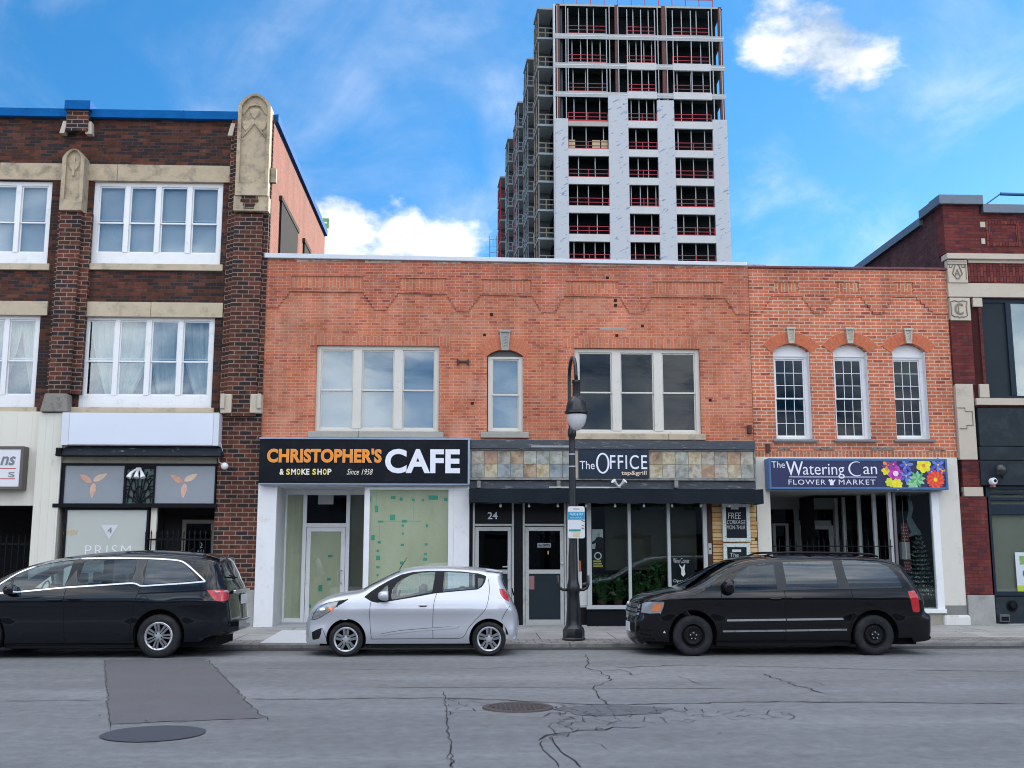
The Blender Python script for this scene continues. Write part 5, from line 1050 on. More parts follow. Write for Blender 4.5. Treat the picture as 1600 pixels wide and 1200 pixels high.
def leaf_plant(x, y, z, h, n, seed, lab, m_, wide=.3, ll=.16):
    th = thing('potted_plant', (x, y, z), lab, 'plant'); r_ = random.Random(seed)
    obj('pot', MB().lathe([(0, 0), (.09, 0), (.12, .18), (.11, .18), (.10, .15), (0, .15)], (x, y, z), 16), mat('dark_pot', (.05, .035, .03), .6), th)
    mb = MB(); st = MB()
    for k in range(n):
        a = r_.uniform(0, 2*pi); hh = z+.16+h*r_.random()**.7; rr_ = wide*r_.random()**.6; bx_, by_ = x+rr_*cos(a), y+rr_*.5*sin(a)
        L_ = ll*r_.uniform(.6, 1.2); az = r_.uniform(0, 2*pi); up_ = r_.uniform(-.3, .8); dx, dy, dz_ = cos(az)*cos(up_), sin(az)*cos(up_)*.6, sin(up_); sx_, sy_ = -sin(az), cos(az); w = L_*.22
        p0 = (bx_, by_, hh); p1 = (bx_+dx*L_*.5+sx_*w, by_+dy*L_*.5+sy_*w*.5, hh+dz_*L_*.5); p2 = (bx_+dx*L_, by_+dy*L_, hh+dz_*L_-.02); p3 = (bx_+dx*L_*.5-sx_*w, by_+dy*L_*.5-sy_*w*.5, hh+dz_*L_*.5)
        mb.quad(p0, p1, p2, p3)
        if k % 5 == 0: st.tube([(x, y, z+.1), ((x+bx_)/2, (y+by_)/2, (z+hh)/2+.05), (bx_, by_, hh)], .008, 5)
    obj('leaves', mb, m_, th); obj('stems', st, m_, th)
M_lf = mat('house_plant_leaf', (.022, .075, .020), .45, var=.5, scale=12)
for (p, h, sd_, lab) in ((940, .55, 1, 'bushy green plant behind the left pane of the bay window'), (966, .5, 2, 'green plant beside the first white mullion of the bay window'), (1000, .6, 3, 'leafy plant behind the left half of the middle bay window pane'), (1028, .8, 4, 'tall broad-leaved plant behind the right half of the middle bay window pane')):
    c_ = F(p, 930, YB+.2); leaf_plant(c_[0], YB+.20, zb0+.02, h, 170, sd_, lab, M_lf, .26, .17 if sd_ != 4 else .24)
B('plant_shelf', M_dark, MBd, bx0+.1, bx1-.1, YB+.08, YB+.5, zb0-.02, zb0+.018)
m_ = R(1052, 872, 1077, 880, YP); text('Wine Corner', m_, YP-.0, M_ct, bw, bold=-.012); text('Open @', R(1052, 905, 1078, 911, YP), YP-.0, M_ct, bw, bold=-.012)
B('writing_board', M_chalk, bw, F(1048.5, 880, YP)[0], F(1085, 880, YP)[0], YP+.02, YP+.03, zb0+.1, F(1060, 868, YP)[1])
m_ = MB(); c_ = F(1066, 890, YP); m_.prism([(c_[0]-.08, c_[1]+.13), (c_[0]+.0, c_[1]+.05), (c_[0]+.07, c_[1]+.13), (c_[0]+.05, c_[1]+.0), (c_[0]+.07, c_[1]-.10), (c_[0]+.02, c_[1]-.16), (c_[0]-.03, c_[1]-.10), (c_[0]-.02, c_[1]+.0)], YP-.004, YP); obj('chalk_drawing', m_, M_ct, bw)
# ================================================================== flower shop building
FBd = thing('brick_building', (F(1330, 900, YF)[0], YF, SWY), 'narrow orange brick two storey building with three arched white windows', 'building')
fx0, fx1 = mx1+.012, F(1486, 560, YF)[0]
ft_ = F(1320, 421, YF)[1]; fl_ = F(1340, 714, YF)[1]
W3 = [((1210.5, 1267), 'left'), ((1304.5, 1358), 'middle'), ((1397.5, 1449.5), 'right')]
fw3 = []
for (p, n) in W3:
    a, b = F(p[0], 612, YF)[0], F(p[1], 612, YF)[0]; zc = F((p[0]+p[1])/2, 537, YF)[1]; zsps = F((p[0]+p[1])/2, 549, YF)[1]; zb = F((p[0]+p[1])/2, 687, YF)[1]; fw3.append((a, b, zb, zc, zsps))
zpar = F(1320, 470, YF)[1]
mb = MB(); wall_cells(mb, [fx0, fx1], [fl_, ft_-.05], [(a, b, zb, zc) for a, b, zb, zc, q_ in fw3], YF+.004, YF+.35); obj('wall', mb, B_rt, FBd)
M_v2 = mat('orange_voussoir', (.50, .13, .058), .85, var=.35, scale=14, bump=.4)
M_mo2 = mat('pale_mortar', (.54, .30, .20), .9, var=.15, scale=9)
for k, (a, b, zb, zc, zsps) in enumerate(fw3):
    ar = arch_fill(FBd, a, b, zsps, zc, YF+.005, YF+.34, B_rt)
    obj('arch_mortar', MB().prism([(ar[0]+ar[1]*sin(t), ar[2]+ar[1]*cos(t)) for t in [ar[3]*1.1*(-1+i/8) for i in range(17)]]+[(ar[0]+(ar[1]+.29)*sin(t), ar[2]+(ar[1]+.29)*cos(t)) for t in [ar[3]*1.1*(1-i/8) for i in range(17)]], YF-.006, YF+.02), M_mo2, FBd)
    voussoirs(FBd, *ar, .28, YF-.014, YF+.02, M_v2, 15, key=.11)
    xk = ar[0]; q0, q1 = F(1330, 535, YF-.05)[1], F(1330, 512, YF-.05)[1]; keystone(FBd, xk-.10, xk+.10, zc-.0, q1, YF-.075, mat('pale_keystone', (.46, .43, .37), .8, var=.12, dirt=((.25, .22, .18), 6, .55, .8)), .035)
    yw = YF+.20; zt_ = F(xk and 1330, 562, yw)[1]
    w_ = sash_window(FBd, a+.005, b-.005, zb+.03, zt_+.06, yw, 1, .495, fw=.075, mull=.1, mf=M_white, bot=.06, top=.06, gl=G_dk, muntin=(3, 3), rail=.05)
    m_ = MB(); m_.prism([(a+.002, zt_+.055), (b-.002, zt_+.055), (b-.002, zsps)]+[(ar[0]+ar[1]*sin(t), ar[2]+ar[1]*cos(t)-.003) for t in [ar[3]*(1-2*i/10) for i in range(1, 10)]]+[(a+.002, zsps)], yw-.04, yw+.04)
    obj('arch_head_panel', m_, M_white, w_)
    m_ = MB(); m_.box(a+.001, a+.012, YF+.03, yw+.1, zb+.02, zsps); m_.box(b-.012, b-.001, YF+.03, yw+.1, zb+.02, zsps); obj('painted_reveal', m_, M_white, w_)
    m_ = MB(); m_.box(a-.09, b+.10, YF-.07, YF+.25, zb-.055, zb+.0); obj('sill', m_, mat('slate_sill', (.20, .20, .20), .8, var=.2), w_, bevel=.008)
    room(w_, a-.2, b+.2, YF+.351, YF+3, zb-.3, zc+.3)
    if k == 0:
        B('blind', mat('greenish_blind', (.30, .36, .36), .8, var=.08), w_, a+.06, b-.14, yw+.14, yw+.145, zb+1.02, zt_)
        B('curtain', mat('dim_curtain', (.05, .07, .075), .9, var=.3), w_, b-.2, b-.05, yw+.2, yw+.205, zb, zt_)
    if k == 1:
        for j in range(3): B('shelf_board', mat('pale_wood', (.16, .14, .11)), w_, a, b, yw+.30, yw+.5, zb+.38+j*.42, zb+.40+j*.42)
        rr = random.Random(9)
        for j in range(14):
            x = a+.1+rr.random()*(b-a-.25); z = zb+.40+.42*rr.choice((0, 1, 2)); obj('jar', MB().lathe([(0, 0), (.03, 0), (.032, .08), (.02, .11), (.02, .14), (0, .14)], (x, yw+.36, z), 10), mat('jar_glass_%d' % (j % 3), ((.35, .36, .34), (.16, .12, .08), (.25, .30, .33))[j % 3], .3), w_)
# parapet with stepped corbels
mb = MB(); Yb2 = YF-.020
lowf = [(1171, 491), (1190, 491)]+stairs(1190, 491, 1208, 463)+[(1250, 463)]+stairs(1250, 463, 1271, 490, 5)+[(1287, 490)]+stairs(1287, 490, 1308, 464, 5)+[(1343, 464)]+stairs(1343, 464, 1364, 491, 5)+[(1380, 491)]+stairs(1380, 491, 1399, 464, 5)+[(1427, 464)]+stairs(1427, 464, 1457, 491, 5)+[(1490, 491)]
pts = [PZ(*p) for p in lowf]; pts[0] = (fx0, pts[0][1]); pts[-1] = (fx1, pts[-1][1])
pan = [R(a, 441, b, 456, YF-.03) for a, b in ((1209, 1248), (1308, 1342), (1398, 1427))]
xs_all = sorted(set([round(p[0], 4) for p in pts]+[round(v, 4) for p in pan for v in p[:2]]))
zt2 = ft_
for a, b in zip(xs_all, xs_all[1:]):
    if b-a < 1e-3: continue
    m_ = (a+b)/2; za, zb_ = zlo(a+1e-4), zlo(b-1e-4); P_ = [q for q in pan if q[0] < m_ < q[1]]
    segs = [((za, zb_), (zt2, zt2))]
    if P_: q = P_[0]; segs = [((za, zb_), (q[2], q[2])), ((q[3], q[3]), (zt2, zt2))]
    for (l0, l1), (h0, h1) in segs:
        mb.quad((a, Yb2, l0), (b, Yb2, l1), (b, Yb2, h1), (a, Yb2, h0)); mb.add([(a, YF+.03, l0), (b, YF+.03, l1), (b, Yb2, l1), (a, Yb2, l0)], [(0, 1, 2, 3)]); mb.add([(a, YF+.03, h0), (b, YF+.03, h1), (b, Yb2, h1), (a, Yb2, h0)], [(3, 2, 1, 0)])
for i in range(len(pts)-1):
    a, b = pts[i], pts[i+1]
    if abs(a[0]-b[0]) < .02 and abs(a[1]-b[1]) > .02: mb.add([(a[0], Yb2, a[1]), (a[0], YF+.03, a[1]), (a[0], YF+.03, b[1]), (a[0], Yb2, b[1])], [(0, 1, 2, 3), (3, 2, 1, 0)])
obj('parapet', mb, B_rttop, FBd)
for q in pan: B('soldier_panel', B_rts, FBd, q[0], q[1], YF-.002, YF+.02, q[2], q[3])
B('roof_cap', mat('maroon_cap', (.13, .035, .05), .6, var=.25, dirt=((.22, .12, .12), 5, .5, .8)), FBd, fx0-.01, fx1+.02, YF-.07, YF+.45, ft_, ft_+.055, bevel=.01)
q = F(1330, 705, YF)[1]; B('soldier_course', B_rts, FBd, fx0-.03, fx1+.03, YF-.022, YF+.02, fl_-.01, q)
for (a, b, c_) in ((1272, 1303, 700), (1361, 1397, 700), (1452, 1478, 702), (1215, 1235, 700)):
    r = R(a, c_, b, c_+3.5, YF-.01); B('exposed_lintel', mat('rotten_lintel', (.20, .19, .16), .9, var=.4, scale=9, dirt=((.04, .035, .03), 9, .5, .6)), FBd, r[0], r[1], YF-.006, YF+.01, r[2], r[3])
mb = MB(); mb.quad((fx0, 36, 0), (fx1, 36, 0), (fx1, 36, ft_), (fx0, 36, ft_)); mb.quad((fx0, YF+.3, ft_-.4), (fx1, YF+.3, ft_-.4), (fx1, 36, ft_-.4), (fx0, 36, ft_-.4)); obj('roof_and_rear_walls', mb, M_dark, FBd)
# ground floor of the flower shop
YW = 24.94; M_cw = mat('cream_render', (.62, .60, .54), .7, var=.06, scale=2, bump=.25, bscale=30, dirt=((.36, .34, .30), 3, .58, .85))
lx0, lx1 = F(1183, 870, YW)[0], F(1207, 870, YW)[0]; rx0, rx1 = F(1470.5, 870, YW)[0], F(1507, 870, YW)[0]
zh = F(1340, 768, YW)[1]
mb = MB(); mb.box(lx0, lx1, YW, YF+.3, 0, fl_-.01); mb.box(lx1, rx0, YW+.004, YF+.3, zh, fl_-.01)
mb.box(rx0, rx1-.02, YW+.002, YF+.3, F(1490, 959, YW)[1], fl_-.01); obj('render_pier', mb, M_cw, FBd, bevel=.012)
z0, z1 = F(1490, 961, YW)[1], F(1490, 946, YW)[1]; B('grey_band', mat('grey_paint_band', (.19, .19, .18), .8, var=.15), FBd, rx0-.005, rx1-.015, YW-.004, YW+.2, z0, z1)
mb = MB(); mb.tube([(0, 0, 0), (0, 0, 1)], 1, 4) if False else None; mb.box(rx0-.04, rx1+.05, YW-.06, YF+.3, 0, z0+.0); obj('pier_foot', mb, mat('chipped_white_foot', (.66, .66, .64), .7, var=.08, dirt=((.3, .28, .25), 4, .56, .7)), FBd, bevel=.05)
# recess
YBk = 27.6; xm0 = lx1; xm1 = F(1395, 870, YW+.05)[0]; xbk = F(1309, 870, YBk)[0]
rc = MB(); rc.quad((xm0, YW, SWY), (xm0, YBk, SWY), (xm0, YBk, zh), (xm0, YW, zh)); rc.quad((xm0, YW, zh-.002), (xm0, YBk, zh-.002), (xm1+2.2, YBk, zh-.002), (xm1+2.2, YW, zh-.002)); obj('recess_lining', rc, mat('grey_soffit', (.30, .31, .31), .7, var=.1), FBd)
B('recess_floor', M_conc, FBd, xm0, rx0, YW+.1, YBk+.1, SWY-.1, SWY+.01)
dm = MB(); dz = F(1260, 773, YBk)[1]
g = [F(p, 860, YBk)[0] for p in (1208, 1243, 1247, 1297, 1301, 1309)]; zd1 = F(1270, 817, YBk)[1]; zd0 = F(1270, 821, YBk)[1]
M_gf = mat('grey_green_frame', (.20, .22, .215), .5, .1, var=.08)
frame(dm, xm0, xbk, SWY, zh, YBk, YBk+.1, .06, .3, .30); dm.box(g[1], g[2]+.06, YBk, YBk+.1, SWY, zh-.3); dm.box(g[2], g[4], YBk+.002, YBk+.098, zd0, zd1+.06)
sfr = obj('shop_entry_frame', dm, M_gf, FBd)
B('pane', G_dk, sfr, xm0+.05, xbk-.05, YBk+.05, YBk+.055, SWY+.28, zh-.28)
dm = MB(); frame(dm, g[2]+.06, g[4]+.04, SWY+.02, zd0, YBk-.03, YBk+.02, .13, .25, .10); dd = obj('door', dm, mat('grey_door', (.27, .29, .285), .5), FBd); B('pane', G_dk, dd, g[2]+.15, g[4]-.08, YBk-.005, YBk, SWY+.2, zd0-.08)
dm = MB(); frame(dm, F(1208, 860, YBk)[0], F(1233, 860, YBk)[0], SWY+.3, F(1220, 818, YBk)[1], YBk-.03, YBk+.0, .08, .1, .05); obj('inner_window_frame', dm, M_gf, FBd)
# angled display side, from the entry door out to the front corner
nseg = [F(1309, 860, YBk)[0], YBk], [xm1, YW+.12]
dm = MB(); M_post = mat('display_post', (.42, .44, .44), .5, .1, var=.08)
A_ = Vector((nseg[0][0], nseg[0][1], 0)); Bv = Vector((nseg[1][0], nseg[1][1], 0)); ld = (Bv-A_)
# mullion positions measured on the slanted line through the photo columns 1321,1345,1369,1395
def on_line(px):
    d_ = ray(px, 860); k = d_.x/d_.y; t_ = (A_.y*k-A_.x)/(ld.x-ld.y*k); return A_+ld*t_
for p, m_w in ((1309, .05), (1321, .05), (1345, .05), (1369, .05)):
    c_ = on_line(p); dm.box(c_.x-m_w/1.2, c_.x+m_w/1.2, c_.y-.04, c_.y+.04, .5, zh)
c_ = Bv; dm.box(c_.x-.035, c_.x+.045, c_.y-.06, c_.y+.06, .4, zh)
ds = obj('display_side', dm, M_post, FBd)
pn = MB(); pn.add([(A_.x, A_.y, .62), (Bv.x, Bv.y, .62), (Bv.x, Bv.y, zh), (A_.x, A_.y, zh)], [(0, 1, 2, 3)]); obj('pane', pn, G_shop, ds)
pn = MB(); pn.add([(A_.x, A_.y, SWY), (Bv.x, Bv.y, SWY), (Bv.x, Bv.y, .64), (A_.x, A_.y, .64), (A_.x+.15, A_.y, .64), (Bv.x+.15, Bv.y, .64)], [(0, 1, 2, 3), (3, 2, 5, 4)]); obj('stall_riser', pn, mat('beige_riser', (.30, .28, .23), .8, var=.2), ds)
# front display
fx_0, fx_1 = F(1400, 860, YW)[0], F(1470.5, 860, YW)[0]; zb0 = F(1430, 957.5, YW)[1]
dm = MB(); dm.box(fx_0, fx_0+.06, YW+.02, YW+.10, zb0, zh); obj('corner_post', dm, mat('dark_post', (.11, .105, .12), .5), FBd)
dm = MB(); dm.box(fx_1-.16, fx_1+.01, YW-.012, YW+.10, zb0+.08, zh-.0); dm.box(fx_0-.05, fx_1+.03, YW-.05, YW+.12, zb0-.01, zb0+.085); fd = obj('shop_window', dm, M_white, FBd, bevel=.006)
B('pane', G_shop, fd, fx_0+.05, fx_1-.15, YW+.05, YW+.056, zb0+.08, zh)
B('stall_riser', mat('beige_riser', (.30, .28, .23)), FBd, fx_0-.05, fx_1+.02, YW+.01, YF+.1, SWY-.1, zb0-.011)
B('display_floor', mat('fake_snow', (.75, .78, .84), .9, var=.1, bump=.6, bscale=9), FBd, fx_0+.02, fx_1, YW+.12, YW+1.1, zb0+.0, zb0+.10, bevel=.03)
room(FBd, fx_0-1.4, fx_1+.3, YW+1.5, YW+3.5, SWY, zh-.01, name='display_lining')
rp = MB(); rp.quad((fx_1-.02, YW+.1, SWY), (fx_1-.02, YW+1.6, SWY), (fx_1-.02, YW+1.6, zh), (fx_1-.02, YW+.1, zh)); rp.quad((xm0, YBk+.12, SWY), (fx_0, YBk+.12, SWY), (fx_0, YBk+.12, zh), (xm0, YBk+.12, zh)); obj('display_back', rp, M_dark, FBd)
# things in the display
tx, ty = F(1439, 900, YW+.55)[0], YW+.55; tz = zb0+.10
tr = thing('christmas_tree', (tx, ty, tz), 'snow dusted artificial christmas tree in the flower shop display window', 'christmas tree')
obj('trunk', MB().tube([(tx, ty, tz), (tx, ty, tz+1.7)], [.035, .008], 8), mat('tree_bark', (.07, .05, .035), .9), tr)
th_ = F(1440, 832, ty)[1]-tz; mb = MB(); mb2 = MB(); rr = random.Random(5)
for lv in range(15):
    t_ = lv/14; z = tz+.30+(th_-.36)*t_; rad = .46*(1-t_)**.85+.05; nb = int(15-8*t_)
    for k in range(nb):
        a = 2*pi*(k+rr.random()*.6)/nb+lv; L_ = rad*rr.uniform(.75, 1.1); ex, ey, ez = tx+L_*cos(a), ty+L_*sin(a)*.9, z+.05-.10*L_
        mid = (tx+L_*.5*cos(a), ty+L_*.5*sin(a)*.9, z-.02)
        for (p, q) in (((tx, ty, z), mid), (mid, (ex, ey, ez))):
            for j in range(9):
                f_ = rr.random(); bx_, by_, bz_ = (p[i]+(q[i]-p[i])*f_ for i in range(3)); s_ = rr.uniform(.03, .065); aa = rr.uniform(0, 2*pi); el = rr.uniform(-.5, .9)
                d_ = (cos(aa)*cos(el)*s_, sin(aa)*cos(el)*s_, sin(el)*s_); w_ = (-sin(aa)*.010, cos(aa)*.010, .002)
                tgt = mb2 if (el > .35 and rr.random() < .55) else mb
                tgt.add([(bx_-w_[0], by_-w_[1], bz_), (bx_+w_[0], by_+w_[1], bz_), (bx_+d_[0]+w_[0]*.4, by_+d_[1]+w_[1]*.4, bz_+d_[2]), (bx_+d_[0]-w_[0]*.4, by_+d_[1]-w_[1]*.4, bz_+d_[2])], [(0, 1, 2, 3)])
obj('crown', mb, mat('blue_green_needles', (.13, .23, .235), .8, var=.4, scale=20), tr); obj('snow_dusting', mb2, mat('flocking', (.62, .70, .74), .9), tr)
obj('stand', MB().lathe([(0, 0), (.16, 0), (.14, .04), (.04, .06), (.04, .1), (0, .1)], (tx, ty, tz), 16), M_dark, tr)
q = R(1408, 847, 1421, 874, YW+.5); gb = thing('gift_box', ((q[0]+q[1])/2, YW+.5, q[2]), 'lilac striped gift box hanging left of the christmas tree', 'gift box')
B('box', mat('lilac_paper', (.28, .24, .30), .7, var=.3, scale=30, stretch=(1, 1, 6)), gb, q[0], q[1], YW+.45, YW+.6, q[2], q[3], bevel=.01); B('ribbon', M_white2, gb, (q[0]+q[1])/2-.01, (q[0]+q[1])/2+.01, YW+.445, YW+.605, q[2]-.003, q[3]+.003)
obj('string', MB().tube([((q[0]+q[1])/2, YW+.52, q[3]), ((q[0]+q[1])/2, YW+.52, zh-.05)], .004, 5), M_white2, gb)
for (a, b, c, d_, lab) in ((1408, 1420, 818, 846, 'dark red polka dot paper banner above the lilac gift box'), (1412, 1424, 874, 892, 'dark red polka dot paper banner below the lilac gift box')):
    q = R(a, c, b, d_, YW+.62); pb = thing('paper_banner', ((q[0]+q[1])/2, YW+.62, q[2]), lab, 'banner'); B('sheet', mat('wine_paper', (.14, .02, .035), .7), pb, q[0], q[1], YW+.62, YW+.625, q[2], q[3])
    rr = random.Random(int(a)); m_ = MB()
    for i in range(4):
        for j in range(int((q[3]-q[2])/.075)):
            cx, cz = q[0]+.03+i*.05+(j % 2)*.02, q[2]+.04+j*.075
            if cx < q[1]-.015: m_.lathe([(0, -.004), (.015, -.004), (.015, 0)], (cx, YW+.618, cz), 8, 'y')
    o = obj('dot_print', m_, mat('pink_print', (.55, .28, .33), .7), pb)
# paper angel hanging in the display
c_ = F(1425, 800, YW+.7); an = thing('paper_swan', (c_[0], YW+.7, c_[1]), 'grey blue paper swan shape hanging above the christmas tree', 'ornament')
m_ = MB(); P_ = [(1419, 781), (1425, 783), (1427, 795), (1424, 808), (1432, 822), (1438, 830), (1440, 836), (1430, 836), (1424, 838), (1417, 840), (1424, 832), (1420, 822), (1417, 812), (1420, 800), (1420, 790)]
m_.prism([F(a, b, YW+.7) for a, b in P_], YW+.7, YW+.73); obj('shape', m_, mat('paper_blue_grey', (.16, .21, .25), .8, var=.25), an); obj('string', MB().tube([(F(1422, 782, YW+.7)[0], YW+.715, F(1422, 782, YW+.7)[1]), (F(1422, 782, YW+.7)[0], YW+.715, zh)], .004, 5), M_white2, an)
c_ = F(1390, 858, 26.1); gh = thing('snowman_figure', (c_[0], 26.1, SWY+.5), 'pale rounded snowman figure behind the slanted display glass', 'ornament')
obj('body', MB().lathe([(0, 0), (.26, .03), (.33, .28), (.26, .52), (.15, .60), (.20, .72), (.20, .86), (.12, .97), (0, 1.0)], (c_[0], 26.1, .66), 20), mat('dim_white', (.30, .32, .36), .8, var=.1), gh, smooth=True); obj('scarf', MB().lathe([(.17, .57), (.21, .60), (.17, .65)], (c_[0], 26.1, .66), 16), mat('wine_paper', (.14, .02, .035)), gh); B('stand', M_dark, gh, c_[0]-.2, c_[0]+.2, 25.95, 26.25, SWY, .66)
# folding security gate with spikes
fn = thing('iron_fence', (F(1300, 900, YW+.02)[0], YW+.03, SWY), 'thin black spiked folding gate across the flower shop entry behind the minivan', 'fence')
a, b = lx1, xm1; zr = F(1300, 853.5, YW+.03)[1]; mb = MB(); mb.box(a, b, YW+.02, YW+.035, zr-.012, zr+.012); mb.box(a, b, YW+.02, YW+.035, SWY+.2, SWY+.22); obj('rail', mb, M_black, fn)
for k in range(22): xx = a+.05+(b-a-.1)*k/21; obj('picket', MB().box(xx-.007, xx+.007, YW+.006, YW+.019, SWY+.02, zr+(.16 if k % 2 else .13)), M_black, fn)
# flower shop sign
r = R(1201, 716.5, 1480.5, 765, 24.60); sg = thing('shop_sign', ((r[0]+r[1])/2, 24.6, r[2]), 'dark blue flower shop sign with white lettering and a print of bright flowers', 'sign')
mb = MB(); frame(mb, r[0], r[1], r[2], r[3], 24.58, YW, .055); obj('sign_frame', mb, mat('sign_frame_blue', (.045, .13, .30), .4, .1, var=.1), sg, bevel=.008)
B('sign_face', mat('navy_face', (.010, .018, .085), .35, var=.06), sg, r[0]+.05, r[1]-.05, 24.60, 24.66, r[2]+.05, r[3]-.05)
YS_ = 24.597
def TF(a, b, c, d_): return R(1190+a/5.161, 700+b/5.161, 1190+c/5.161, 700+d_/5.161, YS_)
text('The', TF(80, 108, 187, 160), YS_-.0, M_let, sg, bold=-.005)
text('W', TF(197, 108, 335, 222), YS_-.0, M_let, sg, bold=.004, shear=.0); text('atering', TF(333, 128, 668, 246), YS_-.0, M_let, sg, bold=-.004); text('an', TF(820, 150, 930, 211), YS_-.0, M_let, sg, bold=-.004)
q = TF(692, 108, 815, 228); m_ = MB(); cx_, cz_, ax, az = (q[0]+q[1])/2+.03, (q[2]+q[3])/2, (q[1]-q[0])/2+.01, (q[3]-q[2])/2
t0, t1 = radians(62), radians(305); n_ = 26
o_ = [(cx_+ax*cos(t0+(t1-t0)*i/n_), YS_-.004, cz_+az*sin(t0+(t1-t0)*i/n_)) for i in range(n_+1)]; i_ = [(cx_+ax*(1-.20*sin(pi*i/n_)-.02)*cos(t0+(t1-t0)*i/n_)+.0, YS_-.004, cz_+az*(1-.10*sin(pi*i/n_)-.08)*sin(t0+(t1-t0)*i/n_)) for i in range(n_+1)]
m_.add(o_+i_, [(k, k+1, k+1+n_+1, k+n_+1) for k in range(n_)]); obj('lettering', m_, M_let, sg)
q = TF(222, 229, 928, 238); B('underline', mat('lilac_line', (.35, .36, .50), .5), sg, q[0], q[1], YS_-.003, YS_+.004, q[2], q[3])
text('FLOWER', TF(217, 255, 515, 295), YS_-.0, M_let, sg, bold=-.004, spacing=1.15); text('MARKET', TF(622, 255, 918, 295), YS_-.0, M_let, sg, bold=-.004, spacing=1.15)
m_ = MB(); q = TF(538, 248, 598, 300); w_ = q[1]-q[0]; h_ = q[3]-q[2]
m_.prism([(q[0]+w_*a, q[2]+h_*b) for a, b in ((.22, 0), (.68, 0), (.70, .35), (1, .85), (.82, .88), (.62, .60), (.60, .72), (.48, .95), (.35, .80), (.15, .95), (.02, .72), (.18, .55))], YS_-.004, YS_+.004); obj('can_mark', m_, M_let, sg)
def flower(cx, cy, rx, n, w, mats, core, rot=0, lay=1, y=0):
    q0 = TF(cx, cy, cx+1, cy+1); s_ = (q0[1]-q0[0]); m_ = MB()
    for L_ in range(lay):
        for k in range(n):
            a = rot+2*pi*k/n+L_*pi/n; r_ = rx*s_*(1-.28*L_); ww = w*s_*(1-.2*L_); m_.cur = (k+L_) % len(mats)
            pts = [(0, 0), (.35, .8), (.65, 1.), (.9, .6), (1., 0), (.9, -.6), (.65, -1.), (.35, -.8)]
            vs = [(q0[0]+(u*r_)*cos(a)-v*ww*sin(a), YS_-.006-y-L_*.0015-.0002*k, q0[2]+(u*r_)*sin(a)+v*ww*cos(a)) for u, v in pts]; m_.add(vs, [tuple(range(8))])
    if core: m_.cur = len(mats); m_.lathe([(0, -.003), (core*s_, -.003), (core*s_, 0)], (q0[0], YS_-.008-y-lay*.0015, q0[2]), 12, 'y')
    return m_
def fm(n, c): return mat('print_'+n, c, .5, var=.22, scale=12)
q = TF(1000, 104, 1480, 312); 
mag, mag2, wht, yel, yel2, orr, red, red2, blu, blu2, grn, grn2, lime, pur = fm('magenta', (.36, .01, .30)), fm('orchid', (.50, .05, .42)), fm('white', (.75, .70, .78)), fm('yellow', (.85, .62, .01)), fm('lemon', (.85, .75, .03)), fm('orange', (.80, .25, .02)), fm('red', (.75, .03, .015)), fm('scarlet', (.85, .10, .03)), fm('blue', (.06, .10, .50)), fm('periwinkle', (.14, .20, .62)), fm('green', (.10, .38, .14)), fm('mint', (.25, .55, .30)), fm('lime', (.55, .65, .03)), fm('purple', (.14, .04, .26))
FL = [((1012, 140), 44, 6, 15, (orr, pur), 0, .3, 1, 0), ((1005, 180), 42, 6, 15, (lime, yel), 0, 0, 1, 0), ((1035, 275), 40, 7, 14, (lime, lime), 8, .4, 1, .001), ((1080, 205), 66, 6, 24, (mag, mag2), 22, .2, 2, .002), ((1060, 130), 38, 5, 12, (mag, pur), 5, .7, 1, .001), ((1165, 135), 58, 6, 13, (blu2, blu), 7, .1, 1, .001), ((1165, 225), 60, 6, 13, (blu2, blu), 7, .6, 1, .003), ((1420, 135), 56, 6, 13, (blu2, blu), 7, .5, 1, .001), ((1455, 185), 34, 6, 9, (orr, pur), 6, .2, 1, .0015), ((1370, 190), 40, 6, 12, (pur, blu), 4, .2, 1, .0005), ((1305, 140), 62, 6, 26, (yel2, yel), 14, .35, 2, .003), ((1255, 250), 66, 9, 11, (grn2, grn), 0, .1, 2, .004), ((1090, 292), 48, 8, 16, (yel, yel2), 10, .2, 1, .004), ((1215, 290), 50, 7, 12, (grn2, grn2), 0, .4, 1, .003), ((1400, 255), 76, 16, 15, (red, red2), 16, 0, 2, .005)]
for ((cx, cy), rx, n, w, ms_, core, rot, lay, y) in FL:
    mm = flower(cx, cy, rx, n, w, ms_, core, rot, lay, y); obj('flower_print', mm, [ms_[0], ms_[1], wht if ms_[0] is mag and core > 10 else (yel if ms_[0] is not yel2 else orr)], sg)
# ================================================================== far right: maroon brick building with cast stone trim
RBd = thing('brick_building', (F(1560, 900, 24.9)[0]+2, 24.95, SWY), 'maroon brick building with cream cast stone bands and carved letter panels at the right edge', 'building')
YR = 24.95
def Rr(*a, Y=YR): return R(*a, Y)
xl_ = F(1493, 640, YR)[0]; xR = 34.0
xa0 = fx1+.01; zcap = F(1500, 321, YR)[1]; zc1 = F(1560, 334, YR)[1]; xst = F(1530, 330, YR)[0]
zb1_, zb0_ = F(1540, 396, YR)[1], F(1540, 412, YR)[1]
def q_(n, m_, a, b, c, d_, y, x1=None, bev=.006, yb_=YR+.2, x0=None):
    r = R(a, c, b, d_, y); return B(n, m_, RBd, r[0] if x0 is None else x0, (r[1] if x1 is None else x1), y, yb_, r[2], r[3], bevel=bev)
z_b = F(1530, 443, YR)[1]
mb = MB(); mb.box(xa0, xst, YR, YR+.4, zb1_, zcap); mb.box(xst, xR, YR+.03, YR+.4, zb1_, zc1); obj('parapet', mb, B_far, RBd)
wr = Rr(1537.5, 466, 1700, 621); wb_ = Rr(1549, 776, 1700, 930)
zst = F(1530, 635, YR)[1]
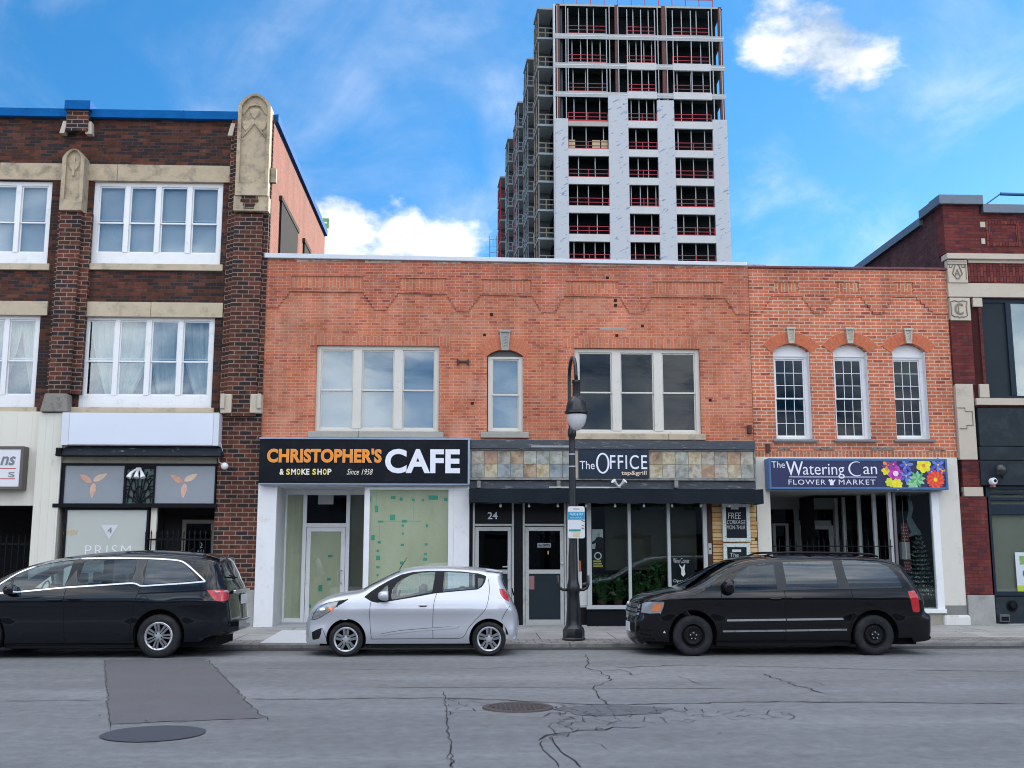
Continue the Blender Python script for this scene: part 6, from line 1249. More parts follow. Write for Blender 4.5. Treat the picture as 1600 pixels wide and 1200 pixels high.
mb = MB(); wall_cells(mb, [xa0, xR], [z_b-2.9, z_b+.0], [(wr[0], wr[1], wr[2], wr[3])], YR+.05, YR+.4); obj('wall', mb, B_far, RBd)
rr_ = Rr(1482, 502, 1521, 602, Y=YR-.02); mb = MB(); mb.box(xa0, rr_[1], YR-.02, YR+.2, rr_[2], rr_[3]+.05)
r2 = Rr(1535.5 if False else 1524, 479, 1545, 601); mb.box(r2[0]+.14, wr[0]-.0, YR, YR+.2, r2[2], r2[3]); obj('pier', mb, B_far, RBd)
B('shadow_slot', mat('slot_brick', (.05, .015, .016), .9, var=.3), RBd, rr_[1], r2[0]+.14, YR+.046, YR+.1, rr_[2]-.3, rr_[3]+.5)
# stone
q_('stone_course', M_stonel, 1478, 1700, 396.5, 405, YR-.13, x1=xR, x0=xa0-.02); q_('stone_course', M_stonel, 1513, 1700, 406, 411.5, YR-.05, x1=xR)
q_('soldier_course', B_fars, 1513, 1700, 412, 442, YR-.01, x1=xR, bev=0)
r = R(1479, 406, 1512, 441.5, YR-.08); B('carved_panel', M_stonel, RBd, xa0, r[1], YR-.08, YR+.1, r[2], r[3], bevel=.01)
M_groove = mat('carving_groove', (.20, .165, .13), .9, var=.2)
cx_, cz_ = (r[0]+r[1])/2, (r[2]+r[3])/2; m_ = MB(); s_ = .17
m_.tube([(cx_-.24, YR-.085, r[3]-.11), (cx_+.24, YR-.085, r[3]-.11)], .012, 5); m_.tube([(cx_-.24, YR-.085, r[3]-.05), (cx_+.24, YR-.085, r[3]-.05)], .008, 5)
m_.tube([(cx_-.04, YR-.085, r[3]-.12), (cx_-.12, YR-.085, cz_-.06), (cx_-.02, YR-.085, cz_-.19), (cx_+.02, YR-.085, cz_-.19), (cx_+.12, YR-.085, cz_-.06), (cx_+.04, YR-.085, r[3]-.12)], .016, 6)
m_.tube([(cx_, YR-.085, cz_+.06), (cx_-.05, YR-.085, cz_-.07), (cx_+.05, YR-.085, cz_-.07), (cx_, YR-.085, cz_+.06)], .009, 5)
for sx in (-1, 1): m_.tube([(cx_+sx*.10, YR-.085, r[3]-.11), (cx_+sx*.13, YR-.085, r[3]-.19), (cx_+sx*.19, YR-.085, r[3]-.19), (cx_+sx*.18, YR-.085, r[3]-.11)], .012, 5)
m_.tube([(cx_+.22, YR-.085, r[3]-.12), (cx_+.22, YR-.085, r[2]+.08)], .009, 5)
obj('carved_mark', m_, M_groove, RBd)
text('A', (cx_-.07, cx_+.07, cz_-.13, cz_+.05), YR-.088, M_groove, RBd, name='carved_letter')
q_('stone_course', M_stonel, 1478, 1700, 443, 464.5, YR-.05, x1=xR, x0=xa0-.01)
r = R(1480, 465, 1516.5, 500.5, YR-.06); B('carved_panel', M_stonel, RBd, xa0, r[1], YR-.06, YR+.1, r[2], r[3], bevel=.01)
cx_, cz_ = (r[0]+r[1])/2, (r[2]+r[3])/2; m_ = MB()
m_.tube([(cx_+a*.20, YR-.066, cz_+b*.21) for a, b in ((-1, .85), (-.5, .98), (0, .85), (.5, .98), (1.05, .85), (.92, .3), (.95, -.3), (1., -.75), (.6, -.95), (.15, -.92), (0, -1.05), (-.15, -.92), (-.6, -.9), (-.95, -.7), (-.92, 0), (-1, .85))], .014, 6); obj('carved_mark', m_, M_groove, RBd)
text('C', (cx_-.105, cx_+.105, cz_-.14, cz_+.14), YR-.068, M_groove, RBd, name='carved_letter', bold=.01, depth=.01)
m_ = MB(); m_.tube([(cx_-.01, YR-.07, cz_+.12), (cx_-.01, YR-.07, cz_-.12)], .009, 5); obj('carved_letter', m_, M_groove, RBd)
q_('stone_block', M_stonel, 1520.5, 1535, 465, 479, YR-.03); q_('stone_block', M_stonel, 1531, 1546, 600, 621, YR-.03)
q_('stone_block', M_stonel, 1488, 1524, 600, 718, YR-.06, x0=xa0)
m_ = MB(); r = R(1497, 636, 1523, 671, YR-.06); y_ = YR-.064
m_.tube([(r[0]+.0, y_, r[3]-.02), (r[0]+.18, y_, r[3]-.02), (r[0]+.18, y_, r[3]-.10), (r[1]-.05, y_, r[3]-.10), (r[1]-.05, y_, r[2]+.10), (r[0]+.20, y_, r[2]+.10), (r[0]+.20, y_, r[2]+.02), (r[0]+.02, y_, r[2]+.02)], .012, 5); obj('carved_mark', m_, M_groove, RBd)
q_('stone_sill', M_stonel, 1526, 1700, 622.5, 633, YR-.10, x1=xR)
q_('brick_strip', B_far, 1525, 1700, 633.5, 637, YR-.01, x1=xR, bev=0)
for (a, b) in ((346.5, 355), (372.5, 381)): q_('stone_square', M_stonel, 1531, 1539.5, a, b, YR+.015, bev=.003)
for k in range(2):
    x0_ = F(1541+k*62, 350, YR)[0]; x1_ = F(1541+k*62+52, 350, YR)[0]; za, zb_ = F(1560, 384, YR)[1], F(1560, 344, YR)[1]
    m_ = MB(); frame(m_, x0_, x1_, za, zb_, YR+.012, YR+.04, .09); obj('brick_frame', m_, B_fars, RBd)
M_cap = mat('grey_blue_cap', (.12, .155, .20), .45, .3, var=.12, dirt=((.07, .09, .12), 3, .5, .8))
m_ = MB(); m_.box(xa0-.12, xst+.06, YR-.12, YR+.5, zcap, F(1500, 306.5, YR)[1]); obj('roof_cap', m_, M_cap, RBd, bevel=.01)
m_ = MB(); m_.box(xst+.061, xR, YR-.09, YR+.5, zc1, F(1560, 320.5, YR)[1]); obj('roof_cap', m_, M_cap, RBd, bevel=.01)
# side wall stepping down to the back: found on the plane of the wall
XS = xa0+.02
def sp(px, py): return side_pt(px, py, XS)
y1s, z1s = sp(1441, 318+8); yA, zA = sp(1441, 334); y2s, z2s = sp(1336, 416)
zt0 = F(1500, 306.5, YR)[1]; yst = sp(1441, 330)[0]; yend = min(sp(1336, 416)[0], 60)
z2 = sp(1441, 341)[1]
m_ = MB(); m_.quad((XS, YR+.05, 0), (XS, YR+.05, zt0-.05), (XS, yst, zt0-.05), (XS, yst, 0)); m_.quad((XS, yst, 0), (XS, yst, z2), (XS, yend, z2), (XS, yend, 0)); obj('side_wall', m_, B_fardark, RBd)
m_ = MB(); m_.box(XS-.1, XS+.3, YR+.5, yst, zt0-.22, zt0); m_.box(XS-.1, XS+.3, yst+.002, yend, z2-.2, z2); obj('roof_cap', m_, M_cap, RBd)
m_ = MB(); m_.quad((XS, yend, 0), (xR, yend, 0), (xR, yend, z2), (XS, yend, z2)); m_.quad((xR, YR, 0), (xR, YR, zc1), (xR, yend, zc1), (xR, yend, 0)); m_.quad((XS+.1, YR+.3, z2-.35), (xR, YR+.3, z2-.35), (xR, yend, z2-.35), (XS+.1, yend, z2-.35)); obj('roof_and_rear_walls', m_, M_dark, RBd)
# upper black window
M_nav = mat('navy_frame', (.016, .028, .045), .4, .1, var=.15)
m_ = MB(); frame(m_, wr[0], wr[1], wr[2], wr[3], YR+.08, YR+.2, .06, .05, .10); xm = F(1583, 540, YR+.08)[0]; m_.box(xm-.13, xm, YR+.06, YR+.2, wr[2]+.05, wr[3]-.1); m_.box(xm+1.5, xm+1.6, YR+.082, YR+.2, wr[2]+.05, wr[3]-.1)
w_ = obj('window', m_, M_nav, RBd); B('blank_panel', mat('dark_teal_panel', (.018, .028, .036), .5, var=.15), w_, wr[0]+.05, xm-.12, YR+.12, YR+.14, wr[2]+.04, wr[3]-.09); B('pane', G_up, w_, xm, wr[1], YR+.13, YR+.136, wr[2]+.05, wr[3]-.1); B('blind', mat('cream_blind', (.55, .52, .40), .8), w_, xm, wr[1], YR+.2, YR+.205, wr[2], wr[3]); 
# black board fascia and shop front
M_tar_b = mat('black_boarding', (.022, .030, .038), .65, var=.25, scale=3, dirt=((.045, .055, .065), 4, .5, .8))
for i, (a, b) in enumerate(((638, 697), (698, 719), (720, 758.5))): q_('fascia_board', M_tar_b, 1529.5+i*1.5, 1700, a, b, YR-.08, x1=xR, bev=.008)
q_('pier_lower', B_far, 1498, 1534, 719, 760.5, YR-.02, x0=xa0+.05, bev=0); q_('stone_block', M_stonel, 1500, 1536.5, 761, 775.5, YR-.05, x0=xa0+.05)
q_('pier_lower', B_far, 1503, 1549, 776, 929, YR-.02, x0=F(1504, 850, YR)[0], bev=0); q_('pier_foot', M_conc, 1511, 1556, 930, 984, YR-.06, bev=.015, x0=F(1512, 955, YR)[0])
zf1, zf0 = F(1560, 760, YR)[1], F(1560, 931, YR)[1]; xw = F(1546, 850, YR-.02)[0]
m_ = MB(); frame(m_, xw, xR, zf0, zf1, YR-.02, YR+.15, .10, .10, .06)
for (a, b) in ((768, 772), (777, 782), (788, 804)): z1_, z0_ = F(1570, a, YR)[1], F(1570, b, YR)[1]; m_.box(xw+.1, xR-.1, YR+.0 if a != 788 else YR-.01, YR+.1, z0_, z1_)
w_ = obj('shop_window', m_, M_nav, RBd, bevel=.006); B('pane', G_shop, w_, xw+.08, xR-.08, YR+.05, YR+.056, zf0+.08, zf1); B('reflection_sheet', mat('taupe_reflection', (.22, .21, .19), .5, var=.12, scale=1.2), w_, xw+.08, xR-.08, YR+.10, YR+.105, zf0+.08, zf1)  # opaque taupe sheet stands in for the pane's reflection
q_('bulkhead', M_tar_b, 1556.5, 1700, 932, 974, YR-.0, x1=xR); q_('rough_base', M_conc, 1556.5, 1700, 974.5, 986, YR-.05, x1=xR, bev=.02)
c_ = F(1583, 947, YR-.05); vt = thing('vent_hood', (c_[0], YR-.05, c_[1]), 'round black vent in the bulkhead under the taupe shop window', 'vent'); obj('hood', MB().lathe([(0, -.10), (.05, -.10), (.09, -.06), (.10, 0), (.10, .05)], (c_[0], YR, c_[1]), 16, 'y'), M_black, vt, auto=40); obj('damper', MB().lathe([(.10, -.02), (.13, -.02), (.13, .03), (.10, .03)], (c_[0], YR, c_[1]), 16, 'y'), M_black, vt)
r = R(1562.5, 960, 1578, 972, YR-.08); vt = thing('meter_box', (r[0], YR-.08, r[2]), 'small grey metal box low on the bulkhead by the pavement', 'box'); B('box', mat('grey_metal', (.10, .11, .12), .5, .3), vt, r[0], r[1], YR-.09, YR, r[2], r[3], bevel=.01); B('louvre', M_black, vt, r[0]+.03, r[1]-.03, YR-.096, YR-.09, r[2]+.03, r[3]-.05)
r = R(1588, 863, 1640, 927, YR+.04); ps = thing('poster', (r[0], YR+.04, r[2]), 'white poster with green band in the taupe shop window at the right edge', 'poster')
B('sheet', mat('poster_white', (.55, .62, .66), .5), ps, r[0], r[1], YR+.040, YR+.045, r[2], r[3]); B('green_print', mat('lime_print', (.42, .55, .04)), ps, r[0], r[1], YR+.036, YR+.039, r[2], r[2]+.18)
m_ = MB(); m_.lathe([(0, -.003), (.13, -.003), (.13, 0)], (r[0]+.28, YR+.038, r[2]+.45), 16, 'y'); obj('blue_print', m_, mat('teal_print', (.03, .12, .17)), ps); B('photo_print', mat('photo_print', (.20, .33, .10), .6, var=.6, scale=12), ps, r[0]+.10, r[0]+.55, YR+.036, YR+.039, r[3]-.28, r[3]-.08)
c_ = F(1563, 734, YR-.25); sp_ = thing('wall_lamp', (c_[0], YR-.2, c_[1]), 'black round wall lamp on the black boarding at the right', 'lamp')
obj('lamp_shade', MB().lathe([(0, -.12), (.07, -.115), (.13, -.06), (.145, 0), (.13, .02), (.10, .02)], (c_[0], YR-.26, c_[1]), 20, 'y'), mat('satin_black', (.02, .022, .026), .35, coat=.3), sp_, smooth=True); obj('arm', MB().tube([(c_[0], YR-.24, c_[1]), (c_[0]+.1, YR-.1, c_[1]-.12), (c_[0]+.14, YR-.05, c_[1]-.24)], .018, 6), M_black, sp_)
c_ = F(1553, 752, YR-.25); sp_ = thing('security_camera', (c_[0], YR-.2, c_[1]), 'white security camera with a dark lens under the black wall lamp', 'security camera')
obj('housing', MB().lathe([(0, -.10), (.06, -.095), (.085, -.06), (.085, .04), (.04, .08), (0, .08)], (c_[0], YR-.2, c_[1]), 16, 'y'), M_white, sp_, auto=40); obj('lens', MB().lathe([(0, -.013), (.03, -.012), (.038, 0)], (c_[0]+.01, YR-.30, c_[1]+.01), 12, 'y'), M_black, sp_); B('mount', mat('pink_mount', (.45, .14, .15)), sp_, c_[0]-.02, c_[0]+.05, YR-.22, YR-.081, c_[1]-.13, c_[1]-.07)
# roof pipe
r0 = F(1563, 303, 26.5); pp_ = thing('roof_lamp_arm', (r0[0], 26.5, zc1), 'thin blue steel arm reaching over the roof edge at the top right', 'arm')
obj('arm_pipe', MB().tube([(r0[0], 26.5, r0[1]), (r0[0]+3.5, 26.5, r0[1]-.06)], .045, 8), mat('arm_blue', (.03, .12, .27), .4, .3), pp_); r1 = F(1538, 321, 26.5); obj('strut', MB().tube([(r1[0], 26.5, r1[1]-.6), (r1[0], 26.5, r1[1]), (r0[0], 26.5, r0[1])], .022, 6), mat('arm_blue', (.03, .12, .27)), pp_); obj('arm_base', MB().tube([(r0[0]+3.3, 26.5, r0[1]), (r0[0]+3.3, 26.5, zc1-.8)], .04, 6), M_black, pp_)
# ================================================================== tower under construction
YTW = 108.0
TW = thing('construction_tower', (10, YTW, 0), 'tall apartment tower under construction with white sheathing, red guard rails and open floors', 'building')
def T_(px, py): return F(px, py, YTW)
M_slabc = mat('tower_slab', (.36, .36, .34), .85, var=.12, scale=.4)
M_wrap = brick('sheathing_wrap', (.60, .63, .69), (.60, .63, .69), (.60, .63, .69), 1, 1, 0, stain=.06, bmp=0)
def wrap():
    m, t, b = base_mat('sheathing'); L = t.links.new
    tcn = N(t, 'ShaderNodeTexCoord'); mpn = N(t, 'ShaderNodeMapping'); mpn.vector_type = 'TEXTURE'; mpn.inputs['Rotation'].default_value = (0, radians(-27), 0); mpn.inputs['Scale'].default_value = (1.5, 1, .36); L(tcn.outputs['Object'], mpn.inputs[0])
    no = N(t, 'ShaderNodeTexNoise'); no.inputs['Scale'].default_value = 1.25; no.inputs['Detail'].default_value = 3; no.inputs['Roughness'].default_value = .7; L(mpn.outputs[0], no.inputs['Vector'])
    r = N(t, 'ShaderNodeMapRange'); L(no.outputs['Fac'], r.inputs[0]); r.inputs[1].default_value = .60; r.inputs[2].default_value = .64
    mx = N(t, 'ShaderNodeMix', data_type='RGBA'); L(r.outputs[0], mx.inputs[0]); mx.inputs[6].default_value = (.43, .455, .50, 1); mx.inputs[7].default_value = (.16, .24, .38, 1); L(mx.outputs[2], b.inputs['Base Color']); b.inputs['Roughness'].default_value = .6
    return m
M_wrap = wrap()
M_wh = mat('tower_white', (.49, .50, .52), .7, var=.08, scale=.6, dirt=((.40, .40, .40), .8, .6, .8))
M_red = mat('red_guard_rail', (.38, .022, .045), .6, var=.2, scale=2); M_redn = mat('red_netting', (.42, .035, .045), .7, var=.2, scale=2)
M_stud = mat('steel_stud', (.30, .32, .34), .5, .3, var=.15, scale=1.5); M_rust = mat('red_oxide_steel', (.10, .03, .026), .7, var=.3, scale=1.5)
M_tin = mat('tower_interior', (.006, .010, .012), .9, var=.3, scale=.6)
# floor levels read on the left bay, in photo rows
fl_rows = [6, 52.5, 98, 143, 189, 234, 278, 323, 367.5, 411.5]
zl_ = [T_(905, p)[1] for p in fl_rows]; dzf_ = (zl_[0]-zl_[-1])/9
while zl_[-1] > 3: zl_.append(zl_[-1]-dzf_)
TX0, TX1 = T_(868, 250)[0], T_(1137.5, 250)[0]
bays = [(T_(888, 250)[0], T_(951.5, 250)[0]), (T_(982.5, 250)[0], T_(1028.5, 250)[0]), (T_(1055, 250)[0], T_(1115, 250)[0])]
sdir = ray(628, 870); sdir = Vector((sdir.x, sdir.y, 0)).normalized(); DEP = 50
bx_, by_ = TX0+sdir.x*DEP, YTW+sdir.y*DEP
fp = [(TX0, YTW), (TX1, YTW), (TX1+2, by_), (bx_, by_)]
for k, z in enumerate(zl_):
    ins = .06
    fs_ = MB().slab([(TX0+ins, YTW+ins), (TX1-ins, YTW+ins), (TX1+2-ins, by_-ins), (bx_+ins, by_-ins)], z-.22, z); fs_.m[0] = 1
    obj('floor_slab', fs_, [M_slabc, mat('shaded_metal_deck', (.022, .036, .042), .8, var=.2)], TW)  # slab undersides coloured dark as shade inside the open floors
# dark core set well back so the open floors read deep; lower hidden floors closed
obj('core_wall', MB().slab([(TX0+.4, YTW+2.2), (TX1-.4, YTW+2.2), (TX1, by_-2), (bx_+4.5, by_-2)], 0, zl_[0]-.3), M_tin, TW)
rr = random.Random(31)
wrapc = [(TX0, bays[0][0]), (bays[0][1], bays[1][0]), (bays[1][1], bays[2][0]), (bays[2][1], TX1)]
wtop = [188, 150, 157, 186]
for (a, b), t_ in zip(wrapc, wtop):
    zt_ = T_(1000, t_)[1]; B('sheathing_strip', M_wrap, TW, a, b, YTW-.10, YTW+.25, 0, zt_)
    if b-a > 2: pass
# uncovered upper part of the strips: steel column + studs
for (a, b), t_ in zip(wrapc, wtop):
    zt_ = T_(1000, t_)[1]; xc = (a+b)/2 if (a != TX0 and b != TX1) else (a+.35 if a == TX0 else b-.35)
    B('steel_column', M_rust, TW, xc-.2, xc+.2, YTW+.05, YTW+.5, zt_-3, zl_[0])
    m_ = MB().box(a, b, YTW-.01, YTW+.11, zt_+.01, zt_+.08)
    xx = a+.25
    while xx < b: m_.box(xx-.045, xx+.045, YTW-.02, YTW+.12, zt_, zl_[0]-.2); xx += .95
    obj('stud_frame', m_, M_stud, TW)
for k in range(len(zl_)-1):
    zt_, zb_ = zl_[k]-.22, zl_[k+1]
    if fl_rows[0] and k > 9: break
    if k < 3:
        B('edge_beam', M_stud, TW, TX0, TX1, YTW-.05, YTW+.02, zb_-.62, zb_-.02)
        B('edge_beam', M_white2, TW, TX0, TX1, YTW-.07, YTW-.051, zb_-.30, zb_-.22)
    for j, (a, b) in enumerate(bays):
        if (j > 0 and k >= 1) or (j == 0 and k >= 4): B('spandrel', M_wh, TW, a-.02, b+.02, YTW-.08, YTW+.2, zb_-.68 if k < 9 else zb_-1.2, zb_+.10)
        elif k >= 3: B('spandrel', M_slabc, TW, a, b, YTW-.04, YTW+.2, zb_-.55, zb_-.05)
        m_ = MB(); zr = zb_+1.07
        for h in (.14, .62, 1.07): m_.box(a, b, YTW+.30, YTW+.35, zb_+h-.028, zb_+h+.028)
        n_ = max(2, int((b-a)/1.5))
        for i in range(n_+1): xx = a+.05+(b-a-.1)*i/n_; m_.box(xx-.03, xx+.03, YTW+.28, YTW+.34, zb_, zb_+1.1)
        obj('guard_rail', m_, M_red, TW)
        m_ = MB(); m_.box(a, b, YTW+.24, YTW+.27, zb_+.02, zb_+.22+.10*rr.random()); obj('toe_board', m_, M_redn, TW)
        n_ = rr.choice((2, 3, 3, 4))
        for i in range(n_): xx = a+(b-a)*(i+.5+rr.uniform(-.2, .2))/n_; B('shoring_post', M_stud, TW, xx-.045, xx+.045, YTW+.5, YTW+.6, zb_, zt_)
        if k < 3: m_ = MB().box(a, b, YTW+.01, YTW+.09, zb_+.001, zb_+.06); [m_.box(a+(b-a)*q-.045, a+(b-a)*q+.045, YTW+.0, YTW+.1, zb_, zt_-.3) for q in (.02, .5, .98)]; obj('stud_frame', m_, M_stud, TW)
for (a, b) in ((T_(889, 210)[0], T_(899, 210)[0]), (T_(926, 210)[0], T_(938, 210)[0]), (T_(940, 210)[0], T_(950, 210)[0])): B('stored_board', M_wh if a < 5 else mat('plywood', (.45, .36, .22), .8), TW, a, b, YTW+.36, YTW+.5, zl_[5]+.2, zl_[5]+1.25)
# roof edge rails and stacked material
m_ = MB()
for i in range(12): xx = TX0+1+(TX1-TX0-2)*i/11; m_.box(xx-.04, xx+.04, YTW+.5, YTW+.58, zl_[0], zl_[0]+1.1)
m_.box(TX0+1, TX1-1, YTW+.5, YTW+.55, zl_[0]+1.0, zl_[0]+1.08); obj('roof_guard_rail', m_, M_red, TW)
# side face: slab edges, balconies stepping back, posts
nx_, ny_ = -sdir.y, sdir.x                             # outward (left) normal of the side
if nx_ > 0: nx_, ny_ = -nx_, -ny_
def SP(d, o): return (TX0+sdir.x*d+nx_*o, YTW+sdir.y*d+ny_*o)
vis = [z for z in zl_ if z > zl_[9]-3]
M_bal = mat('balcony_slab', (.24, .28, .32), .85, var=.12, scale=.5); M_wood = mat('raw_timber', (.24, .215, .17), .8, var=.2, scale=2); M_pan = mat('side_panel', (.065, .085, .10), .85, var=.3, scale=.5)
for s_, (d0, d1, o, top) in enumerate(((1.0, 4.6, 1.75, 0), (7.2, 10.8, 1.0, 0), (13, 17, 1.5, 0), (19.5, 23, .9, 0), (25.5, 29.5, 1.3, 0), (32, 35.5, .9, 0), (38, 42, 1.4, 0), (44.5, 49, 1.9, 1))):
    for k, z in enumerate(vis):
        if k < top: continue
        P_ = [SP(d0, -.1), SP(d0, o), SP(d1, o), SP(d1, -.1)]
        obj('balcony_slab', MB().slab(P_, z-.22, z), M_bal, TW)
        if k > top: obj('balcony_divider', MB().slab([SP(d1-.15, 0), SP(d1-.15, o*.92), SP(d1, o*.92), SP(d1, 0)], z, vis[k-1]-.22), M_pan, TW)
        m_ = MB()
        if k > top:
            for h in (.5, 1.05):
                m_.bar((*SP(d0, 0), z+h), (*SP(d0, o-.1), z+h), .09); m_.bar((*SP(d0, o-.1), z+h), (*SP(d1, o-.1), z+h), .07)
            for (d, oo) in ((d0, o-.1), (d1, o-.1), ((d0+d1)/2, o-.1), (d0, o*.5)): m_.bar((*SP(d, oo), z), (*SP(d, oo), z+(1.1 if oo < o-.2 else 2.7)), .08)
            obj('balcony_rail', m_, M_wood if s_ == 0 else (M_red if s_ % 2 else M_stud), TW)
for d in (0.0, 6.2, 7.6, 14, 23, 31.5, 41, 49.4):
    m_ = MB(); P_ = [SP(d, -.05), SP(d, .14), SP(d+.5, .14), SP(d+.5, -.05)]; obj('side_column', m_.slab(P_, 0, zl_[0]-.1), M_stud if d else M_wh, TW)
m_ = MB(); P_ = [SP(.5, -.9), SP(.5, -.7), SP(DEP, -.7), SP(DEP, -.9)]; obj('side_wall_lining', m_.slab(P_, 0, zl_[0]-.3), M_pan, TW)
for d0 in (5.2, 12.4, 21.4, 30.4, 39.6):
    for k, z in enumerate(vis[1:]):
        m_ = MB(); 
        for j in range(4): m_.bar((*SP(d0+j*.8, .05), z), (*SP(d0+j*.8, .05), z+2.7), .07)
        m_.bar((*SP(d0, .1), z+.2), (*SP(d0+3, .1), z+1.1), .07); obj('side_bracing', m_, M_red if (k+int(d0)) % 3 == 0 else M_stud, TW)
# scaffold tower at the far back corner
m_ = MB(); z_ = vis[-1]
for o in (2.1, 3.1):
    m_.bar((*SP(48.5, o), 0), (*SP(48.5, o), vis[4]+2), .07)
zz_ = vis[-1]-2
while zz_ < vis[4]+2: m_.bar((*SP(48.5, 1.9), zz_), (*SP(48.5, 3.1), zz_), .06); zz_ += 1.0
obj('scaffold', m_, M_stud, TW)
# small distant green sign behind the left building
c_ = F(508, 348, 90); gs = thing('green_sign', (c_[0], 90, 0), 'small green sign showing far away beside the orange side wall', 'sign')
q = R(501, 341, 513.5, 356, 90); B('sign_panel', mat('sign_green', (.11, .34, .10), .5, var=.15), gs, q[0], q[1], 90, 90.2, q[2], q[3]); B('white_bar', M_white, gs, q[0]+.15, q[1]-.12, 89.96, 89.99, (q[2]+q[3])/2-.05, (q[2]+q[3])/2+.09); B('pole', M_stud, gs, q[0]-.1, q[0]+.02, 90.0, 90.15, 0, q[2]+.3)
# ================================================================== buildings on the camera's side of the street (seen only mirrored in glass)
ob_m = brick('opposite_brick', (.20, .12, .09), (.28, .18, .13), (.2, .17, .14), .25, .08, .01)
for i, (x0, x1, h, c_) in enumerate(((-34, -12, 8.5, (.026, .032, .042)), (-12, 7, 6.2, (.032, .040, .052)), (7, 34, 7.6, (.024, .030, .040)))):
    ob = thing('street_building', ((x0+x1)/2, -9, 0), ('brown', 'beige', 'brick red')[i]+' low shop building standing behind the photographer', 'building')
    m_ = MB(); hl = []; x = x0+1.2
    while x < x1-2.2: hl += [(x, x+1.3, 4.2, h-1.2), (x-.2, x+1.9, .9, 2.9)]; x += 3
    wall_cells(m_, [x0, x1], [0, h], [(a, b, -c2, -c1) for a, b, c1, c2 in ()]+hl, -9.0, -9.3); m2 = MB(); m2.v = [(a, b, c) for a, b, c in m_.v]; obj('wall', m_, mat('opposite_wall_%s' % 'abc'[i], c_, .85, var=.15), ob)
    B('window_glass', mat('opposite_glass', (.02, .025, .03), .4), ob, x0, x1, -9.5, -9.6, 0, h); B('roof', M_conc, ob, x0, x1, -20, -8.9, h, h+.3)
struct('opposite_pavement', MB().box(-70, 70, -9, -3.9, -.05, .12), M_conc) if False else None
sw_ = MB(); sw_.quad((-70, -9, .012), (70, -9, .012), (70, -1.2, .012), (-70, -1.2, .012)); struct('near_pavement', sw_, M_slab)
# ================================================================== street lamp with parking sign
YPo = 21.5; bx = F(896.5, 1000, YPo)[0]; zp = zs(YPo)
SL = thing('street_lamp', (bx, YPo, zp), 'tall black lamp post with a hooked arm and acorn glass, between silver car and minivan', 'street lamp')
M_pole = mat('black_enamel', (.006, .007, .009), .38, var=.2, coat=.15, dirt=((.045, .04, .04), 9, .62, .8))
def PZp(py): return F(897, py, YPo)[1]-zp
prof = [(0, 0), (.225, 0), (.232, .03), (.215, .05), (.215, PZp(985)), (.20, PZp(982)), (.165, PZp(978)), (.155, PZp(976)), (.145, PZp(968)), (.125, PZp(940)), (.118, PZp(928)), (.13, PZp(925)), (.13, PZp(915)), (.115, PZp(912)), (.098, PZp(905)), (.092, PZp(870)), (.075, PZp(850)), (.070, PZp(750)), (.062, PZp(690)), (.062, PZp(684)), (.085, PZp(681)), (.09, PZp(675)), (.07, PZp(669)), (.035, PZp(665)), (0, PZp(664))]
mb = MB(); mb.lathe(prof[:6], (bx, YPo, zp), 8); mb.lathe(prof[5:], (bx, YPo, zp), 24); obj('post', mb, M_pole, SL, auto=35)
zk = F(897, 920, YPo)[1]; mb = MB()
for s_ in (-1, 1): mb.tube([(bx+s_*.10, YPo, zk-.02), (bx+s_*.20, YPo, zk-.02), (bx+s_*.27, YPo, zk+.02), (bx+s_*.295, YPo, zk+.08), (bx+s_*.295, YPo, zk+.26)], .030, 10)
obj('bicycle_ring', mb, M_pole, SL, smooth=True)
for p in (710, 729): 
    z_ = F(895, p, YPo)[1]; obj('steel_band', MB().lathe([(.073, -.012), (.077, -.012), (.077, .012), (.073, .012)], (bx, YPo, z_), 20), M_alu, SL)
ztop_p = F(893, 664, YPo)[1]; zhook = F(896, 563, YPo)[1]; YFx = YPo-.75; fxx = F(901, 640, YFx)[0]
arm = [(bx-.03, YPo, ztop_p-.05), (bx-.045, YPo, ztop_p+.5), (bx-.045, YPo, zhook-.40)]
for i in range(1, 13):
    a = pi*i/12; arm.append((bx-.045+(fxx-bx+.035)*(1-cos(a))/2, YPo-.375*(1-cos(a)), zhook-.40+.38*sin(a)))
zn1, zn0 = F(901, 597, YFx)[1], F(901, 622, YFx)[1]; arm.append((fxx, YFx, zn1+.02))
obj('hook_arm', MB().tube(arm, .036, 10), M_pole, SL, smooth=True)
hs_ = [(.0, zn1+.04), (.085, zn1+.035), (.09, zn1+.0), (.078, zn1-.02), (.075, zn0+.04), (.10, zn0+.02), (.14, zn0-.02), (.185, zn0-.09), (.205, zn0-.18), (.215, zn0-.25), (.24, zn0-.26), (.24, zn0-.30), (.20, zn0-.31)]
obj('lamp_shade', MB().lathe([(r_, z-zn0) for r_, z in hs_], (fxx, YFx, zn0), 28), M_pole, SL, auto=35)
zg1 = zn0-.30; zg0 = F(901, 672.5, YFx)[1]; H = zg1-zg0
gl_prof = [(.195, zg1), (.193, zg1-H*.25), (.175, zg1-H*.5), (.135, zg1-H*.75), (.08, zg1-H*.93), (.03, zg0), (0, zg0-.005)]
mg = mat('ribbed_frosted_glass', (.62, .60, .62), .25, var=.10, scale=3, stretch=(9, 9, .3), spec=.6, coat=.4)
obj('lamp_glass', MB().lathe([(r_, z-zg0) for r_, z in gl_prof], (fxx, YFx, zg0), 32), mg, SL, smooth=True)
obj('glass_rib', MB().tube([(fxx+.19*cos(a), YFx+.19*sin(a), zg1-.02) for a in [2*pi*k/24 for k in range(25)]], .012, 6), M_pole, SL)
q = R(887.5, 791, 914, 841, 21.3); ps = thing('parking_sign', ((q[0]+q[1])/2, 21.33, q[2]), 'white and blue parking payment sign strapped to the black lamp post', 'sign')
mb = MB(); x0, x1, z0, z1 = q; rc_ = .04; pts = []
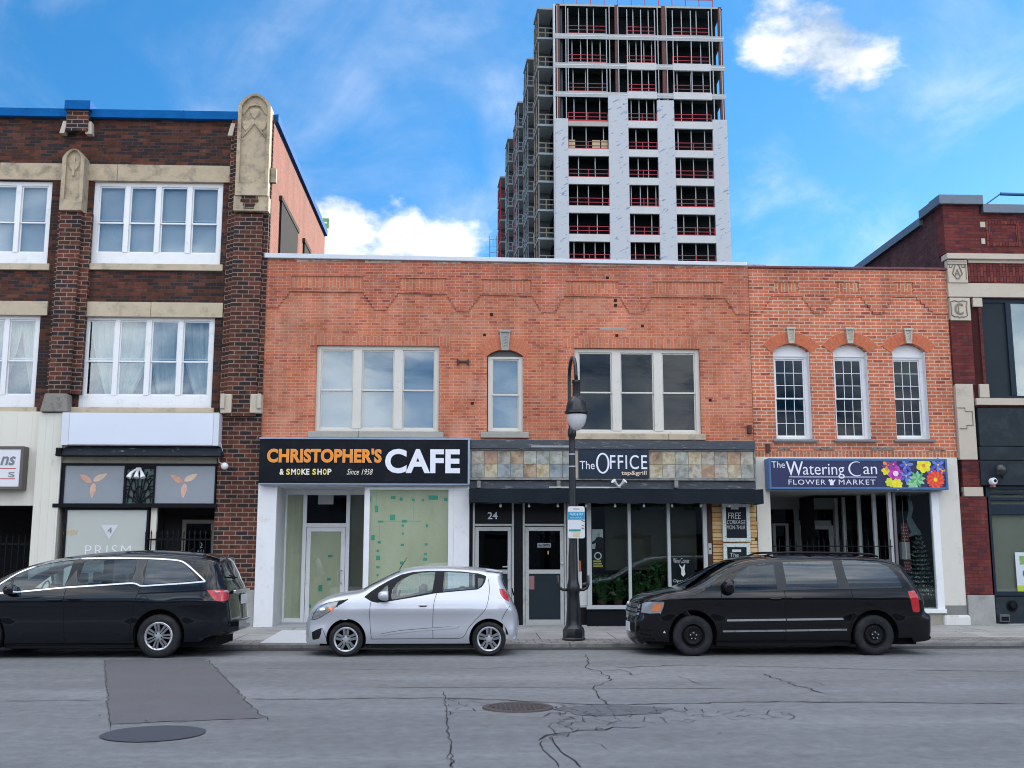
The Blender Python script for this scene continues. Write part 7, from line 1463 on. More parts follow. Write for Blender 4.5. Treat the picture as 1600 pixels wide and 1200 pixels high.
for (cx, cz, a0) in ((x1-rc_, z0+rc_, -90), (x1-rc_, z1-rc_, 0), (x0+rc_, z1-rc_, 90), (x0+rc_, z0+rc_, 180)):
    for k in range(5): a = radians(a0+k*22.5); pts.append((cx+rc_*cos(a), cz+rc_*sin(a)))
ob = obj('plate', MB().prism(pts, 21.33, 21.345), mat('sign_white', (.66, .68, .70), .4, var=.03), ps)
def SG(a, b, c, d_, y=21.327): return R(870+a/17.15, 780+b/17.15, 870+c/17.15, 780+d_/17.15, y)
g = SG(306, 338, 760, 545); B('blue_field', mat('sign_blue', (.015, .26, .48), .4, var=.06), ps, x0+.004, x1-.004, 21.325, 21.329, g[2], g[3])
text('PARK & PAY', SG(350, 362, 710, 440, 21.32), 21.322, mat('sign_pale', (.45, .70, .80), .5), ps, bold=.02); text('AND DISPLAY', SG(355, 475, 690, 515, 21.32), 21.322, mat('sign_pale', (.45, .70, .80)), ps, bold=.01)
g = SG(325, 805, 640, 860); B('teal_bar', mat('sign_teal', (.02, .28, .33), .4), ps, g[0], g[1], 21.325, 21.329, g[2], g[3])
g = SG(430, 885, 620, 1000); B('yellow_tint', mat('sign_cream', (.62, .52, .33), .4, var=.1, scale=20), ps, g[0], g[1], 21.325, 21.329, g[2], g[3])
for (a, b) in ((565, 600), (690, 718), (768, 800)):
    g = SG(655, a, 750, b); mb = MB().prism([(g[0], g[2]+.02), (g[1]-.01, g[2]-.005), (g[1], g[3]-.02), (g[0]+.01, g[3]+.005)], 21.325, 21.329); obj('black_mark', mb, M_black, ps)
g = SG(440, 235, 605, 280, 21.32); text('ENTRER', g, 21.325, mat('sign_pink', (.50, .34, .36), .5), ps) if False else B('faint_print', mat('sign_pink', (.52, .40, .42), .5), ps, g[0], g[1], 21.325, 21.329, g[2], g[3])
B('strap', M_alu, ps, bx-.08, bx+.08, 21.346, 21.44, (z0+z1)/2+.15, (z0+z1)/2+.18)
# ================================================================== cars
def cr(pts, n=6, closed=False):                       # Catmull-Rom through the points
    P = list(pts); o = []
    for i in range(len(P)-1):
        p0 = P[i-1] if i > 0 else P[0]; p1, p2 = P[i], P[i+1]; p3 = P[i+2] if i+2 < len(P) else P[-1]
        for k in range(n):
            t_ = k/n
            o.append(tuple(.5*((2*p1[j])+(-p0[j]+p2[j])*t_+(2*p0[j]-5*p1[j]+4*p2[j]-p3[j])*t_*t_+(-p0[j]+3*p1[j]-3*p2[j]+p3[j])*t_**3) for j in (0, 1)))
    o.append(P[-1]); return o
def resamp(pts, step):
    o = [pts[0]]; acc = 0
    for a, b in zip(pts, pts[1:]):
        L_ = hypot(b[0]-a[0], b[1]-a[1]); 
        if L_ < 1e-9: continue
        d = step-acc
        while d <= L_: o.append((a[0]+(b[0]-a[0])*d/L_, a[1]+(b[1]-a[1])*d/L_)); d += step
        acc = (acc+L_) % step if L_ >= step-acc else acc+L_
    if hypot(o[-1][0]-pts[-1][0], o[-1][1]-pts[-1][1]) > step*.3: o.append(pts[-1])
    else: o[-1] = pts[-1]
    return o
def inside(p, poly):
    x, y = p; c = False; j = len(poly)-1
    for i in range(len(poly)):
        xi, yi = poly[i]; xj, yj = poly[j]
        if (yi > y) != (yj > y) and x < (xj-xi)*(y-yi)/(yj-yi)+xi: c = not c
        j = i
    return c
def segd(p, a, b):
    dx, dy = b[0]-a[0], b[1]-a[1]; l = dx*dx+dy*dy; t_ = 0 if l == 0 else max(0, min(1, ((p[0]-a[0])*dx+(p[1]-a[1])*dy)/l)); return hypot(p[0]-a[0]-dx*t_, p[1]-a[1]-dy*t_)
class Car:
    def __init__(s, conv, top, sill, arches, W0, zb, th, nose, tail, fil=.09, crown=.06):
        P0 = [conv(*p) for p in top]; P0 = [(x, z-crown*.8*max(0, min(1, (z-1.0)/.3))) for x, z in P0]
        s.top = resamp(cr(P0), .035)
        if s.top[0][0] > s.top[-1][0]: s.top.reverse()
        s.ar = arches; s.W0 = W0; s.zb = zb; s.th = th; s.nose = nose; s.tail = tail; s.fil = fil; s.crown = crown
        s.xf = min(p[0] for p in s.top); s.xr = max(p[0] for p in s.top); s.sill = sill
        # bottom edge from rear to front with wheel arches cut in
        bot = []; x_r, x_f = s.top[-1][0], s.top[0][0]
        cur = s.top[-1]; b = []
        for (xc, zc, Ra) in sorted(arches, reverse=True):
            def zline(x): return sill(x)
            a0 = math.asin(max(-1, min(1, (zline(xc+Ra)-zc)/Ra))); a1 = pi-math.asin(max(-1, min(1, (zline(xc-Ra)-zc)/Ra)))
            b.append((xc+Ra*cos(a0), zc+Ra*sin(a0)))
            for k in range(1, 25): a = a0+(a1-a0)*k/24; b.append((xc+Ra*cos(a), zc+Ra*sin(a)))
        full = [s.top[-1]]
        for p in b:
            q = full[-1]
            if hypot(p[0]-q[0], p[1]-q[1]) > .08:
                n = int(hypot(p[0]-q[0], p[1]-q[1])/.05)
                for k in range(1, n): x = q[0]+(p[0]-q[0])*k/n; full.append((x, sill(x)))
            full.append(p)
        q = full[-1]; p = s.top[0]; n = max(2, int(hypot(p[0]-q[0], p[1]-q[1])/.05))
        for k in range(1, n): x = q[0]+(p[0]-q[0])*k/n; full.append((x, sill(x)))
        s.bot = full[1:]
        s.poly = s.top+s.bot
    def Wd(s, x, z):
        w = s.W0
        if z > s.zb: w -= s.th*(z-s.zb)+.10*(z-s.zb)**2
        if z < s.zb: w += -.02*((s.zb-z)/.5)**2
        if z < .42: w -= .10*((.42-z)/.3)**2
        w += .018*math.exp(-((z-s.zb+.10)/.06)**2)-.012*math.exp(-((z-s.zb+.32)/.12)**2)
        t_ = (x-s.xf)/s.nose[0]
        if t_ < 1: w -= s.nose[1]*(1-max(0, t_))**2.2
        t_ = (s.xr-x)/s.tail[0]
        if t_ < 1: w -= s.tail[1]*(1-max(0, t_))**2.2
        for xc, zc, Ra in s.ar:
            r_ = hypot(x-xc, z-zc)
            if r_ < Ra+.3: w += .012*math.exp(-((r_-Ra-.01)/.11)**2)
        return w
    def Y(s, x, z):
        w = s.Wd(x, z); best = 9
        if z > .3:
            for i in range(0, len(s.top)-1):
                a = s.top[i]
                if abs(a[0]-x) > .2 or abs(a[1]-z) > .2: continue
                d = segd((x, z), a, s.top[i+1])
                if d < best: best = d
        f = s.fil
        if best < f: w -= f-sqrt(max(0, f*f-(f-best)**2))
        return w
    def build(s, root, regions, strips, paint, step=.055):
        vs = []; es = []
        def loop(P, closed=True):
            o = len(vs); vs.extend(Vector(p) for p in P); n = len(P)
            es.extend((o+i, o+(i+1) % n) for i in range(n if closed else n-1))
        loop(s.poly)
        for r in regions: loop(resamp(r[1]+[r[1][0]], .05)[:-1])
        x0, x1 = s.xf, s.xr; z1 = max(p[1] for p in s.top)
        # rows that follow the outer line so that the rolled edge is smooth
        for off in (.010, .024, .042, .065, .09):
            for i in range(1, len(s.top)-1):
                a, b = s.top[i-1], s.top[i+1]; dx, dz = b[0]-a[0], b[1]-a[1]; l = hypot(dx, dz) or 1
                p = (s.top[i][0]+dz/l*off, s.top[i][1]-dx/l*off)
                if inside(p, s.poly): vs.append(Vector(p))
        nx = int((x1-x0)/step); nz = int(z1/step)
        for i in range(nx):
            for j in range(nz):
                p = (x0+(i+.5)*step+(j % 2)*step*.5, .12+j*step*.9)
                if not inside(p, s.poly): continue
                if min((abs(q[0]-p[0])+abs(q[1]-p[1]) for q in s.top), default=9) < .10: continue
                vs.append(Vector(p))
        v, e, f, *_ = delaunay_2d_cdt(vs, es, [], 0, 1e-4)
        cls = {}
        for tri in f:
            cx = sum(v[i].x for i in tri)/3; cz = sum(v[i].y for i in tri)/3
            if not inside((cx, cz), s.poly): continue
            k = 'body'
            for r in regions:
                if inside((cx, cz), r[1]): k = r[0]; break
            cls.setdefault(k, []).append(tri)
        yy = {}
        def y_(i):
            if i not in yy: yy[i] = s.Y(v[i].x, v[i].y)
            return yy[i]
        O = root.location
        def P3(i, side): return (O.x+v[i].x, O.y+side*y_(i), O.z+v[i].y)
        out_ = {}
        for r in regions+[('body', None, paint, 'body')]:
            if r[0] not in cls: continue
            for side in (-1, 1):
                if r[0] == 'body' and side == 1: continue
                mb = MB(); ids = {}; fs = []
                for sd in ((-1, 1) if r[0] == 'body' else (side,)):
                    ids = {}
                    for tri in cls[r[0]]:
                        t_ = []
                        for i in tri:
                            if i not in ids: ids[i] = len(mb.v); mb.v.append(P3(i, sd))
                            t_.append(ids[i])
                        mb.f.append(tuple(t_) if sd < 0 else tuple(reversed(t_))); mb.m.append(0)
                if r[0] == 'body':
                    s._strips(mb, root, strips, out_)
                o = obj(r[3], mb, r[2], root, smooth=True)
                if r[0] == 'body':
                    bm = bmesh.new(); bm.from_mesh(o.data); bmesh.ops.remove_doubles(bm, verts=bm.verts, dist=.0015); bmesh.ops.recalc_face_normals(bm, faces=bm.faces); bm.to_mesh(o.data); bm.free()
                    for p in o.data.polygons: p.use_smooth = True
                    o.data.set_sharp_from_angle(angle=radians(50)); s.bodyobj = o
                out_.setdefault(r[0], []).append(o)
        return out_
    def _strips(s, body, root, strips, out_):
        O = root.location; K = 12; T = s.top; n = len(T)
        rows = []
        for i, (x, z) in enumerate(T):
            a, b = T[max(0, i-4)], T[min(n-1, i+4)]; dx, dz = b[0]-a[0], b[1]-a[1]; l = hypot(dx, dz) or 1; nx, nz = -dz/l, dx/l
            y0 = s.Y(x, z); row = []
            for k in range(K+1):
                y = -y0+2*y0*k/K; c = s.crown*(1-(y/y0)**2)
                row.append((O.x+x+nx*c, O.y+y, O.z+z+nz*c))
            rows.append(row)
        cut = {}
        for nm, xa, xb, za, zb_, m_ in strips:
            for i in range(n-1):
                mx, mz = (T[i][0]+T[i+1][0])/2, (T[i][1]+T[i+1][1])/2
                if xa <= mx <= xb and za <= mz <= zb_: cut[i] = (nm, m_)
        parts = {}
        for i in range(n-1):
            for k in range(K):
                edge = k == 0 or k == K-1
                q = [rows[i][k], rows[i+1][k], rows[i+1][k+1], rows[i][k+1]]
                tgt = body
                if i in cut and not edge: tgt = parts.setdefault(cut[i][0], (MB(), cut[i][1]))[0]
                tgt.add(q, [(0, 3, 2, 1)])
        for nm, (mb, m_) in parts.items():
            o = obj(nm, mb, m_, root, smooth=True); bm = bmesh.new(); bm.from_mesh(o.data); bmesh.ops.remove_doubles(bm, verts=bm.verts, dist=.001); bmesh.ops.recalc_face_normals(bm, faces=bm.faces); bm.to_mesh(o.data); bm.free()
            for p in o.data.polygons: p.use_smooth = True
    def line(s, root, name, pts, w, off, m_, th=.004, sides=(-1, 1), parent=None):
        """thin strip lying on the flank: panel gap, chrome moulding, trim"""
        O = root.location; P = resamp(pts, .05) if len(pts) > 1 else pts
        for side in sides:
            mb = MB(); vs = []
            for i, (x, z) in enumerate(P):
                a, b = P[max(0, i-1)], P[min(len(P)-1, i+1)]; dx, dz = b[0]-a[0], b[1]-a[1]; l = hypot(dx, dz) or 1; nx, nz = -dz/l*w/2, dx/l*w/2
                for (qx, qz) in ((x+nx, z+nz), (x-nx, z-nz)):
                    y = s.Y(qx, qz); vs.append((O.x+qx, O.y+side*(y+off), O.z+qz)); vs.append((O.x+qx, O.y+side*(y-th), O.z+qz))
            for i in range(len(P)-1):
                a = 4*i; b = a+4
                mb_f = [(a, a+2, b+2, b), (a+1, a, b, b+1), (a+2, a+3, b+3, b+2)]
                mb.f += mb_f; mb.m += [0]*3
            mb.v = vs; mb.f += [(0, 1, 3, 2), (4*(len(P)-1)+2, 4*(len(P)-1)+3, 4*(len(P)-1)+1, 4*(len(P)-1))]; mb.m += [0, 0]
            obj(name, mb, m_, parent or root)
M_tyre = mat('tyre_rubber', (.022, .023, .025), .8, var=.25, scale=12, bump=.3, dirt=((.06, .058, .055), 5, .5, .8))
M_rim = mat('silver_rim', (.52, .54, .58), .32, .6, var=.06, dirt=((.16, .15, .14), 14, .62, .85)); M_srim = mat('black_steel_rim', (.014, .015, .017), .5, .3, var=.2)
M_brake = mat('brake_disc', (.09, .085, .08), .5, .5); M_trim = mat('black_trim', (.014, .015, .018), .5, var=.15); M_gap = mat('panel_gap', (.006, .006, .007), .8)
M_chrome = mat('chrome', (.72, .74, .78), .15, .9, var=.02); M_under = mat('underbody', (.008, .008, .009), .9); M_seat = mat('dark_seat', (.030, .032, .036), .85, var=.15)
M_seatg = mat('grey_seat', (.10, .105, .11), .85, var=.15); M_lens = mat('clear_lamp_lens', (.30, .32, .35), .15, .2, var=.25, scale=16, coat=1); M_amb = mat('amber_lens', (.75, .22, .07), .2, coat=1, var=.1, scale=20)
M_redl = mat('red_lens', (.50, .012, .02), .15, coat=1, var=.2, scale=14); M_plate = mat('plate_white', (.62, .64, .68), .4)
G_car = glass('car_glass', (.66, .76, .76), .07, maxr=.8); G_priv = glass('privacy_glass', (.06, .075, .09), .085, maxr=.8); G_mid = glass('light_tint_glass', (.20, .26, .28), .055, maxr=.75)
M_rglass = mat('rear_dark_glass', (.006, .008, .010), .08, coat=1, var=.1)
def wheel(root, x, side, rt, rr_, W0, style, tw=.20):
    O = root.location; yo = side*(W0-.02); c = (O.x+x, O.y+yo, O.z+rt)
    s_ = -side                                        # inward direction in Y
    P_ = [(rr_*.98, 0.015), (rr_+.012, 0.004), (rr_+.03, -.002), ((rr_+rt)/2, -.012), (rt-.035, -.004), (rt-.012, .012), (rt, .035), (rt, tw-.035), (rt-.02, tw), (rr_, tw-.01)]
    mb = MB(); mb.lathe([(a, b*s_) for a, b in P_], c, 48, 'y'); ty = obj('wheel', mb, M_tyre, root, auto=35)
    for k in range(3): pass
    mb = MB(); mb.lathe([(0, .10*s_), (rr_*.9, .10*s_), (rr_*.97, .03*s_)], c, 32, 'y'); obj('brake_disc', mb, M_srim if style == 'steel' else M_under, ty)
    mb = MB()
    if style == 'steel':
        mb.lathe([(0, -.02*s_), (.03, -.018*s_), (.035, .0), (.07, .012*s_), (.075, .03*s_), (rr_*.55, .02*s_), (rr_*.68, .012*s_), (rr_*.80, .03*s_), (rr_*.86, .05*s_), (rr_*.93, .02*s_), (rr_, .002*s_), (rr_+.008, .004*s_)], c, 40, 'y')
        obj('rim', mb, M_srim, ty, auto=30)
        mb = MB()
        for k in range(16): a = 2*pi*k/16; mb.lathe([(.0, -.001*s_), (.016, 0), (.018, .004*s_)], (c[0]+rr_*.66*cos(a), c[1]+.010*s_, c[2]+rr_*.66*sin(a)), 8, 'y')
        obj('vent_hole', mb, M_under, ty)
        for k in range(5): a = 2*pi*k/5+.3; obj('wheel_nut', MB().lathe([(0, -.025*s_), (.011, -.025*s_), (.012, .0)], (c[0]+.055*cos(a), c[1], c[2]+.055*sin(a)), 6, 'y'), M_alu, ty)
    else:
        ring = [(rr_*.86, .03*s_), (rr_*.88, .008*s_), (rr_*.98, -.002*s_), (rr_+.006, .006*s_), (rr_*.95, .05*s_)]
        mb.lathe(ring, c, 48, 'y')
        nsp = 5 if style == 'five' else 7
        for k in range(nsp):
            a = 2*pi*k/nsp+pi/2+(0 if style == 'five' else .2); ca, sa = cos(a), sin(a); gap, wi, wo = (.011, .034, .046) if style == 'five' else (.012, .022, .034)
            for sg_ in (-1, 1):
                pts = [(.045, sg_*gap*.6), (.045, sg_*(gap*.6+wi)), (rr_*.90, sg_*(gap+wo)), (rr_*.90, sg_*gap)]
                v = [(c[0]+u*ca-w*sa, c[1]+dy, c[2]+u*sa+w*ca) for dy in (.0, ) for u, w in pts]
                v0 = [(c[0]+u*ca-w*sa, c[1]+(.012 if u < .1 else .010)*s_-.010*s_, c[2]+u*sa+w*ca) for u, w in pts]; v1 = [(p[0], p[1]+.045*s_, p[2]) for p in v0]
                mb.add(v0+v1, [(0, 1, 2, 3), (3, 2, 1, 0), (0, 4, 5, 1), (1, 5, 6, 2), (2, 6, 7, 3), (3, 7, 4, 0)])
        mb.lathe([(0, -.012*s_), (.035, -.010*s_), (.04, .0), (.075, .004*s_), (.085, .03*s_)], c, 24, 'y')
        obj('rim', mb, M_rim, ty, auto=40)
        for k in range(5): a = 2*pi*k/5+pi/2+pi/5; obj('wheel_nut', MB().lathe([(0, -.008*s_), (.010, -.008*s_), (.012, .006*s_)], (c[0]+.058*cos(a), c[1], c[2]+.058*sin(a)), 6, 'y'), M_under, ty)
    return ty
def car_guts(root, car, seats, belt, x0, x1, m_seat, wheelx=None):
    O = root.location; w = car.W0
    B('underbody', M_under, root, O.x+car.xf+.25, O.x+car.xr-.25, O.y-w+.28, O.y+w-.28, O.z+.17, O.z+.55)
    m_ = MB(); xs_ = sorted([a[0] for a in car.ar])
    m_.box(O.x+xs_[0]+.42, O.x+xs_[1]-.42, O.y-w+.10, O.y+w-.10, O.z+.165, O.z+.50); m_.box(O.x+x0, O.x+x1, O.y-w+.20, O.y+w-.20, O.z+.5, O.z+belt-.22); obj('cabin_floor', m_, M_under, root)
    for (sx, h) in seats:
        for sy in (-.38, .38):
            z0 = belt-.25; m_ = MB(); m_.prism([(O.x+sx-.42, O.z+z0), (O.x+sx+.06, O.z+z0-.02), (O.x+sx+.20, O.z+h-.20), (O.x+sx+.06, O.z+h-.18), (O.x+sx-.06, O.z+z0+.14), (O.x+sx-.42, O.z+z0+.12)], O.y+sy-.24, O.y+sy+.24)
            s_ = obj('seat', m_, m_seat, root, bevel=.04); B('headrest', m_seat, s_, O.x+sx+.10, O.x+sx+.22, O.y+sy-.13, O.y+sy+.13, O.z+h-.17, O.z+h, bevel=.035)
    if wheelx is not None:
        x, z = wheelx; m_ = MB(); m_.tube([(O.x+x+.05*sin(a), O.y-.38+.18*cos(a), O.z+z+.18*sin(a)) for a in [2*pi*k/20 for k in range(21)]], .014, 6); m_.tube([(O.x+x-.2, O.y-.38, O.z+z-.08), (O.x+x, O.y-.38, O.z+z)], .03, 6); m_.tube([(O.x+x, O.y-.55, O.z+z), (O.x+x, O.y-.21, O.z+z)], .018, 6)
        obj('steering_wheel', m_, M_seat, root)
        B('dashboard', M_seat, root, O.x+x-.55, O.x+x-.12, O.y-w+.28, O.y+w-.28, O.z+z-.35, O.z+z+.02, bevel=.06)
def mirror(root, x, z, side, w, m_, sz=(.13, .10, .10)):
    O = root.location; y = O.y+side*(w+.10); bm = bmesh.new(); bmesh.ops.create_icosphere(bm, subdivisions=3, radius=1)
    for v in bm.verts:
        c = v.co; c.x = max(-1, min(.55, c.x)); v.co = Vector((O.x+x+c.x*sz[0], y+c.y*sz[1], O.z+z+math.copysign(abs(c.z)**.75, c.z)*sz[2]))
    me = bpy.data.meshes.new('mirror'); bm.to_mesh(me); bm.free(); o = link('mirror', me, m_, root, True)
    obj('mirror_stalk', MB().tube([(O.x+x, y, O.z+z-sz[2]*.7), (O.x+x-.02, O.y+side*(w-.06), O.z+z-sz[2]*.9)], .028, 8), M_trim, o)
    B('mirror_glass', M_chrome, o, O.x+x+sz[0]*.55, O.x+x+sz[0]*.57, y-sz[1]*.75, y+sz[1]*.75, O.z+z-sz[2]*.7, O.z+z+sz[2]*.7)
def mk(px, py, Yn, sc, ox, oy, x_c, hw):
    def conv(a, b): X, Z = F(ox+a/sc, oy+b/sc, Yn+hw); return (X-x_c, Z)
    def cv(a, b): X, Z = F(ox+a/sc, oy+b/sc, Yn+.02); return (X-x_c, Z)
    return conv, cv
# ---------------- silver hatchback
Yn = 19.08; Wc = .80
xc = F(643, 960, Yn)[0]; root = thing('parked_car', (xc, Yn+Wc, 0), 'small silver hatchback parked in front of the white cafe shopfront', 'car', 'cars parked along the kerb')
conv, cv = mk(0, 0, Yn, 4.324, 460, 870, xc, .30)
top = [(92, 596), (79, 560), (76, 515), (80, 460), (92, 415), (110, 378), (140, 338), (178, 308), (235, 280), (300, 263), (370, 250), (430, 240), (468, 226), (520, 192), (600, 147), (680, 108), (745, 84), (820, 70), (900, 65), (1000, 63), (1100, 66), (1200, 73), (1300, 83), (1380, 92), (1397, 98), (1395, 120), (1404, 165), (1428, 225), (1450, 285), (1478, 340), (1498, 395), (1504, 440), (1502, 500), (1492, 548), (1478, 562)]
wf_, wr_ = cv(347, 567), cv(1315, 557)
def sill_s(x): return .215 if x < wr_[0] else .27
rt = .292; rs = Car(conv, top, sill_s, [(wf_[0], rt+.005, .345), (wr_[0], rt+.005, .345)], Wc, .88, .32, (.75, .24), (.45, .13), fil=.09, crown=.05)
def poly(*p): return [cv(a, b) for a, b in p]
def spoly(*p, n=4): return cr([cv(a, b) for a, b in p]+[cv(*p[0])], n)[:-1]
M_sil = mat('silver_paint', (.54, .56, .61), .30, .35, var=.025, scale=1.5, coat=.8)
reg = [('wf', poly((652, 262), (660, 222), (690, 180), (735, 146), (790, 122), (860, 108), (950, 103), (943, 160), (930, 240), (830, 258), (740, 276), (655, 290)), G_car, 'side_window'),
       ('wq', poly((566, 255), (590, 225), (622, 196), (632, 196), (628, 262), (572, 268)), G_car, 'side_window'),
       ('wr', poly((1012, 104), (1110, 108), (1222, 116), (1222, 216), (1110, 225), (1000, 238)), G_car, 'side_window'),
       ('wk', poly((1240, 142), (1280, 150), (1268, 190), (1240, 212)), G_priv, 'side_window'),
       ('trim', poly((470, 272), (515, 235), (570, 198), (640, 158), (720, 120), (800, 103), (900, 96), (1000, 96), (1130, 100), (1250, 114), (1297, 130), (1292, 165), (1272, 200), (1240, 222), (1100, 234), (950, 248), (800, 275), (650, 300), (560, 311), (520, 303)), M_trim, 'window_trim'),
       ('hl', poly((107, 430), (120, 395), (140, 362), (170, 335), (215, 314), (300, 297), (284, 336), (236, 372), (170, 412), (130, 428)), M_lens, 'headlight'),
       ('hb', poly((300, 297), (372, 283), (330, 312), (286, 336)), M_trim, 'headlight_wedge'),
       ('fg', poly((108, 515), (140, 497), (182, 481), (176, 525), (160, 556), (112, 570)), M_trim, 'fog_recess'),
       ('tl', poly((1384, 216), (1412, 217), (1432, 240), (1448, 275), (1452, 305), (1420, 290), (1392, 258)), M_redl, 'taillight')]
xw0, xw1 = conv(468, 226)[0], conv(715, 95)[0]
res = rs.build(root, reg, [('windshield', xw0, xw1, .7, 2, G_mid), ('rear_window', conv(1396, 110)[0]-.05, 9, conv(1430, 235)[1], conv(1395, 112)[1], G_priv), ('grille', -9, conv(92, 415)[0], conv(80, 500)[1], conv(90, 440)[1], M_trim)], M_sil)
q = poly((226, 350), (262, 336), (284, 334), (256, 362), (228, 372)); 
def patch(car, root, name, P, off, m_, sides=(-1, 1)):
    O = root.location
    for sd in sides:
        mb = MB(); v, e, f, *_ = delaunay_2d_cdt([Vector(p) for p in P]+[Vector((P[0][0]*.5+P[len(P)//2][0]*.5, P[0][1]*.5+P[len(P)//2][1]*.5))], [(i, (i+1) % len(P)) for i in range(len(P))], [], 0, 1e-5)
        mb.add([(O.x+a.x, O.y+sd*(car.Y(a.x, a.y)+off), O.z+a.y) for a in v], [tuple(t) for t in f if inside((sum(v[i].x for i in t)/3, sum(v[i].y for i in t)/3), P)]); obj(name, mb, m_, root)
patch(rs, root, 'indicator', q, .006, M_amb)
for (a, b, w_) in ((138, 392, .052), (188, 362, .050), (166, 345, .03)):
    h = cv(a, b); P = [(h[0]+w_*cos(t), h[1]+w_*.9*sin(t)) for t in [2*pi*k/18 for k in range(18)]]; patch(rs, root, 'lamp_reflector', P, .004, M_chrome)
rs.line(root, 'lamp_gap', [cv(*p) for p in ((107, 430), (120, 395), (140, 362), (170, 335), (215, 314), (300, 297), (284, 336), (236, 372), (170, 412), (130, 428), (107, 430))], .008, .003, M_gap)
for P in ([(516, 306), (510, 360), (510, 430), (514, 500), (520, 555)], [(962, 247), (945, 300), (937, 380), (935, 470), (936, 552)], [(1312, 150), (1318, 220), (1308, 300), (1285, 362), (1235, 415), (1180, 475), (1150, 530), (1120, 550), (1000, 553), (700, 555), (520, 556)], [(1400, 425), (1428, 372), (1455, 335)], [(182, 481), (200, 520), (214, 560)]):
    rs.line(root, 'panel_gap', cr([cv(*p) for p in P]), .008, .0015, M_gap)
rs.line(root, 'door_crease', cr([cv(*p) for p in ((585, 528), (700, 508), (850, 494), (1000, 483), (1108, 471))]), .030, .010, M_sil, th=.01)
rs.line(root, 'door_crease_shade', cr([cv(*p) for p in ((585, 522), (700, 501), (850, 487), (1000, 477), (1110, 469))]), .014, .004, mat('silver_paint_shade', (.10, .105, .12), .4, .4))  # dark strip paints the shade along the crease
O = root.location
def handle(root, car, x, z, w, m_):
    O = root.location
    for sd in (-1, 1):
        y = O.y+sd*(car.Y(x, z)); mb = MB().box(O.x+x-w/2, O.x+x+w/2, y+sd*.012, y+sd*.034, O.z+z-.012, O.z+z+.014); o = obj('door_handle', mb, m_, root, bevel=.01); B('handle_recess', M_gap, o, O.x+x-w/2+.02, O.x+x+w/2-.01, y-sd*.01, y+sd*.006, O.z+z-.030, O.z+z-.008, bevel=.006)
h = cv(868, 327); handle(root, rs, h[0], h[1], .15, M_sil)
m = cv(612, 262); mirror(root, m[0], m[1], -1, rs.Y(*m), M_sil, (.12, .10, .085)); mirror(root, m[0], m[1], 1, rs.Y(*m), M_sil, (.12, .10, .085))
for sx, nm in ((wf_[0], 0), (wr_[0], 1)):
    for sd in (-1, 1): wheel(root, sx, sd, rt, .205, Wc, 'five', .18)
car_guts(root, rs, [(cv(800, 0)[0], 1.20), (cv(1035, 0)[0]+.1, 1.16)], .95, cv(560, 0)[0], cv(1300, 0)[0], M_seatg, (cv(690, 0)[0], .93))
a = conv(690, 104); b = conv(770, 12); obj('aerial', MB().tube([(O.x+a[0]+.02, O.y, O.z+a[1]+.04), (O.x+b[0]-.05, O.y, O.z+b[1]+.02)], [.009, .004], 6), M_gap, root)
a = conv(1465, 255); obj('rear_wiper', MB().tube([(O.x+a[0]+.06, O.y-.05, O.z+a[1]-.02), (O.x+a[0]+.02, O.y-.35, O.z+a[1]+.10)], .014, 6), M_gap, root)
obj('roof_spoiler', MB().prism([(O.x+conv(1290, 83)[0], O.z+conv(1290, 83)[1]+.01), (O.x+conv(1404, 96)[0], O.z+conv(1404, 96)[1]), (O.x+conv(1400, 108)[0], O.z+conv(1400, 108)[1]), (O.x+conv(1300, 97)[0], O.z+conv(1300, 97)[1])], O.y-.55, O.y+.55), M_sil, root, bevel=.01)
# ---------------- black minivan on the right
Yn = 18.95; Wc = .97
xc = F(1212, 960, Yn)[0]; root = thing('parked_car', (xc, Yn+Wc, 0), 'black minivan with plain black steel wheels parked on the right below the flower shop', 'car', 'cars parked along the kerb')
conv_, cv = mk(0, 0, Yn, 3.2, 970, 850, xc, .32)
conv = lambda a, b: conv_(250-(250-a)*.79 if a < 250 else a, b)
top = [(72, 502), (42, 480), (28, 440), (28, 385), (40, 355), (50, 318), (66, 293), (105, 272), (170, 253), (250, 236), (325, 221), (400, 178), (470, 134), (540, 98), (590, 78), (640, 68), (720, 60), (800, 55), (950, 53), (1100, 56), (1250, 62), (1330, 74), (1385, 95), (1418, 140), (1446, 195), (1472, 240), (1488, 285), (1500, 335), (1530, 352), (1535, 400), (1532, 462), (1505, 480), (1440, 486)]
wf_, wr_ = cv(363, 467), cv(1272, 468)
rt = .345
rs = Car(conv, top, lambda x: .24 if x < wf_[0] else (.255 if x < wr_[0] else .30), [(wf_[0], rt+.02, .425), (wr_[0], rt+.02, .425)], Wc, 1.05, .22, (.80, .28), (.40, .10), fil=.10, crown=.045)
M_blk = mat('black_car_paint', (.0028, .0030, .0042), .25, var=.2, scale=1.2, coat=.8, spec=.05)
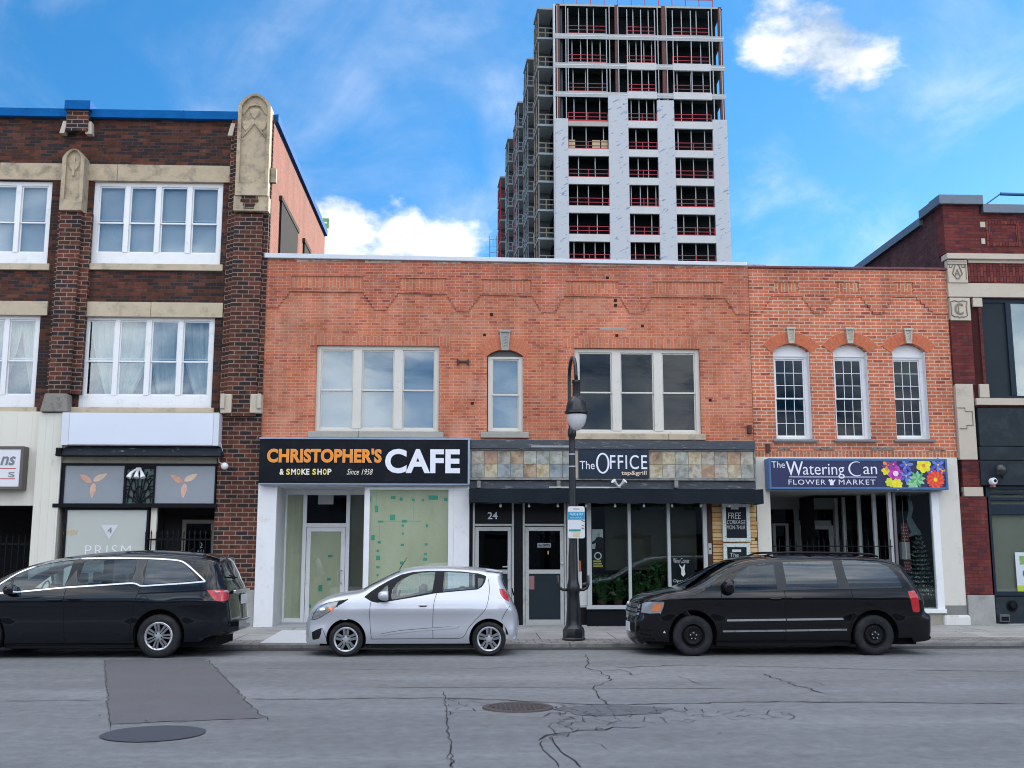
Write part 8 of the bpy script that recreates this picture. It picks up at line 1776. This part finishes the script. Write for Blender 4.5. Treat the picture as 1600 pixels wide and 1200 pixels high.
reg = [('wf', poly((546, 236), (552, 205), (575, 168), (605, 137), (645, 112), (700, 99), (772, 95), (781, 230)), G_mid, 'side_window'),
       ('wm', poly((819, 90), (1071, 86), (1078, 140), (1089, 217), (960, 222), (833, 226)), G_priv, 'side_window'),
       ('wr', poly((1117, 82), (1180, 82), (1250, 88), (1310, 98), (1352, 118), (1382, 152), (1404, 200), (1404, 212), (1280, 216), (1147, 219), (1128, 150)), G_priv, 'side_window'),
       ('wsl', poly((352, 222), (420, 175), (495, 124), (560, 92), (606, 82), (590, 97), (545, 124), (490, 168), (440, 214), (400, 224)), G_mid, 'windshield_side'),
       ('hl', poly((112, 345), (118, 300), (135, 291), (219, 289), (214, 320), (202, 346), (150, 350)), M_lens, 'headlight'),
       ('tl', poly((1433, 236), (1468, 232), (1485, 270), (1494, 320), (1496, 341), (1462, 341), (1448, 290)), M_redl, 'taillight'),
       ('pil', poly((773, 92), (818, 88), (832, 228), (783, 232)), mat('grey_pillar', (.05, .052, .058), .45, var=.1), 'window_pillar'),
       ('pil2', poly((1072, 84), (1116, 81), (1146, 219), (1090, 218)), mat('grey_pillar', (.05, .052, .058)), 'window_pillar')]
rs.build(root, reg, [('windshield', conv(330, 221)[0], conv(575, 84)[0], 1.0, 3, G_mid), ('rear_window', conv(1385, 95)[0]+.02, 9, conv(1478, 255)[1], conv(1395, 105)[1], M_rglass), ('grille', -9, conv(100, 270)[0]-.05, conv(38, 362)[1], conv(56, 310)[1], M_trim)], M_blk)
patch(rs, root, 'indicator', poly((160, 336), (166, 304), (211, 299), (206, 318), (196, 338)), .006, M_amb)
for P in ([(502, 240), (500, 300), (503, 380), (510, 450), (520, 492)], [(818, 232), (822, 300), (826, 400), (828, 492)], [(1150, 222), (1158, 290), (1160, 350), (1150, 400), (1150, 492)], [(1463, 345), (1400, 348)], [(520, 494), (828, 494), (1150, 492)]):
    rs.line(root, 'panel_gap', cr([cv(*p) for p in P]), .009, .0015, M_gap)
rs.line(root, 'chrome_moulding', [cv(530, 382), cv(824, 378)], .034, .014, M_chrome, th=.005); rs.line(root, 'chrome_moulding', [cv(829, 378), cv(1112, 374)], .034, .014, M_chrome, th=.005)
M_dch = mat('dull_chrome', (.42, .43, .45), .3, .7, var=.2, dirt=((.08, .08, .08), 12, .55, .7))
rs.line(root, 'lower_moulding', [cv(510, 437), cv(824, 433)], .030, .014, M_dch, th=.005); rs.line(root, 'lower_moulding', [cv(829, 433), cv(1130, 428)], .030, .014, M_dch, th=.005)
rs.line(root, 'belt_moulding', cr([cv(*p) for p in ((548, 239), (700, 234), (830, 229), (1000, 223), (1146, 221), (1300, 218), (1406, 215))]), .022, .008, mat('grey_pillar', (.05, .052, .058)))
rs.line(root, 'wheel_arch_lip', [(wr_[0]+.435*cos(a), rt+.02+.435*sin(a)) for a in [radians(5+k*10) for k in range(18)]], .03, .012, M_blk, th=.01); rs.line(root, 'wheel_arch_lip', [(wf_[0]+.435*cos(a), rt+.02+.435*sin(a)) for a in [radians(-8+k*10.5) for k in range(18)]], .03, .012, M_blk, th=.01)
for p in ((770, 273), (875, 270)): h = cv(*p); handle(root, rs, h[0], h[1], .20, M_blk)
m = cv(538, 212); mirror(root, m[0], m[1], -1, rs.Y(*m), M_blk, (.12, .11, .13)); mirror(root, m[0], m[1], 1, rs.Y(*m), M_blk, (.12, .11, .13))
for sx in (wf_[0], wr_[0]):
    for sd in (-1, 1): wheel(root, sx, sd, rt, .205, Wc, 'steel', .21)
car_guts(root, rs, [(cv(700, 0)[0], 1.42), (cv(960, 0)[0], 1.40), (cv(1230, 0)[0], 1.38)], 1.12, cv(560, 0)[0], cv(1400, 0)[0], M_seat, (cv(590, 0)[0], 1.08))
O = root.location
for sd in (-1, 1): obj('roof_rail', MB().tube([(O.x+p[0], O.y+sd*.60, O.z+p[1]) for p in (conv(722, 61), conv(760, 46), conv(850, 42), conv(1150, 45), conv(1260, 52), conv(1290, 64))], .018, 8), M_trim, root, smooth=True)
for sx_ in (775, 960): a = conv(sx_, 44); B('roof_crossbar', M_trim, root, O.x+a[0]-.03, O.x+a[0]+.03, O.y-.60, O.y+.60, O.z+a[1]-.01, O.z+a[1]+.02, bevel=.01)
for k, (z_a, z_b) in enumerate(((300, 318), (324, 340), (346, 362))):
    a, b = conv(50, z_a), conv(50, z_b); m_ = MB(); n_ = 14; w_ = .58
    for i in range(n_):
        y0, y1 = -w_+2*w_*i/n_, -w_+2*w_*(i+1)/n_; x0 = lambda y: O.x+conv(44+8*(2-k), 330)[0]-.07*(1-(y/.7)**2)-.015
        m_.add([(x0(y0), O.y+y0, O.z+b[1]), (x0(y1), O.y+y1, O.z+b[1]), (x0(y1)+.01, O.y+y1, O.z+a[1]), (x0(y0)+.01, O.y+y0, O.z+a[1])], [(0, 1, 2, 3), (3, 2, 1, 0)])
    obj('grille_bar', m_, M_chrome, root)
patch(rs, root, 'grille_end', poly((91, 358), (96, 324), (103, 306), (112, 303), (108, 330), (102, 360)), .004, M_chrome)
for (p, q) in (((96, 330), (110, 325)), ((94, 344), (106, 340))): rs.line(root, 'grille_slot', [cv(*p), cv(*q)], .025, .008, M_gap)
a = conv(30, 415); B('number_plate', M_plate, root, O.x+a[0]-.10, O.x+a[0]-.08, O.y-.46, O.y-.10, O.z+a[1]-.08, O.z+a[1]+.08, bevel=.004)
patch(rs, root, 'bumper_mark', poly((214, 446), (220, 434), (227, 446)), .004, M_plate)
for (p, q) in (((95, 430), (160, 436)), ((95, 452), (160, 460)), ((120, 478), (180, 480))): rs.line(root, 'bumper_slot', [cv(*p), cv(*q)], .022, .003, M_gap)
# ---------------- black people carrier at the left, cut by the frame
Yn = 18.95; Wc = .98
xc = F(150, 960, Yn)[0]; root = thing('parked_car', (xc, Yn+Wc, 0), 'black minivan with silver wheel covers and chrome window line, cut by the left edge', 'car', 'cars parked along the kerb')
conv_, cv = mk(0, 0, Yn, 4.0, 0, 850, xc, .34)
conv = lambda a, b: conv_(1250+(a-1250)*.78 if a > 1250 else a, b)
top = [(-345, 605), (-372, 560), (-380, 500), (-376, 440), (-362, 395), (-335, 360), (-290, 335), (-220, 312), (-140, 285), (-70, 255), (0, 212), (100, 160), (200, 122), (350, 88), (500, 65), (700, 48), (900, 40), (1050, 45), (1200, 56), (1300, 68), (1375, 84), (1398, 96), (1412, 122), (1436, 165), (1458, 212), (1478, 250), (1490, 300), (1496, 360), (1502, 430), (1505, 480), (1498, 520), (1440, 548), (1380, 570), (1300, 590)]
wr_ = cv(990, 563); wf_ = (wr_[0]-3.0, wr_[1])
rt = .365
rs = Car(conv, top, lambda x: .25 if x < wr_[0] else .27, [(wf_[0], rt+.02, .435), (wr_[0], rt+.02, .435)], Wc, 1.02, .24, (.85, .30), (.50, .14), fil=.10, crown=.07)
M_nvy = mat('midnight_paint', (.0035, .0052, .0085), .25, var=.2, scale=1.2, coat=.85, spec=.05)
reg = [('w0', poly((-60, 292), (-20, 262), (20, 240), (62, 205), (58, 288), (0, 300)), G_car, 'side_window'),
       ('w1', poly((76, 290), (82, 205), (120, 178), (160, 158), (250, 130), (340, 114), (440, 105), (422, 190), (400, 264), (250, 277)), G_car, 'side_window'),
       ('w2', poly((512, 106), (680, 99), (838, 98), (828, 170), (814, 243), (640, 249), (480, 258), (494, 180)), G_mid, 'side_window'),
       ('w3', poly((906, 99), (1010, 102), (1098, 111), (1135, 127), (1165, 150), (1240, 228), (1100, 238), (893, 254)), G_priv, 'side_window'),
       ('tl', poly((1293, 289), (1345, 286), (1422, 289), (1422, 310), (1414, 350), (1398, 358), (1350, 358), (1326, 336)), M_redl, 'taillight')]
rs.build(root, reg, [('windshield', conv(-70, 255)[0], conv(330, 92)[0], 1.0, 3, G_mid), ('rear_window', conv(1400, 100)[0]-.02, 9, conv(1478, 235)[1], conv(1405, 105)[1], M_rglass)], M_nvy)
patch(rs, root, 'taillight_strip', poly((1335, 291), (1416, 292), (1416, 305), (1350, 304)), .006, M_lens)
rs.line(root, 'chrome_window_line', cr([cv(*p) for p in ((-75, 312), (0, 306), (100, 300), (250, 286), (400, 272), (600, 259), (760, 248), (820, 245), (852, 250), (880, 262), (1000, 255), (1140, 246), (1280, 234))], 4), .024, .010, M_chrome)
rs.line(root, 'chrome_window_line', cr([cv(*p) for p in ((-60, 290), (0, 247), (60, 207), (120, 172), (200, 140), (300, 113), (400, 99), (490, 91), (700, 89), (900, 90), (1030, 96), (1110, 105), (1150, 124), (1200, 163), (1278, 232))], 4), .024, .010, M_chrome)
M_navt = mat('pillar_black', (.012, .013, .016), .3, coat=.5)
patch(rs, root, 'window_pillar', poly((444, 104), (508, 101), (476, 258), (404, 264)), .003, M_navt); patch(rs, root, 'window_pillar', poly((842, 97), (902, 97), (890, 254), (878, 256), (850, 246), (818, 242)), .003, M_navt)
for P in ([(412, 275), (400, 340), (396, 450), (396, 560), (400, 628)], [(880, 264), (856, 320), (838, 380), (824, 450), (812, 540), (806, 622)], [(1296, 70), (1330, 150), (1345, 230), (1352, 284)], [(0, 640), (400, 632), (806, 624)], [(1352, 362), (1330, 400), (1200, 385), (1110, 400)]):
    rs.line(root, 'panel_gap', cr([cv(*p) for p in P]), .009, .0015, M_gap)
rs.line(root, 'door_track', cr([cv(*p) for p in ((864, 309), (1000, 304), (1150, 297), (1290, 289))]), .022, .002, M_gap)
rs.line(root, 'door_crease', cr([cv(*p) for p in ((30, 590), (250, 572), (450, 560), (600, 556), (700, 562), (755, 576))]), .03, .010, M_nvy, th=.01)
rs.line(root, 'shoulder_crease', cr([cv(*p) for p in ((100, 345), (400, 322), (700, 300), (840, 292))]), .014, .005, M_nvy)
for p in ((345, 350), (468, 343)): h = cv(*p); handle(root, rs, h[0], h[1], .24, M_nvy)
c_ = cv(898, 354); P = [(c_[0]+.085*cos(a), c_[1]+.085*sin(a)) for a in [2*pi*k/20 for k in range(21)]]; rs.line(root, 'fuel_door_gap', P, .007, .0015, M_gap, sides=(-1,))
m = cv(80, 285); mirror(root, m[0], m[1], -1, rs.Y(*m), M_nvy, (.13, .11, .09)); mirror(root, m[0], m[1], 1, rs.Y(*m), M_nvy, (.13, .11, .09))
for sx in (wf_[0], wr_[0]):
    for sd in (-1, 1): wheel(root, sx, sd, rt, .232, Wc, 'seven', .23)
car_guts(root, rs, [(cv(400, 0)[0], 1.42), (cv(640, 0)[0], 1.40), (cv(1000, 0)[0], 1.36)], 1.10, cv(0, 0)[0], cv(1300, 0)[0], M_seatg, (cv(215, 0)[0], 1.10))
O = root.location
a = conv(1500, 355); B('number_plate', M_plate, root, O.x+a[0]+.07, O.x+a[0]+.09, O.y-.18, O.y+.18, O.z+a[1]-.07, O.z+a[1]+.09, bevel=.004)
a = conv(1490, 300); B('tailgate_chrome', M_chrome, root, O.x+a[0]+.05, O.x+a[0]+.10, O.y-.62, O.y+.62, O.z+a[1]-.03, O.z+a[1]+.03, bevel=.01)
a = conv(1503, 470); obj('rear_bumper', MB().slab([(O.x+a[0]-.25, O.y-.86), (O.x+a[0]-.02, O.y-.80), (O.x+a[0]+.10, O.y-.5), (O.x+a[0]+.13, O.y), (O.x+a[0]+.10, O.y+.5), (O.x+a[0]-.02, O.y+.80), (O.x+a[0]-.25, O.y+.86)], O.z+.42, O.z+.62), M_nvy, root, bevel=.03)
a = conv(1466, 215); obj('rear_wiper', MB().tube([(O.x+a[0]+.06, O.y-.1, O.z+a[1]), (O.x+a[0]+.02, O.y-.55, O.z+a[1]+.05)], .014, 6), M_gap, root)
obj('roof_spoiler', MB().prism([(O.x+conv(1290, 68)[0], O.z+conv(1290, 68)[1]+.015), (O.x+conv(1408, 92)[0], O.z+conv(1408, 92)[1]+.01), (O.x+conv(1404, 112)[0], O.z+conv(1404, 112)[1]), (O.x+conv(1300, 90)[0], O.z+conv(1300, 90)[1])], O.y-.62, O.y+.62), M_nvy, root, bevel=.012)
a = conv(1125, 40); obj('roof_aerial', MB().tube([(O.x+a[0], O.y, O.z+a[1]-.02), (O.x+a[0]+.12, O.y, O.z+a[1]+.07)], [.02, .008], 6), M_gap, root)
